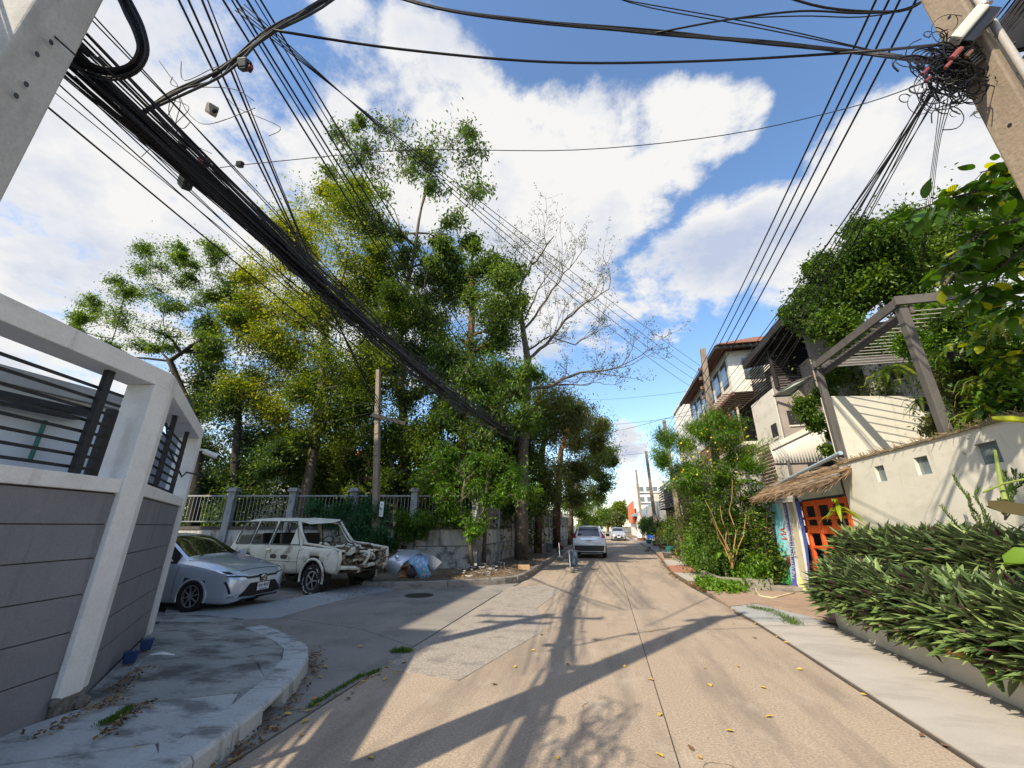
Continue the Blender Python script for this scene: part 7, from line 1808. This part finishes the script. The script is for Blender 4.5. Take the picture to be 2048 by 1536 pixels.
# conduit with straps on the right pole
b = MB(); cd = [Vector((3.26, 2.80, .1)), Vector((3.26, 2.81, 5.0)), Vector((3.26, 2.83, 6.6))]; b.tube(cd, .024, 8); b.build('conduit', M_rod, R1, smooth=True)
for z in (2.6, 3.3, 4.0, 4.6, 5.6, 6.3): b = MB(); b.cyl((3.26, 2.81, z), .032, .03, 10); b.build('strap', pm('steel strap', (.5, .5, .48), rough=.4, metal=.5), R1)
R2 = pole('leaning grey-brown concrete power pole beside the white block', (4.15, 17.0, .1), (4.62, 17.3, 8.85), .30, .2, 0, M_pole, arms=(), holes=False)
for k in range(4):
    z = 7.9 - k * .42; c = Vector((4.15 + .47 * z / 8.85, 17.0 + .3 * z / 8.85, z)); b = MB(); b.cyl(c + Vector((-.22, -.05, 0)), .07, .12, 8); b.beam(c + Vector((-.24, -.05, 0)), c, .04, .04); b.build('spool_insulator', M_cer, R2)
R3 = pole('thin grey pole rising through the oleander', (3.62, 22.7, .1), (3.5, 22.7, 7.1), .24, .17, 0, M_pole, holes=False)
R4 = pole('nearer of the two distant concrete poles on the right', (3.95, 36.1, .1), (3.8, 36.1, 7.7), .30, .2, 0, M_pole, arms=(), holes=False)
R5 = pole('farther of the two distant concrete poles on the right', (4.4, 55, .1), (4.3, 55, 8.5), .34, .22, 0, M_pole, arms=(), holes=False)
MP = pole('weathered concrete pole with a white number sign standing behind the wrecked car', (-7.95, 14.0, .1), (-8.75, 14.0, 7.75), .24, .15, 0, M_pole, holes=False)
b = MB(); b.beam(atY(745, 830, 13.85), atY(812, 848, 13.9), .13, .14); b.build('cable_spool_arm', M_cab, MP)
q = atY(763, 1018, 13.83); b = MB(); b.box(q, (.16, .012, .52)); sg = b.build('number_sign', M_plate, MP)
for tx, dz, sz in (('Y', .14, .12), ('15', .0, .11), ('1', -.12, .10), ('2', -.19, .08)):
    t = text_mesh(tx, sz, pm('navy ink', (.01, .015, .10), var=0, bump=0, fine=0), .001); t.transform(Matrix.Translation(q + Vector((0, -.009, dz))) @ Matrix.Rotation(PI / 2, 4, 'X') @ Matrix.Rotation(PI / 2 if len(tx) > 1 else 0, 4, 'Z')); t.transform(wm(sg).inverted()); obj_of('lettering', t, sg)

# ================================================================== CABLES
ORD = ('leftmost', 'second from the left', 'third from the left', 'fourth from the left', 'fifth from the left', 'sixth from the left')
def smooth_path(P, n):
    out = []
    for i in range(len(P) - 1):
        p0, p1, p2, p3 = P[max(0, i - 1)], P[i], P[i + 1], P[min(len(P) - 1, i + 2)]
        for k in range(n):
            t = k / n; out.append(.5 * ((2 * p1) + (p2 - p0) * t + (2 * p0 - 5 * p1 + 4 * p2 - p3) * t * t + (3 * p1 - p0 - 3 * p2 + p3) * t ** 3))
    out.append(P[-1]); return out
def cable(label, P, r, group=None, n=6, sides=5, jit=0.0, rnd=None, name='cable'):
    q = smooth_path([Vector(p) for p in P], n)
    if jit and rnd: q = [p + Vector((rnd.gauss(0, jit), rnd.gauss(0, jit), rnd.gauss(0, jit))) for p in q]
    b = MB(); b.tube(q, r, sides); return b.build(name, M_cab, None, smooth=True, label=label, cat='cable', group=group)
def span(a, c, sag, k=8):
    a = Vector(a); c = Vector(c); return [a.lerp(c, i / k) - Vector((0, 0, sag * 4 * (i / k) * (1 - i / k))) for i in range(k + 1)]
rc = random.Random(99)
# the thick bundle from the left pole to the poles hidden in the trees
S0 = atD(120, 95, 2.85); E0 = atY(1045, 872, 22.0)
def bundle_at(t): return S0.lerp(E0, t) - Vector((0, 0, .55 * 4 * t * (1 - t)))
for k in range(48):
    core = k < 30; off = Vector((rc.gauss(0, .055 if core else .15), rc.gauss(0, .05), rc.gauss(0, .07 if core else .17))); r = rc.choice((.012, .009, .015, .006)) if core else rc.choice((.004, .006, .008))
    P = [bundle_at(i / 11) + off * (1.0 + .4 * math.sin(i + k)) * (1.1 - .3 * i / 11) + Vector((rc.gauss(0, .02), 0, rc.gauss(0, .026))) - Vector((0, 0, (0 if core else rc.uniform(-.05, .25)) * math.sin(PI * i / 11))) for i in range(12)]
    cable('black cable in the thick bundle running from the upper left into the trees', P, r, 'cables of the thick left bundle', n=3)
for k in range(12):   # slack outliers beside the bundle
    s = atD(rc.uniform(90, 240), rc.uniform(100, 170), 2.9); e = atY(rc.uniform(1000, 1090), rc.uniform(845, 900), 21.5)
    cable('thin cable strung loosely above the thick left bundle', span(s, e, rc.uniform(.3, 1.1), 9), rc.uniform(.004, .007), 'thin cables above the thick left bundle', n=2, sides=4)
# power lines coming down from above the left pole
A_ = [(352, 0), (374, 0), (405, 0), (418, 0)]; 
for i, (x, y) in enumerate(A_):
    s = atZ(x - 38, y - 90, 8.2); e = atY(757 + i * 3, 800 + i * 14, 14.0)
    cable(ORD[i] + ' of the black power lines dropping steeply to the number pole', span(s, e, .12 + .04 * i), .016 if i != 3 else .010, 'power lines dropping to the number pole', n=2)
for i, (x, mx) in enumerate([(437, 600), (455, 617), (464, 628), (487, 640), (503, 655), (514, 668)]):
    s = atZ(x - 50, -95, 8.3); e = atY(990 + i * 18, 862 + i * 3, 22.0)
    cable(ORD[i] + ' of six power lines sweeping from the top into the tall trees', span(s, e, .10 + .06 * i), (.016, .012, .015, .016, .009, .014)[i], 'power lines sweeping down into the trees', n=2)
for i in range(4):    # long thin lines to the leaning pole on the right
    s = atD(470 + i * 6, 20 - i * 4, 4.2); e = Vector((4.35, 16.9, 7.9 - i * .42))
    cable('long thin line crossing high over the street to the leaning right pole', span(s, e, .12 + .1 * i), .006, 'thin lines crossing over the street', n=2, sides=4)
# spur bundle with junction boxes
for k in range(9):
    j = lambda: rc.uniform(-7, 7)
    cable('cable of the short spur bundle carrying junction boxes at the upper left', [atD(760 + j(), -70 + j(), 4.6), atD(640 + j(), 8 + j(), 4.3), atD(545 + j(), 60 + j(), 4.1), atD(478 + j(), 115 + j(), 4.0), atD(432 + j(), 150 + j(), 3.9)] + ([atD(350 + j(), 190 + j(), 3.7), atD(280 + j(), 225 + j() * 2, 3.6)] if k < 4 else []), rc.uniform(.008, .014), 'cables of the spur bundle', n=4)
for k in range(8):
    a = Vector((rc.uniform(330, 480), rc.uniform(100, 210), 0)); P = [atD(a.x + rc.uniform(-30, 60) * i - 20, a.y + rc.uniform(0, 45) * i, 3.9) for i in range(4)]
    cable('stray thin wire looping around the junction boxes', P, .0035, 'stray wires around the junction boxes', n=5, sides=4)
def jbox(label, px, py, d, s, col, rot):
    c = atD(px, py, d); T = thing('junction_box', label, 'junction box', tuple(c)); R = Matrix.Rotation(rot, 3, 'Y') @ Matrix.Rotation(.4, 3, 'X')
    b = MB(); b.box(c, (s, s * .6, s * .8), R=R); b.build('box_body', pm('box ' + str(col), col, rough=.5), T, bevel=s * .08)
    b = MB(); b.box(c + R @ Vector((0, 0, -s * .45)), (s * .85, s * .5, s * .12), R=R); b.build('lid', pm('box ' + str(col), col, rough=.5), T)
    b = MB(); b.cyl(c + R @ Vector((s * .6, 0, 0)), s * .14, s * .4, 8, ax='X'); b.cyl(c + R @ Vector((-s * .6, 0, 0)), s * .14, s * .4, 8, ax='X'); b.build('cable_gland', M_trim, T)
jbox('small grey junction box on a wire left of the power lines', 424, 218, 3.9, .11, (.22, .22, .20), .7)
jbox('dark junction box hanging from the spur bundle', 488, 128, 4.0, .11, (.03, .04, .045), .2)
jbox('reddish brown splice case below the spur bundle', 500, 135, 4.0, .07, (.16, .035, .03), 1.2)
jbox('reddish splice case on the thick bundle near the left pole', 310, 283, 3.6, .11, (.18, .05, .04), .7)
jbox('black splice box under the thick bundle', 372, 362, 3.9, .14, (.02, .03, .03), .8)
jbox('dark cylinder splice on top of the thick bundle', 368, 283, 3.8, .09, (.03, .035, .05), .8)
jbox('small red splice above the thick bundle', 408, 322, 4.0, .10, (.13, .03, .03), .5)
jbox('tiny dark clamp on a single line over the trees', 480, 328, 4.4, .07, (.02, .02, .02), .2)
for k in range(34):   # messy loops hanging  under the bundle
    t = rc.uniform(.07, .20); p = bundle_at(t); d = Vector((rc.uniform(-.15, .15), rc.uniform(.1, .5), -rc.uniform(.06, .30)))
    cable('loose loop of thin cable dangling under the thick left bundle', [p, p + d * .5 + Vector((-.06, 0, -.05)), p + d, p + d * 1.2 + Vector((.05, .2, .08)), bundle_at(t + .035)], .0045, 'loose loops under the left bundle', n=4, sides=4)
# big coil at the left pole
for k in range(22):
    a = rc.uniform(-16, 16); w = rc.uniform(-16, 16)
    P = [(140, 118), (175, 138), (222, 150), (266, 138), (287, 104), (280, 62), (262, 22), (238, -20), (200, -60)]
    cx, cy = 205, 60; Q = []
    for (x, y) in P:
        v = Vector((x - cx, y - cy)); L = v.length; v = v / L * (L + a * .9); Q.append(atD(cx + v.x, cy + v.y, 2.95 + w * .004))
    cable('black cable of the big spare coil hung on the left pole', Q, rc.uniform(.006, .010), 'cables of the spare coil', n=4)
# the run of cables carries on behind the camera, with a knot round the pole just outside the picture
for k in range(34):
    s = S0 + Vector((rc.gauss(0, .05), rc.gauss(0, .05), rc.gauss(0, .06))); cable('black cable running back from the left pole behind the camera', span(s, (-3.4 + rc.gauss(0, .2), -16, 5.6 + rc.gauss(0, .2)), .5 + rc.uniform(-.1, .3), 8), rc.choice((.012, .018, .009)), 'cables running back from the left pole', n=2)
KT = thing('cable_tangle', 'knot of spare cable lashed round the left pole just beyond the picture edge', 'cable tangle', (-3.15, .5, 4.8)); b = MB()
for k in range(34):
    c = Vector((-3.1 + rc.gauss(0, .12), -.45 + rc.gauss(0, .28), 4.75 + rc.gauss(0, .3))); r = rc.uniform(.08, .38); a0 = rc.uniform(0, 6.28); sp = rc.uniform(2, 6); ti = rc.uniform(-.4, .4)
    b.tube(smooth_path([c + Vector((ti * r * math.cos(a0 + sp * i / 7), r * math.cos(a0 + sp * i / 7), r * .7 * math.sin(a0 + sp * i / 7))) for i in range(8)], 2), rc.choice((.006, .010, .014)), 4)
b.build('wires', M_cab, KT, kind='stuff')
# two strands tight on the pole face
cable('single black cable running across the face of the left pole', [atD(30, 0 - 60, 2.5), atD(80, 40, 2.5), atD(150, 110, 2.5)], .006, n=4)
# right pole to left crossing cables
RT = atD(1905, 130, depth_of((3.1, 2.85, 5.4)) - .12); dR = depth_of(RT)
cable('thick single cable sagging right across the sky', [atD(545, 60, 4.0), atD(800, 98, 4.2), atD(1100, 124, 4.3), atD(1400, 122, 4.3), atD(1700, 105, 4.1), atD(1890, 88, dR)], .013, n=6)
cable('thin wire bowing across the sky above the tall tree', [atD(440, 335, 5), atD(560, 322, 5), atD(820, 300, 5), atD(1150, 300, 5), atD(1450, 270, 4.8), atD(1700, 215, 4.4), atD(1850, 165, dR)], .005, n=5)
for k in range(10):
    j = lambda s=5: rc.uniform(-s, s)
    cable('cable of the upper bundle crossing from the top middle to the right pole', [atD(700 + j(), -40 + j(), 4.6), atD(870 + j(), 12 + j(6), 4.5), atD(1050 + j(), 40 + j(6), 4.5), atD(1320 + j(), 66 + j(), 4.4), atD(1560 + j(), 88 + j(), 4.2), atD(1760 + j(), 108 + j(), 4.0), atD(1900 + j(), 125 + j(12), dR)], rc.uniform(.006, .013), 'cables of the upper crossing bundle', n=5)
for k, y0 in enumerate((-30, -15)):
    cable(('longer', 'shorter')[k] + ' thin cable bowing along the top edge towards the right pole', [atD(1050 + 60 * k, -60, 4.6), atD(1200 + 60 * k, 20 + y0, 4.6), atD(1500, 60 + y0 * .5, 4.3), atD(1780, 108, 4.1), atD(1890, 120, dR)], .006, 'thin cables along the top edge', n=5, sides=4)
for k in range(2):
    cable(('thicker', 'thinner')[k] + ' cable curving up from the crossing bundle to the pole top', [atD(1310, 66, 4.4), atD(1450, 40, 4.2), atD(1600, 22 + 10 * k, 4.1), atD(1720, 26 + 8 * k, 4.0), atD(1810, 18, 3.9), atD(1880, -20, 3.9)], .010 - .004 * k, 'cables curving up to the pole top', n=5)
cable('cable entering the top edge left of the right pole', [atD(1535, -20, 4.2), atD(1650, 15, 4.1), atD(1800, 22, 4.0), atD(1860, -10, 3.9)], .012, n=5)
# four power lines from the right pole top down to the leaning pole
for i, (x0, z) in enumerate(((1752, 7.9), (1778, 7.5), (1800, 7.08), (1832, 6.66))):
    s = atD(x0, 0, 4.35); s2 = atD(x0 + 30, -75, 4.1); e = Vector((4.15 + .47 * z / 8.85 - .22, 17.0, z))
    cable(ORD[i] + ' of four parallel power lines falling to the leaning right pole', [s2] + span(s, e, .10, 6), .013, 'four parallel power lines on the right', n=3)
for i in range(9):
    s = atD(1858 + rc.uniform(-12, 14), 185 + rc.uniform(-10, 15), dR); e = Vector((4.45, 17.0, 6.4 - i * .16))
    cable('thin cable fanning from the tangle down to the leaning pole', span(s, e, .10 + .07 * i, 7), (.007, .004, .005)[i % 3], 'thin cables fanning down from the tangle', n=2, sides=4)
for i in range(4):
    cable(ORD[i] + ' of four slack wires hanging from the tangle to the tree', [atD(1880 + 8 * i, 200, dR), atD(1868 + 3 * i, 300, 4.6), atD(1845 + 4 * i, 470, 5.2), atD(1840, 560, 6)], .004, 'slack wires hanging from the tangle', n=4, sides=4)
for i in range(6):
    cable(ORD[i] + ' of six cables rising from the tangle past the top right corner', [atD(1930 + 4 * i, 110 + 4 * i, dR - .1), atD(1985 + 8 * i, 45 + 3 * i, 3.6), atD(2040 + 10 * i, -25, 3.4)], .008, 'cables rising past the top right corner', n=4)
# tangle
TG = thing('cable_tangle', 'knot of black cables and reddish splices lashed round the right pole', 'cable tangle', tuple(RT))
b = MB()
for k in range(330):
    cx, cy = 1905 + rc.gauss(0, 34), 140 + rc.gauss(0, 34); r = rc.uniform(6, 50) * rc.uniform(.4, 1); a0 = rc.uniform(0, 6.28); sp = rc.uniform(1.5, 5.5); dd = dR + rc.uniform(-.15, .28); e = rc.uniform(.4, 1)
    P = [atD(cx + r * math.cos(a0 + sp * i / 6), cy + r * e * math.sin(a0 + sp * i / 6), dd + .02 * i) for i in range(7)]
    b.tube(smooth_path(P, 3), rc.choice((.0025, .004, .006)), 4)
b.build('wires', M_cab, TG, kind='stuff')
for px, py, s, c in ((1912, 108, .08, (.22, .05, .045)), (1896, 130, .05, (.20, .05, .04)), (1850, 143, .05, (.18, .03, .04)), (1856, 158, .04, (.16, .04, .05)), (1938, 108, .05, (.14, .06, .035))):
    b = MB(); q = atD(px, py, dR - .18); b.tube([q + Vector((-s * .5, 0, -s * .5)), q + Vector((s * .5, 0, s * .5))], s * .24, 7); b.build('splice', pm('splice ' + str(c), c, rough=.5), TG)
# grey cabinet on the right pole
q = atD(1932, 52, depth_of((3.1, 2.8, 6.0)) - .1); T = thing('pole_cabinet', 'long white fitting strapped to the top of the right pole', 'cabinet', tuple(q))
ax = (atD(1970, 12, 3.9) - atD(1898, 92, 3.9)).normalized(); b = MB(); a_, c_ = atD(1906, 86, 3.15), atD(1962, 20, 3.15); b.beam(a_, c_, .10, .08); b.build('housing', pm('dirty white fitting', (.52, .52, .46), rough=.5), T, bevel=.015)
b = MB(); b.beam(a_ + Vector((.06, .02, -.03)), c_ + Vector((.06, .02, -.03)), .10, .10); b.build('lamp_bowl', M_trim, T)
b = MB(); b.tube([c_, c_ + Vector((.06, .05, .12)), c_ + Vector((.2, .1, .2))], .015, 6); b.build('bracket', M_cer, T)
# neighbour's eave and awning at the upper right corner
NH = thing('corner_eave_house', 'tall house with a dark eave cutting the upper right corner', 'house', (11, 5, 0))
c1 = atX(1975, 108, 8.2); b = MB(); b.prism([(9.2, c1.y - 9), (9.2, c1.y - .3), (15, c1.y - .3), (15, c1.y - 9)], 0, c1.z - .3); b.build('wall', M_wht, NH)
b = MB(); b.prism([(8.2, c1.y - 9), (8.2, c1.y), (15, c1.y), (15, c1.y - 9)], c1.z, c1.z + .12); b.build('eave', pm('grey soffit', (.22, .21, .20), rough=.8), NH)
b = MB(); b.beam((8.18, c1.y - 9, c1.z + .1), (8.18, c1.y + .02, c1.z + .1), .06, .26); b.beam((8.18, c1.y + .05, c1.z + .1), (15, c1.y + .05, c1.z + .1), .06, .26); b.build('fascia', M_dkwood, NH)
for k in range(14):
    b = MB(); a_ = atX(2012, 190, 8.9) + Vector((0, -k * .16, 0)); b.beam(a_, a_ + Vector((-.7, 0, -.35)), .14, .02); b.build('awning_slat', pm('awning blue' if k % 2 else 'awning white', (.06, .14, .32) if k % 2 else (.6, .62, .65), rough=.6), NH)
# lines further along
for i, z in enumerate((7.9, 7.5, 7.08, 6.66, 6.2, 5.9)):
    cable('line running on from the leaning pole to the far poles', span((4.3, 17.1, z), (3.7, 36.1, 7.2 - i * .3), .35, 6), .010, 'lines between the right-hand poles', n=2, sides=4)
    cable('far line between the two distant poles', span((3.7, 36.1, 7.2 - i * .3), (4.2, 55, 7.9 - i * .3), .4, 5), .011, 'lines between the distant poles', n=2, sides=4)
for i, (a, c, sg) in enumerate([(atY(1080, 880, 24), Vector((4.4, 17.1, 6.3)), .35), (atY(1090, 850, 24), Vector((4.4, 17.1, 6.0)), .25), (atY(1180, 905, 30), Vector((3.6, 22.7, 5.6)), .3), (atY(1150, 800, 28), Vector((4.5, 17.1, 7.0)), .15), (atY(1200, 960, 34), Vector((3.8, 36.1, 6.8)), .4), (atY(1205, 985, 36), Vector((3.8, 36.1, 6.2)), .3), (atY(1210, 1000, 50), Vector((4.3, 55, 6.4)), .4)]):
    cable('thin service wire slung across the street beneath the clouds', span(a, c, sg, 6), .008, 'service wires across the street', n=2, sides=4)
for i in range(6):
    cable('pale service wire running left from the number pole into the garden trees', span(atY(757, 800 + i * 22, 13.9), atY(380 - 20 * i, 850 + 20 * i, 12.5), .25, 6), .007, 'service wires left of the number pole', n=2, sides=4)

# ================================================================== SMALL THINGS ON THE GROUND
M_dry = pm('dry leaf', (.42, .25, .07), rough=.8, var=.4, scale=.8, bump=0, fine=0)
M_dry2 = pm('yellow leaf', (.50, .34, .06), rough=.7, var=.2, scale=3, bump=0, fine=0)
M_dry3 = pm('brown leaf', (.16, .085, .04), rough=.9, var=.3, scale=3, bump=0, fine=0)
def dead_leaf(m, s):
    mb = MB(); rows = []
    for i in range(6):
        t = i / 5; w = .32 * math.sin(PI * (.06 + .9 * t)); rows.append([((t - .5) * s, -w * s, abs(w) * s * .5 + .004), ((t - .5) * s, 0, .006 + .12 * s * (t - .5) ** 2 * 4), ((t - .5) * s, w * s, abs(w) * s * .35 + .004)])
    mb.grid(rows); return mb.mesh('fallen_leaf', m)
DL = [dead_leaf(m, s) for m in (M_dry, M_dry2, M_dry3) for s in (.05, .068)]
rr = random.Random(55); spots = []
for px, py in ((1410, 1337), (1320, 1431), (1539, 1435), (1460, 1464), (741, 1518), (1030, 1335), (1420, 1372), (1476, 1334), (1320, 1513), (1066, 1302), (270, 1498), (500, 1315), (700, 1258), (640, 1356), (636, 1342), (650, 1335), (720, 1294), (905, 1196), (1600, 1340), (560, 1255), (538, 1258), (1083, 1270), (610, 1445), (575, 1430)):
    spots.append((atZ(px, py, .155 if (px < 560 and py > 1250) else 0.0), True))
for k in range(70): spots.append((Vector((rr.uniform(-2.7, 2.4), rr.uniform(3.2, 26), 0)), False))
for k in range(46): spots.append((Vector((rr.gauss(-2.75, .12) - .0, rr.uniform(3.0, 5.6), 0)) if k % 2 else Vector((2.47 + rr.gauss(0, .05), rr.uniform(4, 16), 0.01)), False))
for i, (p, big) in enumerate(spots):
    me = DL[rr.choice((2, 3, 3)) if (big and rr.random() < .75) else rr.randrange(6)]
    o = obj_of('fallen_leaf', me, None, loc=(p.x, p.y, p.z + .004), rot=(rr.uniform(-.2, .2), rr.uniform(-.2, .2), rr.uniform(0, 6.28)), label='small dry fallen leaf lying on the concrete', cat='leaf', group='fallen leaves on the street')
# leaf litter drifts (countless)
def litter(label, pts, mat, n, spread, z, seed, s=(.04, .09), par=None):
    rng = np.random.default_rng(seed); P = []
    for k in range(n):
        i = rng.integers(0, len(pts) - 1); a = Vector(pts[i]); c = Vector(pts[i + 1]); q = a.lerp(c, rng.random()); P.append((q.x + rng.normal(0, spread), q.y + rng.normal(0, spread), z + abs(rng.normal(0, .015))))
    P = np.array(P); leaf_object('leaf_litter', P, nrm(rand_dirs(n, rng) * .4 + [0, 0, 1]), nrm(rand_dirs(n, rng) * [1, 1, .25]), rng.uniform(*s, n), .03, rng.uniform(0, 1, n), mat, None, kind='stuff', label=label, cat='leaf litter')
L_lit = leafmat('litter browns', (.05, .028, .014), (.16, .085, .035), (.38, .24, .08), .05, rough=.8)
litter('drift of brown leaf litter under the wrecked car', [tuple(atZ(*p, 0)) for p in ((600, 1200), (660, 1196), (720, 1178), (770, 1165), (800, 1150))], L_lit, 1300, .22, .02, 71)
litter('leaf litter collected on the verge around the shrubs', [(-5.5, 13.2, 0), (-4.4, 13.6, 0), (-3.6, 14.5, 0), (-3.4, 18, 0), (-3.4, 24, 0)], L_lit, 1800, .5, .15, 72)
litter('leaf litter and crumbs along the broken foot of the corner wall', [tuple(atZ(*p, .16)) for p in ((60, 1480), (160, 1430), (230, 1400), (240, 1370), (290, 1340))], L_lit, 200, .05, .165, 73, s=(.02, .05))
litter('brown leaf litter in the gutter of the right kerb', [(2.45, 12.6, 0), (2.3, 14.5, 0), (2.2, 17, 0), (2.6, 23, 0)], L_lit, 900, .08, .02, 74)
litter('leaf litter in the gutter below the left pavement kerb', [(-2.8, 3.0, 0), (-3.0, 3.8, 0), (-3.5, 5.0, 0), (-4.1, 5.8, 0)], L_lit, 260, .06, .01, 75, s=(.02, .06))
litter('leaf litter along the pavement crack below the wall', [tuple(atZ(*p, .16)) for p in ((200, 1480), (250, 1440), (300, 1405))], L_lit, 110, .03, .165, 76, s=(.02, .05))
# grass in the joint between street and side road
def tufts(label, pts, n, sp, seed, h=(.03, .08)):
    rng = np.random.default_rng(seed); P = []
    for k in range(n):
        i = rng.integers(0, len(pts) - 1); a = Vector(pts[i]); c = Vector(pts[i + 1]); q = a.lerp(c, rng.random()); P.append((q.x + rng.normal(0, sp), q.y + rng.normal(0, sp), q.z))
    leaf_object('grass', np.array(P), nrm(rand_dirs(n, rng)), nrm(rand_dirs(n, rng) * .7 + [0, 0, 1]), rng.uniform(*h, n), .008, rng.uniform(.1, .9, n), L_grn, None, kind='stuff', label=label, cat='grass')
tufts('short grass growing in the joint of the side road', [tuple(atZ(*p, 0)) for p in ((615, 1418), (680, 1378), (720, 1355), (760, 1342))], 800, .016, 81, h=(.02, .05))
tufts('round grass tuft at the corner of the rough concrete patch', [tuple(atZ(*p, 0)) for p in ((785, 1306), (805, 1303), (818, 1305))], 500, .03, 82)
tufts('moss and grass in the pavement crack by the corner pillar', [tuple(atZ(*p, .155)) for p in ((205, 1450), (235, 1435), (262, 1415))], 700, .025, 83, h=(.015, .04))
tufts('dry grass patch on the driveway edge right of the road', [tuple(atZ(*p, .04)) for p in ((1500, 1215), (1540, 1222), (1580, 1240), (1590, 1250))], 900, .07, 84, h=(.03, .07))
